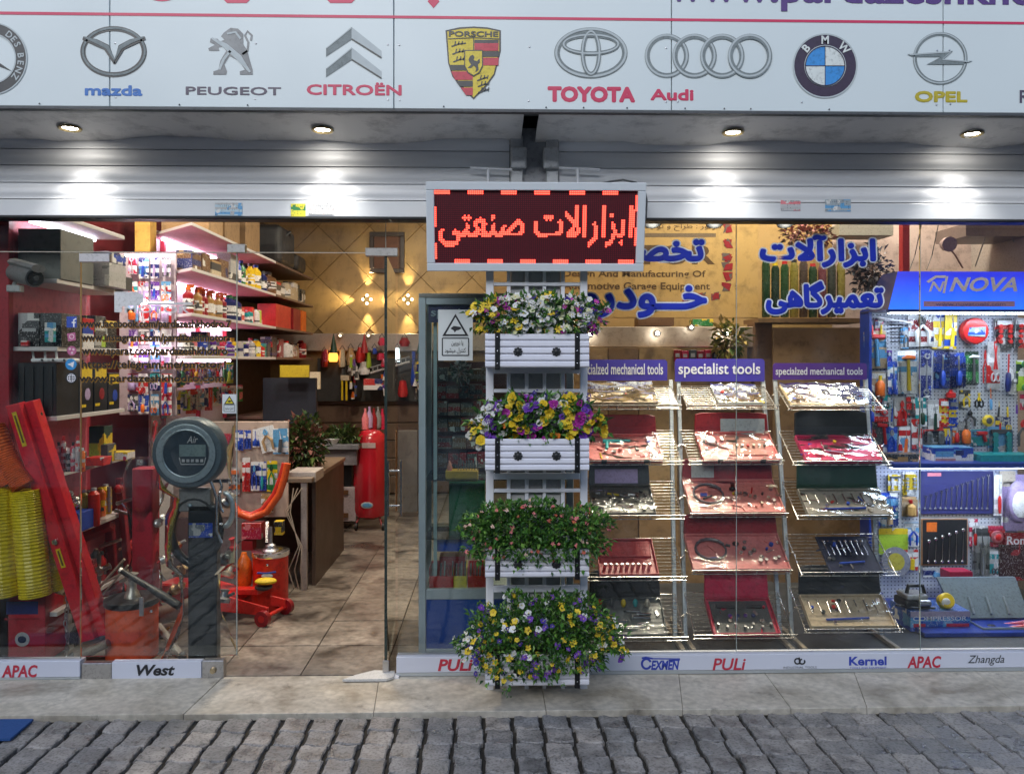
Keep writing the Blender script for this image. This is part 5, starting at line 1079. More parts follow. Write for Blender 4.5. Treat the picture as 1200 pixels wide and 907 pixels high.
# upper right: red post, wall lamp, shelf with brackets
tag(MB().pbox(1058,262,1066,318,1.25,.05).build('red_post', mat((.4,.03,.04)), org=at(1062,318,1.25)), 'thin red upright post at the top of the window left of the flexible lamp', 'post')
t = thing('flexible_lamp', 'grey flexible lamp on the mauve wall above the blue header', 'lamp', at(1120,310,1.5)); p0 = at(1128,314,1.6)
MB().tube([at(1128,314,1.6), at(1120,300,1.5), at(1112,290,1.4), at(1106,282,1.35)], .006, 6).build('arm', mat((.35,.2,.2)), t, smooth=True); MB().lathe([(.02,0),(.045,.05),(.05,.09)], at(1104,286,1.33), 12, M=Matrix.Rotation(R(100),3,'X').to_4x4()).build('head', mat((.3,.22,.22)), t, smooth=True)
t = thing('wall_shelf', 'dark wall shelf with thin brackets at the top right of the window', 'shelf', at(1165,276,1.2)); MB().pbox(1132,262,1260,277,1.15,.35).build('board', mat((.16,.12,.11), .4), t)
for a_ in ((1155,277,1143,312),(1185,277,1198,306)): p, q = at(a_[0],a_[1],1.2), at(a_[2],a_[3],1.6); MB().tube([p,q], .004, 5).build('bracket', mat('grey'), t)
for px in (1092,1072): tag(MB().tube([at(px+8,262,1.3), at(px,300,1.4), at(px-6,316,1.1)], .003, 5).build('hanging_wire', mat('dgrey'), org=at(px,316,1.1)), 'thin dark wire hanging by the flexible lamp, ' + ('nearer' if px == 1092 else 'farther from') + ' the lamp', 'wire')

# ------------------------------------------------------------------ pegboard display with the glowing header
YP = .95
def pegmat():
    m, t, p = nodes('pegboard white'); N = t.nodes.new; L = t.links.new
    tc = N('ShaderNodeTexCoord'); sx = N('ShaderNodeSeparateXYZ'); L(tc.outputs['Object'], sx.inputs[0]); o = []
    for i in (0, 2):
        a = N('ShaderNodeMath'); a.operation = 'MULTIPLY'; a.inputs[1].default_value = 45; L(sx.outputs[i], a.inputs[0]); b = N('ShaderNodeMath'); b.operation = 'FRACT'; L(a.outputs[0], b.inputs[0])
        c = N('ShaderNodeMath'); c.operation = 'SUBTRACT'; c.inputs[1].default_value = .5; L(b.outputs[0], c.inputs[0]); d = N('ShaderNodeMath'); d.operation = 'POWER'; d.inputs[1].default_value = 2; L(c.outputs[0], d.inputs[0]); o.append(d)
    s_ = N('ShaderNodeMath'); s_.operation = 'ADD'; L(o[0].outputs[0], s_.inputs[0]); L(o[1].outputs[0], s_.inputs[1]); g_ = N('ShaderNodeMath'); g_.operation = 'GREATER_THAN'; g_.inputs[1].default_value = .035; L(s_.outputs[0], g_.inputs[0])
    mx = N('ShaderNodeMix'); mx.data_type = 'RGBA'; mx.inputs['A'].default_value = (.06,.07,.12,1); mx.inputs['B'].default_value = (.52,.55,.62,1); L(g_.outputs[0], mx.inputs['Factor']); L(mx.outputs['Result'], p.inputs['Base Color']); return m
PEG = pegmat(); DB = mat((.012,.04,.30), .35, 0, .1, 5, key='display blue')
pd = thing('tool_display', 'pegboard tool display under a glowing blue header at the right of the window', 'display stand', (at(1110,760,YP).x, YP, .046), )
x0 = at(1014,500,YP).x; xR = 3.2; zlo = .05
zm = lambda py, Y: EYE.z + (425-py)*mpp(Y)
zs1 = zm(541,.72)
MB().box(x0, xR, YP, YP+.02, zs1, zm(363,YP)+.02).build('pegboard', PEG, pd); MB().box(x0, xR, YP+.0, YP+.02, zlo, zs1-.032).build('pegboard', PEG, pd)
MB().box(x0-.02, x0-.002, .86, YP+.03, zlo, zm(363,YP)).build('side_panel', DB, pd, bevel=.002)
MB().box(x0, xR, .60, YP-.001, zs1-.03, zs1).build('shelf', DB, pd, bevel=.003); MB().box(x0+.02, xR, .32, YP-.001, zlo-.004, zlo+.02).build('base', DB, pd, bevel=.003)
LB = glow((.03,.16,1.0), 1.15, 'header glow blue'); m, t_, p_ = nodes('header glow'); MATS['hg'] = m; N = t_.nodes.new; L = t_.links.new
tc = N('ShaderNodeTexCoord'); sx = N('ShaderNodeSeparateXYZ'); L(tc.outputs['Generated'], sx.inputs[0]); rp = N('ShaderNodeValToRGB'); e = rp.color_ramp.elements; e[0].position = .05; e[0].color = (.006,.12,1,1); e[1].position = .9; e[1].color = (.004,.008,.45,1); L(sx.outputs[2], rp.inputs[0])
L(rp.outputs[0], p_.inputs['Emission Color']); p_.inputs['Emission Strength'].default_value = 1.15; p_.inputs['Base Color'].default_value = (.01,.03,.2,1)
hd = MB(); ya, yb2 = .62, .78
hz0, hz1 = zm(362,ya), zm(317,yb2); xa = at(1041,362,ya).x; xb = at(1052,317,yb2).x
hd.add([(xa,ya,hz0),(xR,ya,hz0),(xR,yb2,hz1),(xb,yb2,hz1),(xa,YP+.02,hz0),(xR,YP+.02,hz0),(xR,YP+.02,hz1),(xb,YP+.02,hz1)], [(0,1,2,3),(0,4,5,1),(1,5,6,2),(3,2,6,7),(0,3,7,4),(4,7,6,5)])
hd.mi[4] = 1; hd.mi[5] = 1; hd.mi[1] = 1; hb = hd.build('header_box', [m, mat((.01,.015,.08), .3, key='header side navy')], pd); MB().box(xa-.004, xR, ya-.006, ya+.02, hz0-.012, hz0-.001).build('trim', mat('dblue'), pd)
def on_header(px, py, e=.002):
    # point on the leaning face of the header
    for k in range(8):
        Yq = ya if k == 0 else ya + (yb2-ya)*(P_.z-hz0)/(hz1-hz0)
        P_ = at(px, py, Yq)
    return P_ + Vector((0, -e, 0))
LLET = mat((.50,.52,.66), .35, 0, key='header letters')
def header_text(s, r, m, bold=.0, shear=0.):
    v, f, l = text_verts(s, bold, shear); lo, hi = v.min(0), v.max(0)
    MB().add([on_header(r[0]+(q[0]-lo[0])/(hi[0]-lo[0])*(r[2]-r[0]), r[3]-(q[1]-lo[1])/(hi[1]-lo[1])*(r[3]-r[1]), .0025+.0004*k) for q, k in zip(v, l)], f).build('lettering', m, pd)
header_text('NOVA', (1112,325,1192,342), LLET, .03, .3); header_text('N', (1088,330,1107,342), LLET, .02, .3)
mb = MB(); mb.add([on_header(x, y, .003) for x, y in ((1085,330),(1096,323),(1108,323),(1109,326),(1097,326),(1088,332))], [(0,1,2,3,4,5)]); mb.add([on_header(x, y, .003) for x, y in ((1108,324),(1111,324),(1107,344),(1104,344))], [(0,1,2,3)]); mb.build('emblem', LLET, pd)
mb = MB(); mb.add([on_header(x, y, .0022) for x, y in ((1082,353),(1189,353),(1189,359.5),(1082,359.5))], [(0,1,2,3)]); mb.build('label', mat((.30,.18,.38), .4, key='header label'), pd); header_text('www.novatools.com', (1096,354.5,1178,358.5), mat((.02,.03,.25)))
# lamp strips of the display
STR = glow((.74,.83,1.0), 30, 'display tube')
for zz, yy in ((zm(363,.7)-.012, .72), (zs1-.04, .70)):
    MB().box(x0+.05, xR, yy, yy+.05, zz-.005, zz).build('lamp_tube', STR, pd)
# things on the pegboard: kind, box in the photograph, card, tool, colours, description
NM = dict(dblue='navy', dgrey='dark grey', lgrey='pale grey', lblue='light blue', dgreen='dark green')
K = lambda *a, **k: printed(*a, **k)
beige = K('beige','lblue','white',freq=30,cell=30); whc = K('white','lblue','red',freq=30,cell=30); blc = K('blue','lblue','white',freq=25,cell=30); rdc = K('red','white','dgrey',freq=25,cell=30); dkc = K('dgrey','lgrey','red',freq=25,cell=30); crc = K('dred','white','dblue',freq=30,cell=40); tlc = K('teal','white','lblue',freq=25,cell=30); yec = K('yellow','blue','white',freq=25,cell=30)
PK = [
 ('hex_key_rack',(1038,370,1058,408),None,'coil','black','dgrey','black coil of rings hung on a white arm, top left of the pegboard'),
 ('hammer_pack',(1012,388,1038,432),beige,'hammer','lblue','red','beige pack with a red headed hammer at the left edge of the pegboard'),
 ('bottle_pack',(1022,436,1038,466),beige,'bottle','orange','yellow','small beige pack with an orange bottle below the red hammer pack'),
 ('gear_puller_pack',(1064,368,1093,406),crc,'pliers','white','black','crimson clamshell pack with a white puller'),
 ('blade_pack',(1094,367,1107,409),yec,'knife','yellow','blue','yellow bag with blue top, left one of two'), ('blade_pack',(1108,367,1122,409),yec,'knife','yellow','blue','yellow bag with blue top, right one of two, beside the red reel'),
 ('socket_pack',(1166,373,1186,408),dkc,'sockets','white','red','grey socket pack just right of the red reel'), ('socket_pack',(1191,373,1210,408),dkc,'sockets','white','red','grey socket pack at the right edge of the picture'),
 ('hammer_pack',(1052,411,1073,461),whc,'hammer','yellow','orange','white pack with an orange mallet below the black coil'), ('driver_pack',(1040,424,1051,462),blc,'driver','blue','grey','narrow blue driver pack left of the white mallet pack'),
 ('wrench_pack',(1078,410,1092,466),K('dblue','blue','grey',freq=20,cell=30),'wrench','blue','grey','dark blue pack with a grey wrench right of the mallet pack'),
 ('grease_gun_pack',(1095,411,1112,455),K('dblue','blue','lblue',freq=20,cell=30),'driver','blue','lgrey','blue handled tool pack, left one of a pair under the yellow bags'), ('grease_gun_pack',(1113,413,1130,454),K('dblue','blue','lblue',freq=20,cell=30),'driver','blue','lgrey','blue handled tool pack, right one of a pair under the red reel'),
 ('mallet',(1131,412,1147,450),K('dgreen','dgrey','green',freq=20,cell=30),'hammer','dgrey','white','dark green pack with a white faced hammer'), ('long_pliers',(1148,406,1157,452),None,'pliers','red','red','red handled long pliers without a card'),
 ('scissors_pack',(1157,400,1172,456),K('lgrey','white','red'),'scissors','lgrey','red','pack with grey looped scissors'), ('pipe_wrench',(1172,410,1188,462),None,'driver','dblue','red','long red wrench with a dark blue grip'),
 ('green_pack',(1191,422,1206,458),K('lime','dgreen','white'),'wrench','grey','green','green pack at the right edge below the socket pack'),
 ('funnel',(1104,455,1120,467),None,'bottle','red','red','small red funnel in the middle of the pegboard'), ('pliers_pack',(1124,457,1137,478),K('lgrey','yellow','dgrey'),'pliers','yellow','black','yellow and black pliers, left of two'), ('snips',(1138,458,1152,478),None,'scissors','black','yellow','black snips with a yellow hinge'),
 ('red_grip_pack',(1048,466,1063,499),K('lgrey','red','white'),'pliers','red','red','red handled grips on a pale card low on the pegboard'), ('file_pack',(1072,466,1085,500),tlc,'driver','dgreen','grey','teal card with a dark file'), ('thermometer',(1087,469,1100,506),K('white','dgreen','lgrey',freq=20,cell=20),'knife','dgreen','grey','white slim pack with a dark green stripe'),
 ('bit_pack',(1101,467,1111,504),K('red','yellow','white'),'sockets','white','red','red and yellow bit pack beside the white slim pack'), ('bit_pack',(1112,468,1121,504),K('blue','yellow','dgrey'),'sockets','grey','blue','blue and grey bit pack beside the red and yellow one'),
 ('clamp',(1124,479,1145,501),None,'pliers','dgrey','black','black clamp hanging under the yellow pliers'), ('chisel',(1155,452,1163,482),None,'driver','lblue','orange','orange handled chisel hanging above the yellow tape measure'),
 ('tape_measure',(1147,484,1165,501),None,'tape','yellow','dgrey','round yellow tape measure on the lower pegboard'), ('knife_pack',(1165,467,1173,490),None,'knife','black','yellow','black and yellow knife'), ('knife_pack',(1174,467,1182,490),None,'knife','yellow','black','yellow knife with a black tip'), ('plum_grip',(1185,466,1193,486),None,'knife','purple','dgrey','small plum coloured grip'),
 ('bench_vise',(1023,488,1041,531),K('dgrey','dgrey','red'),'gun','red','dgrey','dark pack with a small red vise at the left edge'), ('blue_bar',(1042,466,1048,496),None,'knife','blue','lblue','slim blue bar hanging at the left'), ('saw_pack',(1054,500,1067,533),whc,'knife','orange','grey','white and orange pack above the small black box'), ('file_frame_pack',(1068,491,1080,526),rdc,'wrench','red','grey','bright red framed pack'),
 ('black_pack',(1082,503,1106,521),dkc,'sockets','black','grey','wide black pack above the white and blue box'), ('valve_pack',(1123,494,1137,521),K('dgrey','grey','red'),'bottle','orange','dgrey','small orange topped valve pack'), ('screwdriver_set',(1158,500,1186,534),K('lblue','white','lgrey',freq=18,cell=20),'sockets','dgrey','teal','pale blue card of screwdrivers with a slanted red corner'), ('goggles',(1187,488,1206,525),None,'pliers','dgrey','red','dark goggles with red straps at the right edge'),
 ('clip_pack',(1030,478,1040,488),None,'tape','red','grey','tiny red clip at the left edge of the pegboard'), ('spray_gun_pack',(1138,503,1157,522),tlc,'gun','red','grey','teal pack with a red spray gun'),
 ('hook_pack',(1150,430,1156,452),None,'wrench','dgrey','grey','small steel hook hanging beside the red long pliers'), ('pin_pack',(1062,462,1072,486),dkc,'knife','dgrey','grey','little dark pack right of the red grips'), ('gauge_pack',(1183,430,1192,462),K('lgrey','grey','white'),'tape','grey','white','pale grey gauge pack near the right edge'),
 ('blue_frame_pack',(1036,500,1052,532),blc,'pliers','blue','grey','blue card with grey pliers above the small black box')]
for q in PK:
    nm, r_, cd_, k_, c1, c2, lb = q; pack(nm, r_, YP-.012-random.uniform(0,.03), cd_, k_, c1, c2, lb, bubble=cd_ is not None and (r_[2]-r_[0]) > 16, tilt=R(random.uniform(-3,3)))
t = thing('hose_reel', 'big round red hose reel with a grey label at the top of the pegboard', 'reel', at(1141,408,YP-.05)); p = at(1141,388,YP-.05)
MB().lathe([(.06,-.03),(.077,-.025),(.08,0),(.077,.025),(.06,.03)], p, 32, M=Matrix.Rotation(R(90),3,'X').to_4x4()).build('drum', mat('red', .3), t, smooth=True, bevel=.002); x_, y_, z_ = p
MB().prism([(x_-.055,z_-.03),(x_+.05,z_-.036),(x_+.055,z_+.025),(x_-.045,z_+.02)], y_-.034, y_-.0312).build('label', printed((.25,.32,.4),'lgrey','blue',freq=60,cell=50), t)
for (a_, b_) in (((1034,375),(1060,378)),): MB().tube([at(1028,372,YP-.05), at(1066,378,YP-.06)], .006, 8).build('arm', mat('white'), pd); MB().sph(at(1067,378,YP-.06), .011, 8).build('arm_end', mat('white'), pd)
carton('carton', (1094,524,1141,543), .70, .12, printed('white','lblue','blue',freq=30,cell=24), 'white and blue carton on the blue shelf of the display', lab=[(.05,.25,.5,.6,'lblue'),(.05,.7,.55,.85,(.5,.25,.25)),(.55,.2,.75,.5,'dblue')])
carton('carton', (1038,532,1078,543.5), .66, .1, printed('black','dgrey','gold',freq=60,cell=40), 'flat black box on the blue shelf left of the white and blue carton', lab=[(.35,.3,.65,.7,'gold')])
carton('parts_tray', (1150,533,1215,542.5), .66, .15, mat('teal', .3), 'low teal tray on the blue shelf at the right edge', 'tray')
# lower bay
t = thing('wrench_roll', 'dark blue tool roll with thirteen combination wrenches in rising size', 'wrench set', at(1121,602,YP-.02)); Yq = YP-.02
X0, X1, Z0, Z1 = rect(1079,552,1164,602,Yq); MB().box(X0, X1, Yq, Yq+.006, Z0, Z1).build('cloth', mat((.02,.022,.12), .7, 0, .2, 20, .4, 200), t); 
for k in range(13):
    px = 1084+k*6.1; top = 583-k*2.05; p0 = at(px,596,Yq-.006); p1 = at(px+1.2,top,Yq-.006); r_ = .0035+k*.0001; mb = MB(); mb.tube([p0,p1], r_, 6, flat=.6); mb.sph(p0, (.0075,.003,.0075), 6); mb.tube([p1+Vector((-.006,0,.012)), p1+Vector((-.006,0,.004)), p1, p1+Vector((.006,0,.004)), p1+Vector((.006,0,.012))], .003, 5); mb.build('wrench', STEEL, t, smooth=True)
MB().pbox(1087,554,1103,558,Yq-.002,.001).build('label', mat('pink'), t)
t = thing('wrench_pack', 'black card with six ratchet wrenches in an orange edged pack', 'wrench set', at(1107,662,Yq)); X0, X1, Z0, Z1 = rect(1080,608,1134,662,Yq); MB().box(X0, X1, Yq, Yq+.01, Z0, Z1).build('card', mat((.45,.22,.1)), t); MB().box(X0+.006, X1-.006, Yq-.003, Yq-.0002, Z0+.006, Z1-.004).build('tray', mat('black'), t)
for k in range(6):
    px = 1088+k*8; p0 = at(px,658,Yq-.008); p1 = at(px+1,634-k*2.6,Yq-.008); mb = MB(); mb.tube([p0,p1], .0042, 6, flat=.6); mb.sph(p0, (.009,.004,.009), 7); mb.sph(p1, (.011,.005,.011), 7); mb.build('wrench', CHROME, t, smooth=True)
MB().pbox(1086,612,1098,623,Yq-.004,.0008).build('label', mat('orange'), t)
LOW = [('tube_pack',(1058,553,1073,580),K('white','lgrey','yellow',freq=15,cell=20),'sockets','yellow','grey','white pack with a yellow corner left of the wrench roll'), ('fitting_pack',(1057,582,1074,605),K('beige','tan','red',freq=20,cell=20),'bottle','gold','red','beige pack below the white and yellow one'),
 ('blue_pack',(1030,577,1052,616),blc,'knife','tan','lblue','blue pack behind the right rack edge'), ('yellow_bag',(1030,619,1064,650),K('lime','yellow','yellow',freq=10,cell=14),None,None,None,'yellow bag hanging below the blue pack'),
 ('bag_pack',(1140,616,1158,676),K('lgrey','grey','dgrey',freq=20,cell=30),'knife','grey','dgrey','grey bag of long bolts right of the black wrench card'), ('bolt_pack',(1157,616,1176,640),K('crimson','pink','red',freq=30,cell=30),'tape','pink','red','small red pack left of the dark red power tool pack'),
 ('saw_blade_pack',(1170,624,1215,680),K((.04,.01,.012),'dred','dred',freq=8,cell=10),None,None,None,'large black and dark red blade pack with white lettering at the right edge'), ('mask_pack',(1174,556,1210,622),K('lilac','lilac','white',freq=10,cell=16),'sander','lilac','white','clear pack with a lilac respirator at the right edge'), ('note_pack',(1172,552,1190,570),K('cream','yellow','white',freq=10),None,None,None,'cream note card above the respirator')]
for q in LOW: pack(q[0], q[1], YP-.03, q[2], q[3], q[4] or 'grey', q[5] or 'grey', q[6], bubble=q[3] is not None)
text('Ronix', (1180,628,1212,638), YP-.031, MATS['icon white'], [o for o in COL.objects if o.name.startswith('saw_blade_pack')][0], bold=.02)
t = thing('grinding_disc', 'clear ringed grinding disc leaning behind the blue carton at the lower left of the display', 'disc', at(1050,676,.8)); p = at(1050,658,.8); MB().lathe([(.03,-.003),(.085,-.003),(.085,.003),(.03,.003)], p, 32, M=Matrix.Rotation(R(80),3,'X').to_4x4()).build('ring', mat((.35,.36,.45), .2, .3), t, smooth=True); MB().lathe([(.0,-.004),(.05,-.004),(.05,.004),(.0,.004)], p, 24, M=Matrix.Rotation(R(80),3,'X').to_4x4()).build('hub', mat((.45,.4,.05)), t)
# blue carton with a grinder on top, grey case
Yb_ = .42
t = carton('carton', (1067,716,1137,764), Yb_, .22, printed((.02,.10,.42),'blue','lblue',freq=22,cell=22), 'blue carton with a picture of a compressor on the display floor', lab=[(.0,.0,1,.14,(.35,.3,.42)),(.0,.2,1,.24,'lblue'),(.62,.42,.95,.9,'lblue'),(.1,.62,.3,.92,'dgrey'),(.66,.5,.8,.7,'lgrey'),(.05,.3,.25,.4,'crimson'),(.6,.3,.98,.38,'crimson')])
x0c, x1c, z0c, z1c = rect(1067,716,1137,764,Yb_)
text('COMPRESSOR', (1070,722,1133,727), Yb_-.002, MATS['icon white'], t, bold=.01)
t = thing('angle_grinder', 'grey and black machine with a carrying handle lying on the blue carton', 'power tool', (x0c+.1, Yb_+.1, z1c)); cx, cy, cz = x0c+.02, Yb_+.08, z1c+.002
mb = MB(); mb.box(cx-.03, cx+.11, cy-.05, cy+.09, cz, cz+.045); mb.build('body', mat('black', .35), t, bevel=.012, seg=3); MB().box(cx-.02, cx+.10, cy-.045, cy+.08, cz+.046, cz+.075).build('cover', mat('lgrey', .3, .4), t, bevel=.01, seg=3)
MB().tube([(cx+.0,cy,cz+.07),(cx+.01,cy,cz+.115),(cx+.09,cy,cz+.115),(cx+.1,cy,cz+.07)], .011, 8).build('handle', mat('black', .4), t, smooth=True); MB().cyl(Vector((cx+.04,cy-.055,cz+.035)), Vector((cx+.10,cy-.055,cz+.035)), .018).build('motor', STEEL, t, smooth=True); MB().tube([(cx-.06,cy,cz+.01),(cx,cy-.06,cz+.012),(cx+.12,cy-.07,cz+.012)], .007, 6).build('hose', mat('black'), t, smooth=True)
t = thing('work_lamp', 'yellow work lamp with a white lens lying on the blue carton', 'lamp', (x0c+.21, Yb_+.03, z1c)); p = Vector((x0c+.22, Yb_+.05, z1c+.04)); M = Matrix.Rotation(R(65),3,'X').to_4x4()
MB().lathe([(.03,-.03),(.04,-.02),(.042,.02),(.034,.03)], p, 20, M=M).build('housing', mat('yellow', .3), t, smooth=True); MB().sph(p+Vector((-.012,-.028,.0)), (.025,.01,.025), 10).build('lens', mat('white', .2), t, smooth=True)
tag(MB().pbox(1113,670,1140,681,.75,.1).build('cloth_pack', mat('crimson', .5), org=at(1125,681,.75)), 'flat crimson pack behind the machine on the blue carton', 'pack')
t = thing('open_case', 'open grey plastic case with red pliers tool at the right end of the window', 'tool case', at(1172,752,.36)); Yq = .36
XA, XB, ZA, ZB = rect(1152,735,1230,757,Yq); mb = MB(); tk = .006
mb.box(XA, XB, Yq, Yq+.22, ZA, ZA+.01).box(XA, XB, Yq, Yq+tk, ZA+.01, ZB).box(XA, XA+tk, Yq+tk, Yq+.22, ZA+.01, ZB).box(XB-tk, XB, Yq+tk, Yq+.22, ZA+.01, ZB); mb.build('tray', mat((.22,.27,.30), .4), t, bevel=.006, seg=2)
MB().add([(XA-.05,Yq+.16,ZB),(XB,Yq+.16,ZB),(XB,Yq+.28,zm(680,.64)),(XA-.09,Yq+.28,zm(680,.64)),(XA-.05,Yq+.18,ZB-.005),(XB,Yq+.18,ZB-.005),(XB,Yq+.30,zm(680,.64)),(XA-.09,Yq+.30,zm(680,.64))], [(0,1,2,3),(5,4,7,6),(3,2,6,7),(0,3,7,4),(0,4,5,1)]).build('lid', mat((.20,.25,.28), .4), t)
for k in range(3): MB().cbox((XA+.05+k*.1, Yq+.19+.0, ZB+.06), (.012, .02, .10), Matrix.Rotation(R(-35),3,'X')).build('rib', mat((.24,.29,.32),.4), t, bevel=.003)
MB().box(XA+.02, XB-.01, Yq+.02, Yq+.2, ZA+.0105, ZA+.04).build('insert', mat('crimson', .5), t, bevel=.004)
for dy in (0, .05): MB().tube([(XA+.05,Yq+.08+dy,ZA+.05),(XB,Yq+.03+dy,ZA+.11)], .013, 8).build('handle', mat('red' if dy == 0 else 'crimson', .3), t, smooth=True)
MB().sph((XA+.09,Yq+.07,ZA+.07), (.035,.025,.025), 8).build('grip', mat('black'), t, smooth=True)

# ------------------------------------------------------------------ glass showcase beside the door
YQ = .14
sc_ = thing('showcase', 'grey framed glass showcase with a blue base between the open door and the flower stand', 'showcase', at(600,770,YQ)); FRM = mat((.40,.47,.52), .4, .3, .05, 10, key='showcase frame')
xL = at(490.5,500,YQ).x; xS = at(499,500,YQ).x; xE = at(664,500,YQ).x; zt = zm(349,YQ); zb = .05; zr0, zr1 = zm(702,YQ), zm(690,YQ)
MB().box(xL, xS, YQ, YQ+.035, .047, zt).build('stile', FRM, sc_, bevel=.003); MB().box(xE, xE+.035, YQ, YQ+.035, .047, zt).build('stile', FRM, sc_, bevel=.003)
for x in (xL, xE): MB().box(x, x+.03, YQ+.45, YQ+.48, .047, zt).build('stile', FRM, sc_, bevel=.003)
for z0, z1 in ((zt-.035, zt-.001), (zr0, zr1), (.048, .07)): MB().box(xS+.001, xE-.001, YQ+.002, YQ+.033, z0, z1).build('rail', FRM, sc_, bevel=.002)
MB().box(xS+.001, xE-.001, YQ+.01, YQ+.02, .071, zr0-.001).build('base_panel', mat((.012,.06,.30), .4, 0, .08, 4, key='showcase blue'), sc_)
MB().box(xS+.001, xE-.001, YQ+.012, YQ+.017, zr1+.001, zt-.036).build('pane', glassy('showcase glass', (.90,.96,.95), haze=.05), sc_)
MB().box(xL+.004, xL+.012, YQ+.036, YQ+.449, zr1, zt-.04).build('pane', MATS['showcase glass'], sc_)
MB().box(xL, xE+.03, YQ+.0, YQ+.48, zt, zt+.022).build('top', mat((.28,.27,.25), .4), sc_, bevel=.003)
MB().box(xL+.02, xE+.01, YQ+.02, YQ+.45, zr0, zr0+.012).build('floor_panel', mat('lgrey'), sc_)
for py in (560, 628): MB().box(xL+.03, xE, YQ+.04, YQ+.44, zm(py,YQ+.1)-.004, zm(py,YQ+.1)).build('glass_shelf', MATS['showcase glass'], sc_)
MB().box(at(508,500,YQ+.06).x, at(512,500,YQ+.06).x, YQ+.06, YQ+.075, zr1+.001, zt-.04).build('inner_post', FRM, sc_)
MB().pbox(502,356,576,378,YQ+.022,.004).build('header', mat((.03,.02,.14), .4), sc_); text('specialist', (505,361,568,374), YQ+.0205, mat((.45,.47,.6)), sc_, bold=.02)
tag(MB().pbox(497,424,664,560,YQ+.52,.02).build('back_board', mat((.10,.03,.03), .5, 0, .3, 12), org=at(560,560,YQ+.52)), 'dark red board behind the glass showcase', 'board')
rr = random.Random(9); n = 0
for row, (ya_, yb3) in enumerate(((430,447),(450,467),(470,487),(490,506),(510,526),(530,548))):
    x = 513
    while x < 566:
        w_ = rr.uniform(9,17); c = rr.choice(['dred','brown','dgrey',(.28,.08,.06),'dred',(.2,.1,.08)]); n += 1
        carton('packed_box', (x, ya_+rr.uniform(0,3), x+w_-.8, yb3), YQ+.30+rr.uniform(0,.08), .1, printed(c, 'dgrey', (.25,.2,.18), freq=40, cell=40), f"{ {'dred':'dark red','brown':'brown','dgrey':'dark grey'}.get(c,'rust red')} box inside the showcase, {ORDN[row]} row down, {ORDN[int((x-513)//9)]} place from its left", 'box', group='boxes stacked inside the showcase'); x += w_
for a_, b_, c_, lb in ((503,532,'red','red bin at the left of the showcase floor'),(531,547,'yellow','yellow bin of small tools on the showcase floor'),(548,572,'red','red bin right of the yellow bin on the showcase floor')):
    X0, X1, Z0, Z1 = rect(a_,665,b_,690,YQ+.05); t = thing('parts_bin', lb, 'bin', ((X0+X1)/2, YQ+.1, Z0)); mb = MB(); tk = .004
    mb.box(X0,X1,YQ+.05,YQ+.2,Z0,Z0+.004).box(X0,X1,YQ+.05,YQ+.054,Z0+.004,Z0+(Z1-Z0)*.6).box(X0,X0+tk,YQ+.054,YQ+.2,Z0+.004,Z1).box(X1-tk,X1,YQ+.054,YQ+.2,Z0+.004,Z1).box(X0+tk,X1-tk,YQ+.196,YQ+.2,Z0+.004,Z1); mb.build('tub', mat(c_, .35), t, bevel=.001)
    for k in range(6): x = X0+.012+(X1-X0-.024)*k/5; MB().cyl(Vector((x,YQ+.09+.01*(k%3),Z0+.01)), Vector((x+.004,YQ+.1,Z1+.01+.01*(k%2))), .004).build('tool', mat(('grey','dred','dgrey')[k%3]), t)
carton('blue_case', (511,632,556,646), YQ+.1, .15, mat('blue', .35), 'blue plastic case on the lower glass shelf of the showcase', 'case'); carton('red_case', (515,652,545,664), YQ+.16, .1, mat('dred', .35), 'dark red case behind the bins in the showcase', 'case')
carton('green_case', (526,566,568,627), YQ+.2, .15, mat((.015,.12,.05), .5), 'tall green case on the showcase shelf', 'case')
t = carton('bit_holder', (522,552,560,564), YQ+.1, .1, mat((.5,.3,.03), .4), 'amber bit holder with silver bits on the upper glass shelf', 'tool set')
for k in range(8): p = at(537+k*3.2,552,YQ+.13); MB().cyl(p, p+Vector((0,0,.055)), .0035).build('bit', CHROME, t, smooth=True)
p = at(527,552,YQ+.13); MB().lathe([(.012,0),(.014,.02),(.006,.045),(.002,.055)], p, 10).build('nozzle', mat((.55,.2,.15)), t, smooth=True)
p = at(544,430,YQ+.2); t = shrub('silver and white artificial blossom in the top of the showcase under the warning sign', at(540,436,YQ+.2), (.05,.04,.05), 160, [mat((.6,.6,.62), .3, .5, key='silver leaf'), mat('dgreen')], .03, 8, cat='decoration')
# the small packs that fill the pegboard between the larger ones
rr = random.Random(55); taken = [q[1] for q in PK]; fill = []
for py in list(range(372, 512, 13)):
    for px in range(1016, 1206, 10):
        r_ = (px+rr.uniform(-1,1), py+rr.uniform(-2,2), px+rr.uniform(7,9.5), py+rr.uniform(15,24))
        cx_, cy_ = (r_[0]+r_[2])/2, (r_[1]+r_[3])/2
        if any(a-2 < cx_ < c+2 and b-3 < cy_ < d+4 for a, b, c, d in taken + [(1123,365,1159,410)]) or any(abs(cx_-a) < 9 and abs(cy_-b) < 16 for a, b in fill): continue
        fill.append((cx_, cy_)); c = rr.choice(['blue','dblue','dgrey','teal','red','lgrey','lblue','dgreen','crimson','purple','yellow','orange'])
        kd = rr.choice(['driver','pliers','wrench','knife','scissors','bottle']); n = len(fill)
        pack('small_pack', r_, YP-.01-rr.uniform(0,.015), printed(c,'lgrey','dblue',freq=40,cell=40), kd, rr.choice(['red','dgrey','blue','yellow']), 'lgrey',
             f"small {NM.get(c,c)} pack with {'pliers' if kd == 'pliers' else 'scissors' if kd == 'scissors' else 'a '+kd}, {ORDN[min(int((cy_-365)//13),19)]} row down the pegboard, {'left' if cx_ < 1075 else 'middle' if cx_ < 1140 else 'right'} part", bubble=False, group='small packs filling the pegboard')
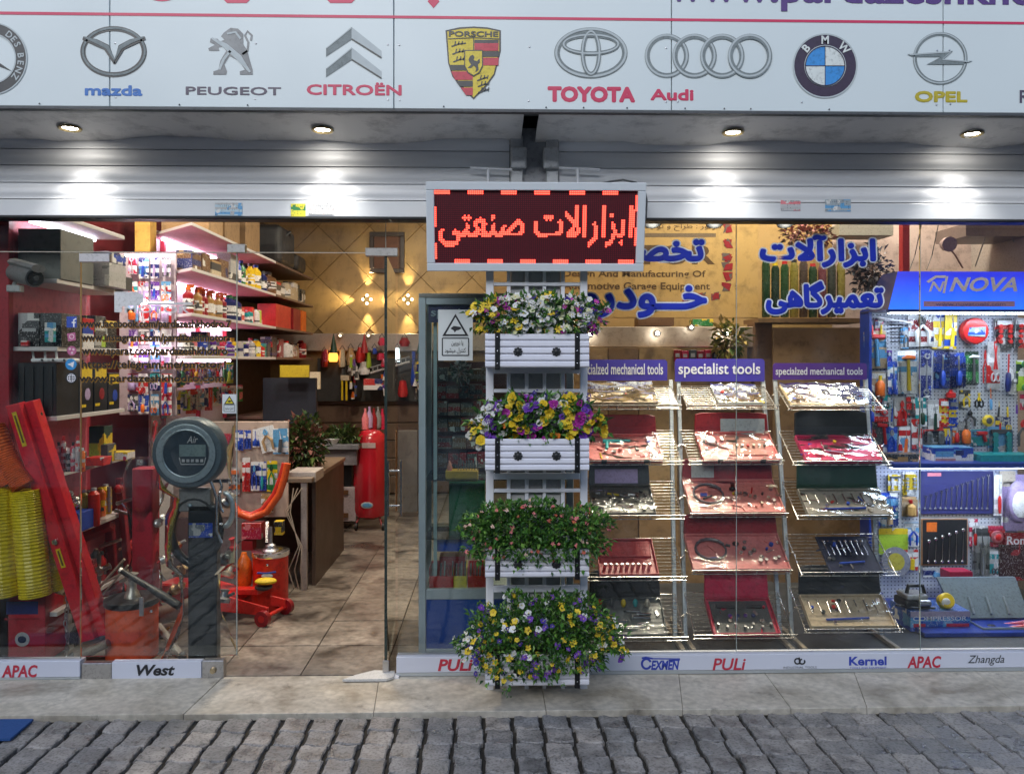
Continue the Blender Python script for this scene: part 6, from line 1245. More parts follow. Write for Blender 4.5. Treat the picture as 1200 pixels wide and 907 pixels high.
for k, (r_, c, kd, c1_, lb) in enumerate((((1136,608,1146,640),'crimson','driver','red','crimson card with a driver right of the black wrench card'),((1147,642,1157,672),'dgrey','wrench','lgrey','dark card with a wrench low beside the grey bolt bag'),((1060,612,1077,640),'lblue','pliers','blue','light blue card with pliers left of the black wrench card'),((1058,644,1076,668),'red','knife','yellow','red card with a yellow knife above the machine'),((1165,556,1174,604),'white','driver','red','tall white card with a red driver right of the wrench roll'),((1041,556,1055,576),'yellow','sockets','dgrey','yellow card with dark sockets at the left of the lower bay'),((1082,665,1108,676),'dblue','knife','lblue','navy card below the black wrench card'),((1159,645,1170,676),'teal','scissors','dgrey','teal card with scissors left of the dark red blade pack'))):
    pack('tool_pack', r_, YP-.02-.004*k, printed(c,'white','lgrey',freq=34,cell=30), kd, c1_, 'lgrey', lb, bubble=False)

# ------------------------------------------------------------------ left shelf units
SHW = mat((.62,.60,.60), .4, 0, .06, 6, key='shelf white'); SHR = mat((.55,.10,.14), .45, 0, .1, 5, key='shelf red'); LED1 = glow((1,.74,.93), 10, 'shelf tube pink'); LED2 = glow((.93,.88,1), 11, 'shelf tube white')
def unit(label, xe, xb, y0, y1, zs, obl=0., back=None, under=None, leds=(), ledm=None, edge=None, t_=.022):
    t = thing('shelf_unit', label, 'shelving', (xb, y0, 0))
    for z in zs:
        mb = MB(); P = [(xe, y0), (xe, y1), (xb, y1), (xb, y0+obl)]
        mb.add([(x,y,z-t_) for x,y in P] + [(x,y,z) for x,y in P], [(0,1,2,3),(7,6,5,4),(0,4,5,1),(1,5,6,2),(2,6,7,3),(3,7,4,0)]); mb.mi[0] = 1
        mb.build('shelf', [edge or SHW, under or SHW], t, bevel=.002)
    MB().box(xb-.02, xb-.0005, y0+obl, y1, 0, zs[0]+.04).build('back_panel', back or SHR, t)
    for z in leds:
        MB().box(xb+.05, xb+.075, y0+obl+.05, y1-.05, z-t_-.018, z-t_-.001).build('lamp_tube', ledm, t)
    return t
U1 = [2.25, 1.92, 1.58, 1.23, .945, .62, .25]
u1 = unit('near red backed shelf unit with white shelves of power tools behind the left glass pane', -2.19, -2.41, .20, .93, U1, back=SHR, leds=(2.25,), ledm=LED2)
MB().box(-2.457, -2.405, .16, .199, 0, 2.3).build('upright', mat((.36,.02,.035), .4, key='upright red'), u1, bevel=.002); MB().box(-2.457, -2.412, .93, .97, 0, 2.3).build('upright', MATS['upright red'], u1, bevel=.002)
U2 = [2.43, 2.13, 1.83, 1.55]
WBK = mat((.75,.72,.76), .5, key='lit back panel')
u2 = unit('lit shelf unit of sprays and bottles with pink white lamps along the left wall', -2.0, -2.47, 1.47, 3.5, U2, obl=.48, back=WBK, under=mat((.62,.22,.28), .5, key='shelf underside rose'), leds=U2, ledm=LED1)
for y in (2.1, 2.8, 3.45): MB().box(-2.469, -2.44, y, y+.03, 1.0, 2.45).build('upright', mat((.5,.03,.06), .4, key='lit upright red'), u2)
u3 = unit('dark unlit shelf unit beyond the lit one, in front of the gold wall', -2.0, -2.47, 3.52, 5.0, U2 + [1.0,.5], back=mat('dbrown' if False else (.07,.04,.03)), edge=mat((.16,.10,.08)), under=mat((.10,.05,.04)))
kind(MB().box(-2.75, -2.66, .0, .12, 0, 2.2).build('white_wall', mat((.55,.58,.55), .5, 0, .08, 3, key='pale side wall')))
tag(MB().box(at(-90,500,.30).x, at(7,500,.30).x, .30, .36, .0, 2.3).build('side_pillar', mat((.50,.54,.51), .5, 0, .12, 3, .1, key='pillar pale'), org=(-2.45,.33,0), bevel=.004), 'pale greenish side pillar at the far left of the front', 'pillar')
# goods on unit 1 (front faces towards the street, sides towards the aisle)
def c1(nm, px, z, dep, m, label, Y=.22, cat='box', lab=None, h=None, group=None, top=None):
    x0, x1 = at(px[0],400,Y).x, at(px[1],400,Y).x; zz = z if h is None else z
    t = thing(nm, label, cat, ((x0+x1)/2, Y+dep/2, z+.001), group); MB().box(x0, x1, Y, Y+dep, z+.001, z+h).build('body', m, t, bevel=.002)
    if lab:
        for (u0,v0,u1,v1,lm) in lab: MB().box(x0+(x1-x0)*u0, x0+(x1-x0)*u1, Y-.0012, Y-.0002, z+h*v0, z+h*v1).build('label', mat(lm) if isinstance(lm,(str,tuple)) else lm, t)
    return t
c1('machine_box', (21,71), 1.92, .33, mat((.17,.18,.17), .5, 0, .15, 5), 'large plain grey box on the top shelf at the far left, behind the camera', h=.255)
c1('carton', (79,108), 1.92, .001+.12, mat('dblue'), 'unused', h=.01) if False else None
c1('blue_carton', (84,128), 2.055, .2, printed('dblue','blue','white',freq=30,cell=18), 'dark blue and white carton on the pale box, second thing on the top left shelf', Y=.60, h=.06)
c1('white_carton', (84,128), 1.921, .2, printed((.5,.5,.52),'lgrey','grey',freq=20,cell=18), 'pale grey carton under the dark blue one on the top left shelf', Y=.60, h=.132)
c1('brown_carton', (112,134), 1.92, .12, CB[2], 'brown carton at the far end of the top left shelf', Y=.81, h=.15)
c1('dark_machine', (134,146), 1.92, .1, mat('dgrey'), 'small dark machine at the far end of the top left shelf', Y=.82, h=.08, cat='machine')
for i, (a, b, cc, lb) in enumerate(((21,46,'black','black carton at the left end of the second shelf, near the router'),(47,72,'black','black carton with a white word beside the leftmost black carton'))): t = c1('carton', (a,b), 1.58, .2, printed(cc,'dgrey','lgrey',freq=10,cell=14), lb, h=.17, lab=[(.2,.45,.85,.55,'lgrey')])
for i, (y_, cc, a1, a2, lb) in enumerate(((.47,'white','red','blue','white carton with red and blue print in the middle of the second left shelf'),(.60,'dgrey','lime','lgrey','dark carton with a lime stripe on the second left shelf'),(.73,'black','white','yellow','black carton with yellow print near the end of the second left shelf'))):
    t = thing('carton', lb, 'box', (-2.28, y_, 1.581)); MB().box(-2.36, -2.2, y_, y_+.12, 1.581, 1.74+.02*(i%2)).build('body', printed(cc,a1,a2,freq=24,cell=20), t, bevel=.002)
for i, (a, b, cc, lb) in enumerate(((26,32,'pink','small pink and white packet under the black cartons'),(44,62,(.3,.38,.5),'pale blue packet under the black cartons'),(66,74,'blue','bright blue packet at the corner of the second left shelf'),(52,62,'teal','teal packet above the router aerials'))):
    if i == 3: c1('packet', (a,b), 1.60, .03, printed('teal','lblue','white',freq=60), lb, Y=.17, h=.1, cat='packet')
c1('packet', (24,33), 1.581, .02, printed('pink','white','red',freq=60), 'small pink and white packet at the left end of the second shelf', Y=.19, h=.03, cat='packet')
# black power tool boxes on shelf 1.23
TB = printed('black','dgrey','dgrey',freq=6,cell=8); YL_ = [(.05,.02,.95,.10,'yellow')]
t = c1('power_tool_box', (21,66), 1.23, .22, mat((.02,.022,.026), .35, 0, .2, 20), 'big black power tool case under the white router', h=.27)
for k in range(4): MB().box(at(24+k*11,400,.22).x, at(29+k*11,400,.22).x, .214, .2195, 1.235, 1.48).build('rib', mat('black'), t)
for i, (y_, w_, lb) in enumerate(((.44,.14,'black carton with a yellow corner and a pictured tool, just right of the black case'),(.59,.15,'black carton with yellow stripe and pictured tool, middle of the third left shelf'),(.75,.14,'black carton with a broad yellow top at the end of the third left shelf'))):
    t = thing('power_tool_box', lb, 'box', (-2.28, y_, 1.231)); h = (.26,.25,.21)[i]; x1 = -2.2; MB().box(-2.4, x1, y_, y_+w_-.005, 1.231, 1.231+h).build('body', mat((.02,.022,.027), .3, 0, .2, 8), t, bevel=.002)
    MB().box(x1+.0003, x1+.0015, y_+.01, y_+w_-.015, 1.231+h*.70, 1.231+h*.96).build('label', mat('yellow'), t); MB().box(x1+.0003, x1+.0015, y_+.01, y_+.06, 1.26, 1.275).build('label', mat('yellow'), t)
    MB().sph((x1+.001, y_+w_*.55, 1.231+h*.38), (.002,.03,.035), 7).build('picture', mat(('lilac','dred','blue')[i]), t)
    MB().box(-2.38, x1-.03, y_-.0015, y_-.0003, 1.25, 1.231+h*.9).build('label', printed('black','dgrey','purple',freq=9,cell=12), t)
t = thing('router', 'white router with three aerials standing on the black power tool case', 'router', at(60,425,.26)); p = at(64,421,.26); MB().box(p.x-.1, p.x+.1, .22, .32, 1.502, 1.522).build('body', mat('white', .3), t, bevel=.008, seg=2)
for a_, b_ in (((34,386),(40,424)),((52,389),(53,424)),((63,386),(67,424))): MB().tube([at(*b_, .25), at(*a_, .25)], [.006,.0045], 7).build('aerial', mat('white', .3), t, smooth=True)
MB().tube([at(21,385.5,.25), at(37,386,.25)], .005, 7).build('aerial', mat('white', .3), t, smooth=True)
for k in range(3): MB().sph(at(49+k*13,422,.215), (.006,.003,.006), 6).build('socket', mat('black'), t)
# camera
t = thing('security_camera', 'grey bullet security camera behind the glass at the far left', 'camera', at(14,342,.09)); a = at(17,319,.14); b = at(41,326,.05); MB().tube([a, a*.2+b*.8, b], [.042,.046,.046], 18).build('body', mat((.20,.21,.22), .35), t, smooth=True)
d = (b-a).normalized(); MB().tube([b, b+d*.012], [.038,.036], 18).build('lens_glass', mat('black', .08), t, smooth=True); MB().tube([b+d*.0125, b+d*.015], [.014,.012], 12).build('lens', mat('dgrey', .1), t, smooth=True)
MB().tube([a+Vector((0,.02,-.02)), at(15,340,.12)], .01, 8).build('arm', mat('grey'), t, smooth=True); MB().pbox(7,334,23,342,.10,.04).build('base', mat('lgrey'), t, bevel=.003); MB().tube([a+Vector((0,0,.049)), b+d*.03+Vector((0,0,.05))], .02, 8, flat=1.8).build('hood', mat((.24,.25,.26), .4), t, smooth=True)
# shelf .945: small bottles and boxes; shelf .62 : cans and blue case
rr = random.Random(21)
for k in range(7):
    px = 62+k*5.6; c = ['dgrey','white','dred','black','crimson','lgrey','orange'][k]; x = at(px,500,.25).x; h = .12+.03*(k%3); t = thing('spray_can', {'dgrey':'dark grey','lgrey':'light grey','dred':'dark red'}.get(c,c)+' can on the fourth left shelf, '+ORDN[k]+' from the red beam', 'can', (x,.26,.946), 'cans on the fourth shelf from the top at left')
    MB().lathe([(.011,0),(.012,.005),(.012,h*.8),(.006,h*.88)], (x,.26,.946), 10).build('body', printed(c,'lgrey','red',freq=60,cell=60), t, smooth=True); MB().lathe([(.0065,h*.88),(.0065,h)], (x,.26,.946), 8).build('cap', mat(('white','black','red')[k%3]), t, smooth=True)
for a_, b_, yy, h, m_, lb in ((100,121,.48,.045,printed('bred','red','dgrey',freq=50,cell=30),'flat red box on the fourth left shelf'), (118,126,.62,.1,printed('yellow','yellow','dgrey',freq=30),'tall yellow packet behind the flat red box'), (126,149,.70,.05,printed('white','yellow','crimson',freq=50,cell=40),'white and yellow printed box at the end of the fourth left shelf'), (104,122,.76,.19,printed('lime','yellow','dgreen',freq=10),'yellow green carton at the back of the fourth left shelf')):
    c1('carton', (a_,b_), .945, .1, m_, lb, Y=yy, h=h)
for px, c, cc, h, lb in ((98,'yellow','blue',.16,'yellow and blue can on the fifth left shelf'),(110,'bred','red',.17,'plain red can beside the yellow and blue can')):
    x = at(px,600,.5).x; t = thing('can', lb, 'can', (x,.5,.621)); MB().lathe([(.028,0),(.03,.006),(.03,h),(.02,h+.012),(.012,h+.02)], (x,.5,.621), 18).build('body', printed(c,cc,'white',freq=22,cell=12) if c == 'yellow' else mat(c,.3), t, smooth=True); MB().lathe([(.013,h+.02),(.013,h+.035)], (x,.5,.621), 10).build('cap', mat('white'), t, smooth=True)
c1('blue_case', (44,92), .62, .2, mat('blue', .35), 'blue plastic case behind the red lifting beam', Y=.32, h=.10, cat='case')
mb = MB(); r = random.Random(2)
for k in range(12): mb.sph(at(80+r.uniform(-9,10), 583+r.uniform(-7,8), .36), (r.uniform(.012,.03),)*2 + (r.uniform(.01,.02),), 6, Matrix.Rotation(r.uniform(0,3),3,'X'))
tag(mb.build('foil_wrapped_parts', mat((.6,.6,.6), .25, .8, .3, 60, .8, 60), org=at(80,592,.36), smooth=True), 'crumpled silver wrapped parts on the blue plastic case', 'parts')
# ---- goods on the lit unit: facing the aisle
names = {'red':'red','bred':'bright red','dred':'dark red','orange':'orange','yellow':'yellow','green':'green','lime':'lime','blue':'blue','dblue':'navy','lblue':'light blue','teal':'teal','white':'white','black':'black','dgrey':'dark grey','lgrey':'pale grey','crimson':'crimson','purple':'purple','tan':'tan','brown':'brown','cream':'cream','gold':'golden','pink':'pink','lilac':'lilac'}
def bottle(x, y, z, r_, h, c, cap, label, cat, lab='white', grp=None, name='bottle', neck=.72):
    t = thing(name, label, cat, (x,y,z), grp); MB().lathe([(r_*.92,0),(r_,.006),(r_,h*neck),(r_*.45,h*(neck+.12)),(r_*.4,h*.9)], (x,y,z), 14).build('body', mat(c,.28), t, smooth=True)
    MB().lathe([(r_*.48,h*.9),(r_*.48,h*1.0),(r_*.3,h*1.02)], (x,y,z), 10).build('cap', mat(cap,.35), t, smooth=True); MB().lathe([(r_*1.02,h*.2),(r_*1.02,h*.58)], (x,y,z), 14, cap=False).build('label', printed(lab,c,'dgrey',freq=70,cell=40), t, smooth=True); return t
def shelf_row(z, y0, y1, xs_, spec, shelfname, seed, hmax=.26):
    r = random.Random(seed); y = y0; n = 0
    while y < y1:
        kd, c, c2, w_, h = spec(r, (y-y0)/(y1-y0)); x = xs_ - r.uniform(.05,.10); pos = ORDN[min(n,19)]
        lb = f"{names.get(c,'dull')} {'and '+names.get(c2,'grey')+' ' if c2 != c and shelfname.count(' ') < 4 and n < 20 else ''}{ {'b':'bottle','s':'spray bottle','x':'box','c':'can','p':'hanging pack'}[kd]} on {shelfname}, {pos} from its near end"
        if kd in 'bs': t = bottle(x, y+w_/2, z+.001, w_*.46, h, c, c2, lb, 'bottle', grp='goods on '+shelfname)
        elif kd == 'c': t = bottle(x, y+w_/2, z+.001, w_*.46, h, c, c2, lb, 'can', grp='goods on '+shelfname, name='can', neck=.82)
        else:
            t = thing('box', lb, 'box', (x,y,z+.001), 'goods on '+shelfname); MB().box(x-.09, x+.02, y, y+w_-.006, z+.001, z+h).build('body', printed(c, c2, r.choice(('dgrey','white','dblue')), freq=r.choice((18,25,40)), cell=20), t, bevel=.0015)
        if kd == 's': MB().cbox((x+.012,y+w_/2,z+h*1.02+.008), (.05,.014,.016)).build('trigger', mat('orange'), t)
        y += w_ + r.uniform(.004,.02); n += 1
bright = ['red','yellow','blue','orange','white','green','lblue','bred','crimson','lime','teal','purple','pink','dblue']
def sp1(r, u):
    if u < .36: return 'x', r.choice(['brown','tan','cream']), r.choice(['tan','brown']), r.uniform(.16,.24), r.uniform(.13,.17)
    if u < .5: return 'x', r.choice(['tan','lgrey']), 'dgrey', .2, .24
    return r.choice('xb'), r.choice(['green','lime','blue','dgrey','yellow','dblue']), r.choice(['dgrey','yellow','blue']), r.uniform(.07,.11), r.uniform(.18,.24)
shelf_row(2.13, 1.72, 3.4, -2.04, sp1, 'the topmost lit shelf', 1)
def sp2(r, u):
    if u < .42: return 's', r.choice(['dred','crimson','gold','dred']), 'orange', .078, .185
    if u < .58: return 'b', 'dblue', 'green', .13, .2
    if u < .75: return 'x', 'red', 'white', r.uniform(.05,.1), r.uniform(.06,.14)
    return r.choice('bcx'), r.choice(bright), r.choice(bright), r.uniform(.05,.08), r.uniform(.08,.16)
shelf_row(1.83, 1.62, 3.4, -2.04, sp2, 'the second lit shelf', 2)
def sp3(r, u): return r.choice('bcxc'), r.choice(bright+['white','dgrey','lgrey','black']), r.choice(bright+['white','white']), r.uniform(.075,.10), r.uniform(.10,.18)
shelf_row(1.55, 1.6, 3.45, -2.04, sp3, 'the third lit shelf', 3)
for y_, w_, h, lb in ((1.95,.3,.3,'big brown carton on top of the lit shelf unit, nearest the window'),(2.3,.35,.24,'brown carton on top of the lit shelf unit, second from the window'),(2.8,.4,.3,'wide brown carton on top of the lit unit, farthest from the window')):
    tag(MB().box(-2.4, -2.06, y_, y_+w_, 2.431, 2.431+h).build('carton', CB[1 if w_ > .3 else 0], org=(-2.2,y_,2.431), bevel=.003), lb, 'carton')
# packs hanging under the third lit shelf
r = random.Random(33); n = 0
for row, z in enumerate((1.50, 1.30)):
    y = 1.7
    while y < 3.3:
        w_ = r.uniform(.07,.12); c = r.choice(bright+['white','white']); c2 = r.choice(bright); h = r.uniform(.13,.19); x = -2.38+row*.1; kd = r.choice(['driver','pliers','bottle','hammer','knife','wrench','sockets'])
        t = thing('tool_pack', f"{names[c]} card with a {names[c2]} {kd if kd not in ('sockets',) else 'set'}, {('upper','lower')[row]} row hanging below the shelf lamps, {ORDN[min(n,19)]}", 'tool pack', (x,y,z-h), 'packs hanging under the lit shelves'); n += 1
        M = Matrix.Translation((x, y+w_/2, z)) @ Matrix.Rotation(R(62+r.uniform(-12,12)), 4, 'Z'); MB().prism([(-w_/2,-h),(w_/2,-h),(w_/2,0),(-w_/2,0)], 0, .003, M).build('card', printed(c,c2,'white',freq=30,cell=30), t); mb = MB(); tool(mb, kd, w_*.9, h*.9, r, M @ Matrix.Translation((0,-.004,-h*.05)), (0,1)); mb.build('tool', [mat(c2,.3), mat('lgrey',.3)], t, smooth=True)
        y += w_ + r.uniform(.0,.03)
    n = 0
# dark unit goods
t = thing('black_bag', 'bulky black bag on top of the dark shelf unit', 'bag', (-2.2,4.0,2.431)); mb = MB(); mb.box(-2.4,-2.02,3.75,4.3,2.432,2.82).box(-2.36,-2.0,4.32,4.7,2.432,2.62); mb.build('body', mat((.03,.03,.032), .5, 0, .4, 20, .8, 12), t, bevel=.06, seg=4); MB().tube([(-2.05,3.9,2.7),(-2.0,4.0,2.78),(-2.05,4.2,2.72)], .012, 6).build('handle', mat('black'), t, smooth=True)
def sp4(r, u): return r.choice('xxbc'), r.choice(['tan','cream','black','dgrey','dred','brown','white']), r.choice(['black','cream','dgrey','red']), r.uniform(.1,.2), r.uniform(.12,.22)
shelf_row(2.13, 3.58, 4.9, -2.04, sp4, 'the top dark shelf', 5); shelf_row(1.55, 3.58, 4.9, -2.04, sp4, 'the lowest dark shelf', 6)
for y_, w_, c, lb in ((3.6,.55,'red','large red box on the middle dark shelf'),(4.25,.3,'dred','dark red box beside the large red box'),(4.6,.2,'orange','orange box at the far end of the middle dark shelf')): tag(MB().box(-2.2, -2.03, y_, y_+w_, 1.831, 2.05).build('box', mat(c,.4,0,.3,8), org=(-2.1,y_,1.831), bevel=.002), lb, 'box')
tag(MB().pbox(328,428,362,442,2.2,.02).build('yellow_sign', mat((.5,.38,.02), .5, 0, .3, 20), org=at(345,442,2.2)), 'yellow panel hanging below the dark shelves', 'panel'); tag(MB().pbox(308,443,370,508,2.3,.05).build('dark_board', mat((.012,.016,.03), .5, 0, .3, 6), org=at(340,508,2.3)), 'dark navy board below the yellow panel', 'board')
tag(MB().pbox(363,436,375,456,2.6,.03).build('pale_card', mat('cream'), org=at(369,456,2.6)), 'pale pinkish card beside the dark navy board', 'card'); tag(MB().pbox(362,457,368,495,2.6,.03).build('amber_strip', mat('gold'), org=at(365,495,2.6)), 'amber strip hanging under the pale card', 'strip')

# ------------------------------------------------------------------ things by the left glass
def corr(pts, r_, n=60, amp=.055):
    pts = [Vector(p) for p in pts]; seg = []; 
    for i in range(n+1):
        u = i/n*(len(pts)-1); k = min(int(u), len(pts)-2); f = u-k; p0 = pts[max(k-1,0)]; p1 = pts[k]; p2 = pts[k+1]; p3 = pts[min(k+2,len(pts)-1)]
        seg.append(.5*((2*p1)+(-p0+p2)*f+(2*p0-5*p1+4*p2-p3)*f*f+(-p0+3*p1-3*p2+p3)*f**3))
    return MB().tube(seg, [r_*(1+amp*(1 if i % 2 else -1)*.5) for i in range(n+1)], 14)
YH = mat((.80,.62,.015), .4, 0, .3, 8, key='hose yellow'); OH = mat((.85,.16,.02), .35, 0, .25, 8, key='hose orange')
for pts, r_, lb in ((((1,562,.10),(2,620,.10),(6,698,.10)),.066,'leftmost thick yellow corrugated hose at the picture edge'), (((31,574,.11),(36,630,.11),(42,698,.11)),.072,'middle yellow corrugated hose, the thickest, under the orange one'), (((44,588,.2),(54,640,.2),(63,692,.2)),.055,'right yellow corrugated hose next to the red beam')):
    a, b, c = [at(*q) for q in pts]; tag(corr([a,b,c], r_, 72).build('corrugated_hose', YH, org=c, smooth=False), lb, 'hose', 'yellow hoses at the left')
tag(corr([at(-8,500,.08), at(5,530,.08), at(16,552,.08), at(28,570,.08)], .052, 56, .10).build('corrugated_hose', OH, org=at(10,573,.2)), 'orange corrugated hose lying over the yellow hoses', 'hose')
tag(corr([at(-10,535,.07), at(2,553,.07), at(10,568,.07)], .04, 34, .10).build('corrugated_hose', OH, org=at(4,573,.23)), 'short end of a second orange corrugated hose at the picture edge', 'hose')
# leaning red beam
BR = mat((.72,.02,.035), .32, 0, .12, 6, key='beam red', coat=.3)
t = thing('lifting_beam', 'tall leaning red steel beam with a yellow sticker by the left window', 'beam', at(112,748,.5))
def obar(p0, p1, w_, d_, side=Vector((1,0,0))):
    ax = (p1-p0).normalized(); s_ = (side - ax*side.dot(ax)).normalized(); n_ = ax.cross(s_); mb = MB()
    return mb.loft([[p + s_*a_*w_/2 + n_*b_*d_/2 for a_, b_ in ((-1,-1),(1,-1),(1,1),(-1,1))] for p in (p0, p1)])
a0, a1 = at(18,473,.08), at(106,748,.22); b0, b1 = at(35,470,.125), at(122,742,.265)
obar(a0, a1, .070, .06).build('channel', BR, t, bevel=.004); obar(b0, b1, .066, .07).build('channel', BR, t, bevel=.004)
ax = (a1-a0).normalized(); f_ = Vector((0,-1,0)); s_ = (Vector((1,0,0)) - ax*ax.x).normalized(); nn = s_.cross(ax); nn = nn if nn.y < 0 else -nn
for u0, u1, w_ in ((.03,.17,.022),(.60,.68,.022)):
    p0, p1 = a0.lerp(a1,u0)+nn*.0315, a0.lerp(a1,u1)+nn*.0315; obar(p0, p1, w_, .002).build('label', mat('yellow'), t)
    obar(p0.lerp(p1,.1)+nn*.0013, p0.lerp(p1,.9)+nn*.0013, w_*.4, .0012).build('print', mat((.15,.1,.02)), t)
for u in (.57,): p = a0.lerp(a1,u)+nn*.03; MB().cyl(p, p+nn*.01, .014).build('bolt', CHROME, t, smooth=True)
t3 = thing('beam_clamp', 'chrome clamp with dark ball knob on top of the red beam', 'clamp', at(36,498,.18)); MB().tube([at(30,492,.16),at(38,490,.15),at(44,485,.15)], .012, 8).build('arm', CHROME, t3, smooth=True); MB().sph(at(45,486,.14), .02, 10).build('knob', mat('dgreen',.2), t3, smooth=True)
MB().tube([at(33,498,.16),at(38,505,.16)], .014, 8).build('arm', CHROME, t3, smooth=True)
obar(at(54,640,.62), at(76,690,.68), .07, .05).build('x', BR) if False else None
tag(obar(at(52,620,.6), at(84,700,.68), .05, .06).build('red_bar', mat('dred',.35), org=at(84,700,.68)), 'darker short red bar behind the yellow hoses', 'bar')
# red carton, chain, levers, drums
t = c1('red_carton', (-30,53), .012, .3, mat((.42,.015,.03), .4, 0, .15, 6, coat=.2), 'red carton with a round white eye shape on its front under the yellow hoses', Y=.16, h=.355, lab=[(.45,.68,.90,.86,'dblue'),(.42,.60,.92,.63,'dred')]); p = at(27,751,.158)
p = at(26,749,.158); MB().lathe([(.0,-.002),(.034,-.002),(.036,.0)], p, 22, M=Matrix.Rotation(R(90),3,'X').to_4x4()).build('label', mat('lgrey'), t); MB().sph(p+Vector((0,-.002,0)), (.021,.003,.018), 8).build('label', mat('black'), t, smooth=True)
tag(MB().pbox(53,705,63,740,.3,.12).build('white_carton', printed('white','lgrey','tan',freq=20), org=at(58,740,.3)), 'narrow pale carton between the red carton and the chain', 'box')
t = thing('chain', 'steel chain hanging beside the red carton', 'chain', at(78,770,.2))
for k in range(11): c = at(78+math.sin(k)*1.2, 694+k*7.2, .2); mb = MB(); s_ = Vector((1,0,0)) if k % 2 else Vector((0,1,0)); mb.tube([c + s_*.009*math.cos(a) + Vector((0,0,.02*math.sin(a))) for a in [R(q) for q in range(0,361,40)]], .0032, 5); mb.build('link', STEEL, t, smooth=True)
t = thing('rope_bundle', 'brown rope tied round the middle of the red beam', 'rope', at(84,692,.2)); MB().tube([at(62,690,.2),at(74,694,.18),at(84,682,.2),at(90,690,.2)], .016, 7).build('strand', mat('tan',.8,0,.3,60,.6), t, smooth=True); MB().tube([at(85,680,.2),at(84,665,.22)], .02, 7).build('strand', mat('tan',.8,0,.3,60,.6), t, smooth=True)
t = thing('lever_bar', 'short worn grey lever lying at the foot of the red beam', 'lever', at(105,772,.14)); MB().tube([at(84,769,.14),at(100,765,.14),at(127,753,.14)], [.022,.026,.02], 10).build('bar', mat((.33,.28,.24), .4, .4, .3, 20), t, smooth=True); MB().sph(at(86,769,.135), .024, 8).build('joint', mat('dgrey'), t, smooth=True)
tag(MB().pbox(66,705,80,768,.35,.1).build('dark_box', printed('dgrey','lgrey','brown',freq=12,cell=14), org=at(73,768,.35)), 'dark printed box behind the chain', 'box')
def drum(px, py0, py1, rpx, Y, c, lid, label, name='drum', cat='drum'):
    p = at(px, py1, Y); r_ = rpx*mpp(Y); z1 = at(px,py0,Y).z; z0 = max(.001, p.z); t = thing(name, label, cat, (p.x,Y,z0))
    MB().lathe([(r_*.97,0),(r_,.008),(r_,z1-z0-.01)], (p.x,Y,z0), 32).build('barrel', mat(c,.4,0,.12,6,.05,20), t, smooth=True)
    MB().lathe([(r_*1.04,z1-z0-.012),(r_*1.08,z1-z0-.006),(r_*1.08,z1-z0+.018),(r_*.98,z1-z0+.022),(r_*.5,z1-z0+.02)], (p.x,Y,z0), 32).build('lid', lid, t, smooth=True, bevel=0); return t, Vector((p.x,Y,z1)), r_
t, p, r_ = drum(155, 704, 786, 28, .27, (.85,.12,.045), mat('black',.35), 'orange red grease drum with a black lid and pump behind the closed glass door', cat='grease pump')
MB().lathe([(.04,.02),(.03,.05),(.022,.06),(.02,.12),(.03,.14),(.0,.15)], p, 14).build('pump', mat((.35,.33,.30), .35, .6), t, smooth=True); MB().tube([at(140,667,.2),at(150,674,.2)], .014, 8).build('lever_head', mat((.5,.45,.4),.35,.5), t, smooth=True)
MB().tube([at(143,669,.2), at(175,688,.15), at(186,695,.13), at(210,710,.10)], [.014,.015,.02,.02], 12).build('lever', mat('black',.4), t, smooth=True)
mb = MB(); mb.pbox(163,700,168,722,.13,.008); mb.build('clasp', STEEL, t, bevel=.001); MB().sph(at(177,716,.155), (.008,.004,.008), 8).build('rivet', CHROME, t)
for k, (a_, b_, rr_) in enumerate((((103,703),(146,655),.007),((108,690),(150,668),.006),((120,697),(150,662),.005))): MB().tube([at(*a_,.3), at(*b_,.28)], rr_, 7).build('rod', mat((.4,.33,.25),.4,.5), t, smooth=True)
t, p2, r2 = drum(317, 648, 712, 20, 1.03, (.72,.03,.015), CHROME, 'bright red bucket pump with a chrome lid on the shop floor', 'bucket', 'grease pump')
MB().lathe([(.05,.02),(.035,.03),(.03,.05),(.012,.06),(.01,.16)], p2, 14).build('pump', STEEL, t, smooth=True); mb = MB()
for k in range(14): mb.tube([p2+Vector((-.02+.012*math.cos(a), .012*math.sin(a), .07+.009*k)) for a in [R(q) for q in range(0,361,60)]], .003, 4)
mb.build('spring', CHROME, t); x_, z_ = at(313,674,1.03-r2).x, at(313,674,1.03-r2).z
MB().lathe([(r2*1.005,-.02),(r2*1.005,.012)], (p2.x,1.03,z_), 32, cap=False).build('band', mat((.60,.05,.03)), t) if False else None
MB().sph((x_,1.03-r2*.99,z_-.004), (.035,.006,.014), 8).build('label', mat('white'), t, smooth=True); MB().tube([(x_-.06,1.03-r2*.93,z_+.012),(x_,1.03-r2*1.0,z_+.012),(x_+.05,1.03-r2*.93,z_+.018)], .006, 6).build('label', mat('blue'), t); MB().sph((x_+.0,1.03-r2*1.0,z_+.06), (.008,.004,.008), 8).build('rivet', CHROME, t)
tag(MB().lathe([(.03,0),(.045,.02),(.05,.08),(.045,.15),(.02,.19),(.015,.21)], at(286,688,1.0), 14).build('orange_flask', mat('orange',.3), org=at(286,688,1.0), smooth=True), 'orange plastic flask standing left of the bright red bucket', 'flask')
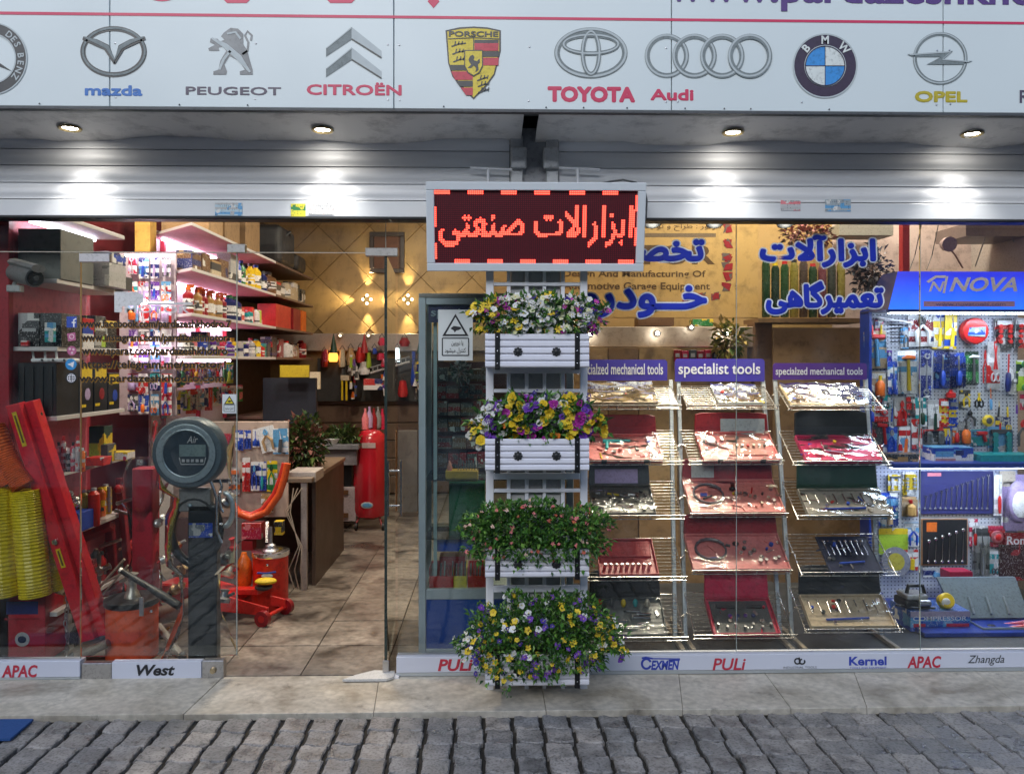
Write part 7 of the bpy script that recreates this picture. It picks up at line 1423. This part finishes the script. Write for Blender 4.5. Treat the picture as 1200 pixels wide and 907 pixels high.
# trolley jack
JR = mat((.70,.025,.02), .3, 0, .1, 6, key='jack red', coat=.4)
fa = Vector((at(322,720,.83).x, .83, 0)); ra = Vector((at(196,700,1.06).x, 1.06, 0)); t = thing('trolley_jack', 'long red trolley jack with a yellow pad on the floor behind the black gauge post', 'trolley jack', (fa+ra)/2)
ax = (ra-fa).normalized(); sd = Vector((-ax.y, ax.x, 0)); LJ = (ra-fa).length
def jp(u, s_, z): return fa + ax*u*LJ + sd*s_ + Vector((0,0,z))
for s_ in (-.085, .085):
    prof = [(-.02,.05),(-.02,.10),(.25,.13),(.6,.175),(1.0,.17),(1.05,.12),(1.0,.07),(.4,.05)]; mb = MB(); mb.loft([[jp(u, s_+e, z) for u, z in prof] for e in (-.006,.006)]); mb.build('side_plate', JR, t, bevel=.002)
mb = MB(); mb.loft([[jp(u, e, z) for u, z in ((.3,.10),(.3,.145),(.62,.18),(1.0,.175),(1.0,.08))] for e in (-.076,.076)]); mb.build('body', JR, t, bevel=.003); obar(jp(.62,0,.13), jp(.12,0,.165), .07, .035, sd).build('lift_arm', JR, t, bevel=.004)
MB().lathe([(.035,0),(.05,.01),(.05,.022),(.03,.026)], jp(.1,0,.172), 18).build('saddle', mat('dgrey',.4,.5), t, smooth=True)
for u, s_, rr_ in ((0,.12,.045),(0,-.12,.045),(.98,.11,.035),(.98,-.11,.035)):
    c = jp(u, s_, rr_); w_ = MB().cyl(c-sd*.016, c+sd*.016, rr_, n=20).build('wheel', mat('dred',.35), t, smooth=True); o = MB().cyl(c-sd*.0175, c+sd*.0175, rr_*.45, n=12).build('hub', mat('red',.3), w_)
MB().cyl(jp(0,-.12,.045), jp(0,.12,.045), .012).build('axle', JR, t, smooth=True); MB().tube([jp(1.02,0,.15), jp(1.1,.0,.22)], .016, 8).build('handle_socket', mat('dgrey'), t, smooth=True)
mb = MB(); mb.sph(jp(.08,.0,.222), (.065,.045,.02), 9); tag(mb.build('yellow_cloth', mat('yellow',.6,0,.2,20,.5), org=jp(.08,0,.2), smooth=True), 'folded yellow cloth lying on the saddle of the red trolley jack', 'cloth')
# plastic wrapped column and press clutter
t = thing('wrapped_column', 'red column wrapped in crumpled clear plastic behind the closed glass door', 'wrapped machine', at(168,775,.55)); px_, pz = at(168,600,.55).x, at(168,548,.55).z
MB().box(px_-.05, px_+.06, .52, .62, .01, pz).build('column', mat((.40,.02,.04),.35), t, bevel=.006)
rr = random.Random(3); mb = MB(); prof = [(z, .085+.03*math.sin(z*9)+rr.uniform(-.012,.012)) for z in np.linspace(.25, pz+.05, 16)]
mb.loft([[Vector((px_+math.cos(a)*q*(1+.18*math.sin(3*a+z*14)), .57+math.sin(a)*q*.8, z)) for a in [2*math.pi*k/18 for k in range(18)]] for z, q in prof]); mb.build('plastic_film', WRAP, t, smooth=True)
t = thing('red_press', 'red frame of a small press with grey screws between the shelves and the wrapped column', 'press', at(125,730,.85))
for a_, b_, w_ in (((96,628),(96,705),.05),((128,612),(134,700),.045),((92,632),(132,616),.05),((140,560),(150,665),.035),((92,700),(146,688),.05),((104,655),(128,650),.03)): obar(at(*a_,.85), at(*b_,.83), w_, .04, Vector((1,0,.3))).build('frame_bar', mat('dred' if w_ < .05 else 'red',.35), t, bevel=.003)
for k, (a_, b_) in enumerate((((137,590),(160,583)),((135,598),(158,604)),((128,570),(128,600)),((118,640),(142,632)))): MB().tube([at(*a_,.72), at(*b_,.7)], [.012,.008], 8).build('screw', STEEL, t, smooth=True)
MB().sph(at(139,573,.7), .026, 9).build('knob', mat('red',.3), t, smooth=True); MB().tube([at(152,596,.62),at(160,640,.6),at(163,690,.6)], .016, 8).build('grip', mat('black'), t, smooth=True)
rr = random.Random(77)
junk = [('gear_puller','grey','steel gear puller'),('pipe_fitting','tan','brassy pipe fitting'),('oil_can','red','small red oil can'),('hub','lgrey','pale metal hub'),('coupling','dgrey','dark coupling'),('nozzle','cream','cream nozzle')]
for k in range(22):
    nm, c, lb = junk[k % 6]; px, py, Y = [(100,728),(112,736),(88,640),(118,668),(196,700),(205,735),(190,742),(212,668),(150,640),(186,612),(262,655),(268,672),(262,702),(206,690),(274,640),(192,655),(110,610),(120,600),(266,588),(205,640),(196,762),(122,758)][k]+(.55+.2*(k%3),)
    p = at(px,py,Y); p.z = max(p.z, .02); cc = c; t = thing(nm, f"{lb} {['','with bent pin ','lying aslant '][k//8]}{['by the red beam','near the orange drum','below the blue case','above the orange drum','left of the gauge post','right of the gauge post'][ (0 if px<108 else 1 if px<130 else 2 if px<90 else 3 if px<175 else 4 if px<225 else 5)]}, {'high' if py < 640 else 'low' if py > 700 else 'mid height'}, {'near the glass' if k%3==0 else 'farther in' if k%3==1 else 'deep inside'}", 'metal part', p)
    M = Matrix.Rotation(rr.uniform(-1,1),4,'X') @ Matrix.Rotation(rr.uniform(-1,1),4,'Y'); s_ = rr.uniform(.7,1.2)
    MB().lathe([(.03*s_,-.02),(.034*s_,.0),(.02*s_,.012),(.018*s_,.04),(.026*s_,.05),(.012*s_,.055)], p, 14, M=M).build('body', mat(c,.3,.6 if c != 'red' else 0), t, smooth=True); MB().tube([p+Vector((-.05*s_,0,-.02)), p+Vector((.05*s_,.01,.03))], .008*s_, 7).build('pin', mat(rr.choice(('red','tan','lgrey','dgrey')),.35,.3), t, smooth=True)
for k in range(4): px, py = ((213,766),(242,764),(196,728),(208,745))[k]; obar(at(px-12,py,.4), at(px+16,py+(10 if k%2 else -12),.35), .03, .03).build('x', STEEL) if False else None
t = thing('grey_stand_foot', 'worn grey wooden strut leaning across the foot of the black gauge post', 'strut', at(205,772,.3)); MB().tube([at(186,733,.4),at(212,768,.25)], .018, 8).build('strut', mat((.3,.27,.24),.5), t, smooth=True); MB().sph(at(214,768,.24), .022, 8).build('foot', mat('dgrey'), t, smooth=True)
tag(MB().tube([at(185,722,.5),at(205,716,.45),at(226,708,.42)], [.05,.045,.04], 12).build('brown_cylinder', mat((.2,.15,.12),.5,0,.3,12), org=at(205,730,.45), smooth=True), 'thick brown cylinder lying behind the black gauge post', 'cylinder')

# ------------------------------------------------------------------ digital air gauge on its black post
YG = .16
t = thing('air_gauge', 'round digital air gauge on a black post wrapped in clear plastic behind the glass door', 'air gauge', at(236,775,YG)); c = at(223,530,YG-.02); rG = 41*mpp(YG)
MX = Matrix.Rotation(R(90),3,'X').to_4x4(); GD_ = mat((.07,.10,.12), .35, 0, .2, 12, key='gauge body')
MB().lathe([(rG*.85,-.05),(rG,-.04),(rG,.03),(rG*.95,.045),(rG*.82,.05)], c, 48, M=MX).build('housing', GD_, t, smooth=True)
MB().lathe([(rG*.64,.0515),(rG*.80,.0515),(rG*.82,.058),(rG*.77,.060),(rG*.70,.056),(rG*.66,.058),(rG*.63,.055)], c, 48, M=MX, cap=False).build('bezel', mat((.38,.46,.50), .3, .6, key='gauge bezel'), t, smooth=True)
yf = c.y - .052; MB().lathe([(0,.0505),(rG*.64,.0512)], c, 40, M=MX, cap=False).build('face', mat((.025,.04,.055), .3), t)
MB().add([at(x,y,yf-.002) for x,y in ((210,521),(241,521),(241,535),(210,535))], [(0,1,2,3)]).build('display', mat((.20,.27,.27), .2, key='lcd grey'), t); MB().pstroke([(210,536),(212,544),(239,544),(241,536)], 1.2, yf-.0025).build('outline', mat('lgrey'), t)
text('Air', (219,511,232,519), yf-.0025, mat('lgrey'), t, bold=.01, shear=.3)
for k in range(5): MB().add([at(x,y,yf-.0022) for x,y in ((213+k*5.4,538),(216.5+k*5.4,538),(216.5+k*5.4,541.5),(213+k*5.4,541.5))], [(0,1,2,3)]).build('key', mat('lgrey'), t)
MB().pbox(209,572,247,600,YG,.05).build('neck', mat((.28,.28,.28),.35,.3), t, bevel=.008, seg=2)
pc = at(229,622,YG+.02); ring = []; 
for k in range(25): a = 2*math.pi*k/24; ring.append(pc + Vector((28*mpp(YG)*math.cos(a), 0, 38*mpp(YG)*math.sin(a))))
MB().tube(ring, .022, 10, cap=False).build('hoop', mat((.02,.024,.028),.3), t, smooth=True); MB().pbox(220,592,254,777,YG+.0,.06).build('post', mat((.022,.027,.033),.3,0,.2,6), t, bevel=.006, seg=2)
MB().pbox(221,613,249,630,YG-.006,.004).build('label', printed((.16,.19,.23),'blue','lgrey',freq=70,cell=30), t, bevel=.001); MB().sph(at(222,592,YG-.012), (.014,.006,.01), 8).build('badge', mat((.35,.45,.5),.2,.4), t, smooth=True)
for pts, rr_ in ((((247,564),(250,572),(254,584),(254,606),(254,622),(260,636)),.008),(((257,561),(260,570),(257,580),(259,596),(262,600)),.007)): MB().tube([at(x,y,YG-.03) for x,y in pts], rr_, 10).build('hook_rod', CHROME, t, smooth=True)
MB().tube([at(262+11*math.sin(R(q)), 597-20*math.cos(R(q)), YG-.03) for q in range(0,181,15)], [.008]+[.014]*11+[.008], 10).build('hook', mat((.45,.5,.52),.3,.7), t, smooth=True)
for q in ((258,577),(259,614)): MB().sph(at(*q,YG-.035), .009, 8).build('bolt', CHROME, t, smooth=True)
mb = MB(); rr = random.Random(8); prof = []
for i in range(26):
    z = at(229,492,YG).z - (at(229,492,YG).z-.012)*i/25; py = 492+(775-492)*i/25; w_ = 45 if py < 575 else 34 if py < 600 else 38 if py < 665 else 24+ (12 if py > 720 else 0)*(py-720)/55*1.6; prof.append((z, w_*mpp(YG), at(226 if py < 575 else 233,600,YG).x))
mb.loft([[Vector((cx + math.cos(a)*q*(1+.08*math.sin(4*a+z*11)+rr.uniform(-.03,.03)), YG+.02+math.sin(a)*q*(.5)*(1+rr.uniform(-.05,.05)), z)) for a in [2*math.pi*k/22 for k in range(22)]] for z, q, cx in prof], cap=False); mb.build('plastic_film', WRAP, t, smooth=True)

# ------------------------------------------------------------------ pegboard on the counter, hoses, desk, plants
YQ2 = 1.42
tag(MB().pbox(203,494,338,606,YQ2,.02).build('tool_board', mat((.52,.40,.33),.5,0,.1,3,key='tool board beige'), org=at(270,606,YQ2), bevel=.002), 'beige tool board standing on the floor behind the air gauge', 'tool board')
tag(MB().pbox(203,607,300,690,YQ2+.0,.3).build('counter_box', mat((.24,.19,.19),.5,0,.3,6), org=at(250,690,YQ2)), 'pale brown low counter under the beige tool board', 'counter')
LP = [((276,504,285,528),'blue','driver','blue','white','first blue driver card on the beige tool board'),((286,504,294,526),'blue','pliers','dblue','blue','second blue card, with pliers, on the beige tool board'),((296,503,304,524),'white','driver','blue','blue','third card, white with a blue driver, on the beige tool board'),((300,500,320,530),'white','pliers','tan','lblue','large white and blue card hanging aslant on the beige tool board'),((320,502,338,532),'lblue','knife','dgrey','white','light blue card at the right end of the beige tool board'),
 ((284,536,293,576),'red','knife','dred','red','red long card below the blue cards'),((294,541,304,575),'dblue','pliers','blue','lblue','navy card with blue pliers below the blue cards'),((304,541,312,575),'blue','driver','teal','green','blue card with a teal driver'),((313,540,325,576),'yellow','pliers','green','dgreen','yellow card with green pliers beside the red hoses'),((262,508,272,545),'crimson','driver','red','red','crimson card at the left of the beige tool board'),((268,548,281,580),'lgrey','sockets','orange','dgrey','pale card with orange pieces by the gauge hook'),
 ((306,578,320,600),'tan','bottle','brown','gold','tan card behind the red hoses'),((205,500,214,530),'grey','driver','lgrey','red','grey card at the far left of the beige tool board')]
for r_, cc, kd, c1_, c2_, lb in LP: pack('tool_pack', r_, YQ2-.03, printed(cc,'white',c1_,freq=30,cell=30), kd, c1_, c2_, lb, bubble=False, tilt=R(-14 if 'aslant' in lb else 0))
for k, (off, c, lb) in enumerate(((0,'red','inner dark red rubber hose hanging in a bow left of the desk'),(7,'orange','outer orange red rubber hose hanging in a bow left of the desk'))):
    pts = [(334+off*.4,543),(330+off*.5,560),(322+off*.7,580),(308+off*.6,598+off*.3),(294,604+off*.4),(280,600+off*.3),(268,586)]
    tag(MB().tube([at(x,y,1.2-.02*k) for x,y in pts], .022, 12).build('rubber_hose', mat((.55,.03,.02) if k == 0 else (.72,.10,.02),.35), org=at(300,605,1.2), smooth=True), lb, 'hose')
carton('small_box', (283,613,306,632), 1.15, .08, printed('crimson','pink','red',freq=40,cell=30), 'pinkish red box below the bow of the red hoses'); carton('small_box', (321,611,331,627), 1.25, .06, printed('black','yellow','dgrey',freq=30), 'small black and yellow box beside the desk leg', lab=[(.15,.4,.85,.8,'yellow')])
tag(MB().pbox(283,634,296,645,1.15,.08).build('black_box', mat('dred'), org=at(290,645,1.15)), 'small dark red box under the pinkish one', 'box')
DW = mat((.085,.055,.04), .4, 0, .3, 4, .1, key='desk dark wood'); t = thing('desk', 'dark wooden desk with a pale top edge and a metal leg beside the doorway', 'desk', (-1.45,1.9,0))
DX = at(366,572,1.43).x; z_ = .74; MB().box(-1.85, DX, 1.42, 2.6, z_-.03, z_).build('top', mat((.20,.15,.11),.35,0,.15,5), t, bevel=.003); MB().box(DX-.03, DX-.005, 1.55, 2.55, .0, z_-.031).build('side_panel', DW, t); MB().box(-1.84, DX-.031, 2.5, 2.55, 0, z_-.031).build('back_panel', DW, t)
x_ = at(356,600,1.43).x; MB().box(x_-.02, x_+.02, 1.43, 1.46, 0, z_-.031).build('leg', mat((.40,.36,.34),.4,.2), t, bevel=.002); MB().box(-1.84, -1.8, 1.43, 1.46, 0, z_-.031).build('leg', mat((.40,.36,.34),.4,.2), t, bevel=.002)
tag(MB().pbox(337,553,370,565,1.5,.25).build('white_tray', mat((.5,.45,.42),.4), org=at(352,565,1.5), bevel=.004), 'pale plastic tray on the near corner of the desk', 'tray')
mb = MB(); 
for k in range(3): mb.tube([at(344+k*5,572,1.4), at(340-k*3,600,1.38), at(350+k*2,640,1.36), at(338+k*7,668,1.35), at(345+k*5,690,1.34)], .004, 5)
tag(mb.build('cables', mat((.45,.38,.3),.5), org=at(348,690,1.35), smooth=True), 'tangle of pale cables hanging from the near end of the desk', 'cables')
PL = [mat((.03,.07,.02),.5,key='plant dark'), mat((.10,.16,.04),.5,key='plant mid'), mat((.22,.09,.07),.5,key='plant bronze')]
shrub('bushy plant with bronze and green leaves on the desk', at(357,520,1.9), (.16,.12,.21), 900, PL, .05, 12, pot=None)
p = at(357,558,1.9); shrub('low green plant in a white bowl on the far grey counter', at(402,512,3.3), (.2,.1,.09), 500, [PL[0],PL[1]], .05, 13)
tag(MB().lathe([(.03,0),(.06,.05),(.055,.05)], at(390,521,3.2), 14).build('white_bowl', mat('white'), org=at(390,521,3.2), smooth=True), 'small white bowl on the far grey counter', 'bowl')
t = thing('counter', 'grey counter with a pale front behind the desk', 'counter', at(395,600,3.3)); MB().pbox(366,521,420,527,3.15,.5).build('top', mat((.22,.23,.26),.3), t, bevel=.003); MB().pbox(366,527.5,418,545,3.2,.4).build('front_panel', mat((.20,.19,.21),.5), t); MB().pbox(366,546,412,612,3.4,.3).build('body', mat('black'), t)
t = thing('white_cabinet', 'low white cabinet with two brown handles beside the red tank', 'cabinet', at(405,612,3.3)); MB().pbox(392,571,417,611,3.32,.05).build('door', mat((.50,.45,.48),.4), t, bevel=.004)
for py in (577,604): MB().pbox(402,py-2.5,408,py+2.5,3.30,.015).build('handle', mat('brown'), t)
t = thing('air_tank', 'tall red air tank on small wheels at the back of the shop', 'air tank', at(434,612,3.4)); p = at(434,610,3.4); r_ = 19.5*mpp(3.4); H = at(434,503,3.4).z - p.z; p.z = .09; H = at(434,503,3.4).z - .09
MB().lathe([(r_*.5,0),(r_*.9,.03),(r_,.09),(r_,H-.12),(r_*.88,H-.05),(r_*.55,H-.01),(r_*.1,H)], p, 28).build('tank', mat((.45,.012,.025),.22,0,.08,4,coat=.4,key='tank red'), t, smooth=True)
for dx in (-.12,.12): MB().cyl(p+Vector((dx,-.1,-.055)), p+Vector((dx+.02,-.1,-.055)), .035).build('wheel', mat('black'), t, smooth=True); MB().tube([p+Vector((dx,-.1,-.05)), p+Vector((dx*.7,-.05,.04))], .01, 6).build('leg', mat('dred'), t)
MB().pbox(424,519,440,525,3.4-r_-.004,.003).build('label', mat((.5,.4,.4)), t); MB().sph(at(430,592,3.4-r_-.002), (.055,.004,.03), 10).build('label', mat('lgrey'), t, smooth=True); MB().sph(at(430,592,3.4-r_-.006), (.042,.003,.02), 10).build('badge', mat('lblue'), t, smooth=True)
t = thing('wrapped_bottles', 'clear wrapped bottles with pink caps standing on the red tank', 'bottles', at(440,505,3.4)); 
for k in range(5): q = at(428+k*5, 503-2*(k%2), 3.4+.03*k); MB().lathe([(.03,0),(.032,.1),(.01,.16),(.012,.19)], q, 10).build('bottle', mat(('pink','lilac','dred','grey','crimson')[k],.25), t, smooth=True)
tag(MB().pbox(456,505,464,600,3.0,.08).build('wooden_post', mat((.22,.13,.07),.5,0,.2,8), org=at(460,600,3.0)), 'narrow brown wooden post seen through the open glass door', 'post')
carton('pale_box', (453,520,461,560), 2.8, .1, mat((.35,.3,.27)), 'pale upright box behind the door handles')
tag(MB().pbox(466,505,489,600,3.9,.1).build('folding_screen', mat((.16,.15,.14),.5,0,.2,3), org=at(478,600,3.9)), 'plain grey panel between the open door and the showcase', 'panel')

# ------------------------------------------------------------------ back of the shop: hanging goods, picture, wall lamps
YB2 = 5.1
kind(MB().pbox(372,420,520,470,5.18,.02).build('dark_backing', mat((.035,.035,.035),.6)))  # flat dark sheet behind the hanging goods, no hollow modelled
BK = [('orange_lantern',(385,408,396,424),'orange','glowing orange lantern at the left of the back display'),('white_bag',(397,410,405,430),'cream','pale yellow bag hanging beside the orange lantern'),('green_bag',(376,412,384,430),'dred','dark red bag at the left end of the back display'),('grey_coat',(399,432,405,452),'dgrey','narrow dark sleeve below the pale bag'),('red_bag',(417,407,428,425),'red','red and orange bag in the middle of the back display'),('brown_bag',(406,408,416,428),'tan','tan bag left of the red one in the back display'),('white_bundle',(407,426,420,438),'white','bright white bundle left below the red bag'),('white_bundle',(420,424,433,439),'white','bright white bundle right below the red bag'),
 ('lime_bag',(429,413,435,431),'lime','pale lime bag right of the red one'),('blue_box',(436,408,442,415),'blue','small blue box high in the back display'),('black_stool',(408,438,424,466),'black','black stool like shape below the white bundles'),('red_case',(441,414,452,422),'crimson','crimson case at the right of the back display'),('blue_basket',(481,425,493,452),'blue','bright blue basket beside the showcase frame'),('white_light_box',(462,408,469,424),'lblue','pale blue shining box behind the open door'),('red_sign',(443,396,452,405),'crimson','small crimson square on the grey moulding'),('red_sign',(468,396,480,406),'dred','wider dark red square on the grey moulding beyond the door'),('pink_bag',(453,412,459,436),'pink','dusty pink bag next to the door edge'),('red_figure',(466,446,478,465),'red','red and white box right of the door edge'),('white_box',(453,441,464,449),'lgrey','pale box beyond the door edge')]
for nm, r_, c, lb in BK:
    x0, x1, z0, z1 = rect(*r_, YB2); rr = random.Random(lb); cx, cz = (x0+x1)/2, (z0+z1)/2; t = thing(nm, lb, nm.split('_')[-1], (cx,YB2,z0)); em = dict(orange=glow((1,.35,.05),2.2,'lantern glow')).get(c) or (glow((.8,.95,1),1.6,'pale lamp glow') if 'light' in nm else mat(c,.5,0,.3,10,.5,12))
    mb = MB(); n = 10; rings = []
    for i in range(7):
        v_ = i/6; w_ = (x1-x0)/2*(.65+.35*math.sin(math.pi*min(1,v_+.15)))*(1+rr.uniform(-.12,.12)); z = z0+(z1-z0)*v_; rings.append([Vector((cx+w_*math.cos(a)*(1+.1*math.sin(3*a)), YB2+.05*math.sin(a), z)) for a in [2*math.pi*k/n for k in range(n)]])
    mb.loft(rings); mb.build('body', em, t, smooth=True); MB().tube([(cx-.03,YB2,z1),(cx,YB2,z1+.05),(cx+.03,YB2,z1)], .006, 5).build('handle', mat('dgrey'), t)
t = thing('printed_box', 'wide red and white printed box at the foot of the back display', 'box', at(438,458,4.9)); MB().pbox(426,444,449,457,4.9,.15).build('body', printed('red','white','dblue',freq=18,cell=9), t, bevel=.003)
t = thing('stool', 'small yellow legged stool in front of the back display', 'stool', at(404,470,4.9)); 
for px in (401,406): MB().tube([at(px,446,4.9),at(px,469,4.9)], .012, 6).build('leg', mat('yellow'), t)
MB().pbox(399,440,409,446,4.88,.12).build('seat', mat('cream'), t, bevel=.004)
t = thing('metal_stair_rail', 'two slanting white rails with rungs at the right of the back display', 'rail', at(455,440,5.0)); MB().tube([at(434,437,5.0),at(480,424,5.0)], .012, 6).build('rail', mat('lgrey'), t); MB().tube([at(434,431,5.0),at(480,418,5.0)], .008, 6).build('rail', mat('grey'), t)
for k in range(8): MB().tube([at(437+k*5.5,436-k*1.6,5.0), at(437+k*5.5,430-k*1.6,5.0)], .006, 5).build('rung', mat('grey'), t)
for k, px in enumerate((391,427,493)):
    p = at(px,404,4.9); t = thing('tinsel_cone', 'dark green paper cone hanging at the ' + ('left','middle','right')[k] + ' of the grey moulding', 'cone', (p.x,4.9,p.z-.07), 'dark cones hanging at the back'); MB().lathe([(.045,-.09),(.004,.12)], p, 12).build('cone', mat('dgreen' if k != 1 else 'dred'), t, smooth=True)
for k, px in enumerate((399,432)):
    p = at(px,392,5.15); t = thing('moulding_lamp', 'small pale spot lamp on the grey moulding, ' + ('left','right')[k] + ' one', 'spot lamp', p, 'small lamps on the grey moulding'); MB().sph(p, (.035,.03,.025), 8).build('shade', mat('cream'), t, smooth=True); MB().sph(p+Vector((0,-.02,-.012)), .016, 6).build('bulb', glow((1,.85,.6),3,'small bulb'), t)
t = thing('wall_picture', 'dark framed brown picture on the gold back wall', 'picture', at(453,296,5.26)); x0, x1, z0, z1 = rect(433,272,474,320,5.25); fr_ = mat((.045,.03,.025),.35)
for a_ in ((x0,x1,z1-.05,z1),(x0,x1,z0,z0+.05),(x0,x0+.05,z0+.0505,z1-.0505),(x1-.05,x1,z0+.0505,z1-.0505)): MB().box(a_[0],a_[1],5.24,5.28,a_[2],a_[3]).build('frame', fr_, t, bevel=.004)
MB().box(x0+.05,x1-.05,5.262,5.27,z0+.05,z1-.05).build('canvas', mat((.16,.07,.04),.5,0,.5,5), t)
for k, (px, lb) in enumerate(((430,'left brass wall lamp throwing a cross of light on the gold wall'),(478,'right brass wall lamp throwing a cross of light, seen through the open door'))):
    p = at(px,351,5.22); t = thing('wall_lamp', lb, 'wall lamp', p, 'brass wall lamps'); MB().cbox(p+Vector((0,.01,0)), (.07,.05,.07)).build('body', mat((.5,.35,.15),.25,.9), t, bevel=.01, seg=2)
    for dx, dz_, ry in ((1,0,-90),(-1,0,90),(0,1,180),(0,-1,0)):
        q = p+Vector((dx*.045,0,dz_*.045)); MB().sph(q, .016, 6).build('bulb', glow((1,.8,.45),9,'brass bulb'), t)
        d = Vector((dx, .16, dz_)).normalized(); ld = bpy.data.lights.new('wall_lamp_light','SPOT'); ld.energy = 15; ld.spot_size = R(50); ld.spot_blend = .9; ld.shadow_soft_size = .012; ld.color = (1,.78,.42); o = bpy.data.objects.new('wall_lamp_light', ld); COL.objects.link(o); o.location = q+Vector((dx*.02,0,dz_*.02)); o.rotation_euler = d.to_track_quat('-Z','Y').to_euler()
# round ceiling lamps of the shop; the last one added to brighten the mauve wall
for k, (x, y, e) in enumerate(((-1.0,1.2,30),(-1.0,2.9,18),(-.6,4.3,8),(1.6,1.1,24),(-2.35,.55,36), (2.7,1.3,18))):
    t = thing('ceiling_lamp', 'round flush ceiling lamp inside the shop, ' + ('nearest the door','over the middle of the aisle','near the gold back wall','over the window display','over the left shelves','added over the tool display to brighten the wall')[k], 'ceiling lamp', (x,y,3.28), 'round ceiling lamps in the shop')
    MB().lathe([(.14,.015),(.15,0),(.13,-.02)], (x,y,3.28), 24, cap=False).build('ring', CHROME, t, smooth=True); MB().lathe([(0,-.02),(.128,-.019)], (x,y,3.28), 24, cap=False).build('diffuser', glow((1,.86,.66),6,'ceiling diffuser'), t)
    ld = bpy.data.lights.new('ceiling_light','AREA'); ld.shape = 'DISK'; ld.size = .25; ld.energy = e; ld.color = (1,.87,.70); o = bpy.data.objects.new('ceiling_light', ld); COL.objects.link(o); o.location = (x,y,3.25)
for o in list(bpy.data.objects):
    if o.type == 'LIGHT' and 'kind' not in o: o['kind'] = 'helper'

# more stock: unit by the window
rr = random.Random(91)
def stock(z, y0, y1, x, shelfname, seed, hs, cols, grp):
    r = random.Random(seed); y = y0; n = 0
    while y < y1:
        w_ = r.uniform(.045,.085); h = r.uniform(*hs); c, c2 = r.choice(cols), r.choice(cols); xx = x - r.uniform(0,.03); kd = r.choice('bxxc')
        lb = f"{names.get(c,'grey')} { {'b':'bottle','x':'packet','c':'can'}[kd]}, {names.get(c2,'grey')} print, on {shelfname}, {ORDN[n]} from the street"
        if kd == 'x': t = thing('packet', lb, 'packet', (xx,y,z+.001), grp); MB().box(xx-.05, xx, y, y+w_-.005, z+.001, z+h).build('body', printed(c,c2,'dgrey',freq=40,cell=36), t, bevel=.001)
        else: bottle(xx-.03, y+w_/2, z+.001, w_*.42, h, c, c2, lb, 'bottle' if kd == 'b' else 'can', lab=c2, grp=grp, name='bottle' if kd == 'b' else 'can', neck=.72 if kd == 'b' else .84)
        y += w_ + r.uniform(.002,.012); n += 1
stock(.945, .34, .60, -2.205, 'the fourth left shelf', 1, (.07,.12), ['dgrey','red','white','tan','orange'], 'goods along the fourth left shelf')
stock(.62, .56, .9, -2.21, 'the fifth left shelf', 2, (.08,.18), ['dgrey','red','yellow','lgrey','orange','dred'], 'goods along the fifth left shelf')
stock(.25, .25, .9, -2.21, 'the lowest left shelf', 3, (.1,.25), ['dred','red','dgrey','brown','orange'], 'goods along the lowest left shelf')
stock(1.92, .42, .6, -2.2, 'the top left shelf', 4, (.05,.1), ['dgrey','tan','brown'], 'goods along the top left shelf')
# packs hanging in the gap between the near unit and the lit unit
tag(MB().pbox(140,296,206,486,1.62,.02).build('rear_board', mat((.50,.42,.46), .5, 0, .1, 4), org=at(170,486,1.62)), 'pale pinkish board of hanging packs between the near shelves and the lit unit', 'board')
rbd = [o for o in COL.objects if o.name == 'rear_board'][0]
for py in (298, 354, 410): MB().pbox(146, py, 202, py+2.5, 1.52, .02).build('lamp_tube', glow((1,.80,.93), 14, 'board tube'), rbd)
n = 0
for i, py in enumerate((302,330,358,386,412,438,462)):
    for j, px in enumerate((150,163,176,189)):
        c = rr.choice(['lilac','crimson','blue','white','dgrey','red','teal','lblue','purple']); kd = rr.choice(['driver','pliers','bottle','knife','wrench','scissors']); h = rr.uniform(18,26)
        pack('tool_pack', (px+rr.uniform(-1,1), py, px+rr.uniform(10,12.5), py+h), 1.60-rr.uniform(0,.03), printed(c,'white',rr.choice(['red','dblue','lilac']),freq=36,cell=34), kd, rr.choice(['red','blue','orange','dgrey','lilac']), 'lgrey',
             f"{names.get(c,'grey')} card with {'pliers' if kd == 'pliers' else 'scissors' if kd == 'scissors' else 'a '+kd} on the pinkish board, {ORDN[i]} row, {ORDN[j]} from left", bubble=False, group='packs on the pale pinkish board')
tag(MB().pbox(158,258,176,296,1.7,.1).build('gold_column', mat((.6,.36,.08), .4, 0, .1, 3), org=at(167,296,1.7)), 'short gold column piece above the pinkish board', 'column')
# more hanging goods in the far display
cc = ['crimson','white','lime','orange','blue','dgrey','tan','purple','lgrey','yellow']
for k in range(26):
    px = 378 + (k*37) % 112; py = 410 + (k*23) % 50; w_, h = rr.uniform(4,8), rr.uniform(8,16); Y = 5.0 - .25*((k*7)%5)/5; c = cc[k % 10]
    if py > 440 and px < 400: continue
    x0, x1, z0, z1 = rect(px,py,px+w_,py+h,Y); t = thing('hanging_bag', f"{names.get(c,'grey')} hanging bag in the far display, {'upper' if py < 428 else 'middle' if py < 445 else 'lower'} part, {'left end' if px < 405 else 'left of centre' if px < 435 else 'right of centre' if px < 465 else 'right end'}", 'bag', ((x0+x1)/2,Y,z0), 'small bags hanging at the back')
    n_ = 8; rg = []
    for i in range(6): v_ = i/5; w2 = (x1-x0)/2*(.7+.3*math.sin(3*v_+k))*(1-.25*v_); rg.append([Vector(((x0+x1)/2+w2*math.cos(a), Y+.04*math.sin(a), z0+(z1-z0)*v_)) for a in [2*math.pi*q/n_ for q in range(n_)]])
    MB().loft(rg).build('body', printed(c,'white','dgrey',freq=14,cell=10), t, smooth=True)
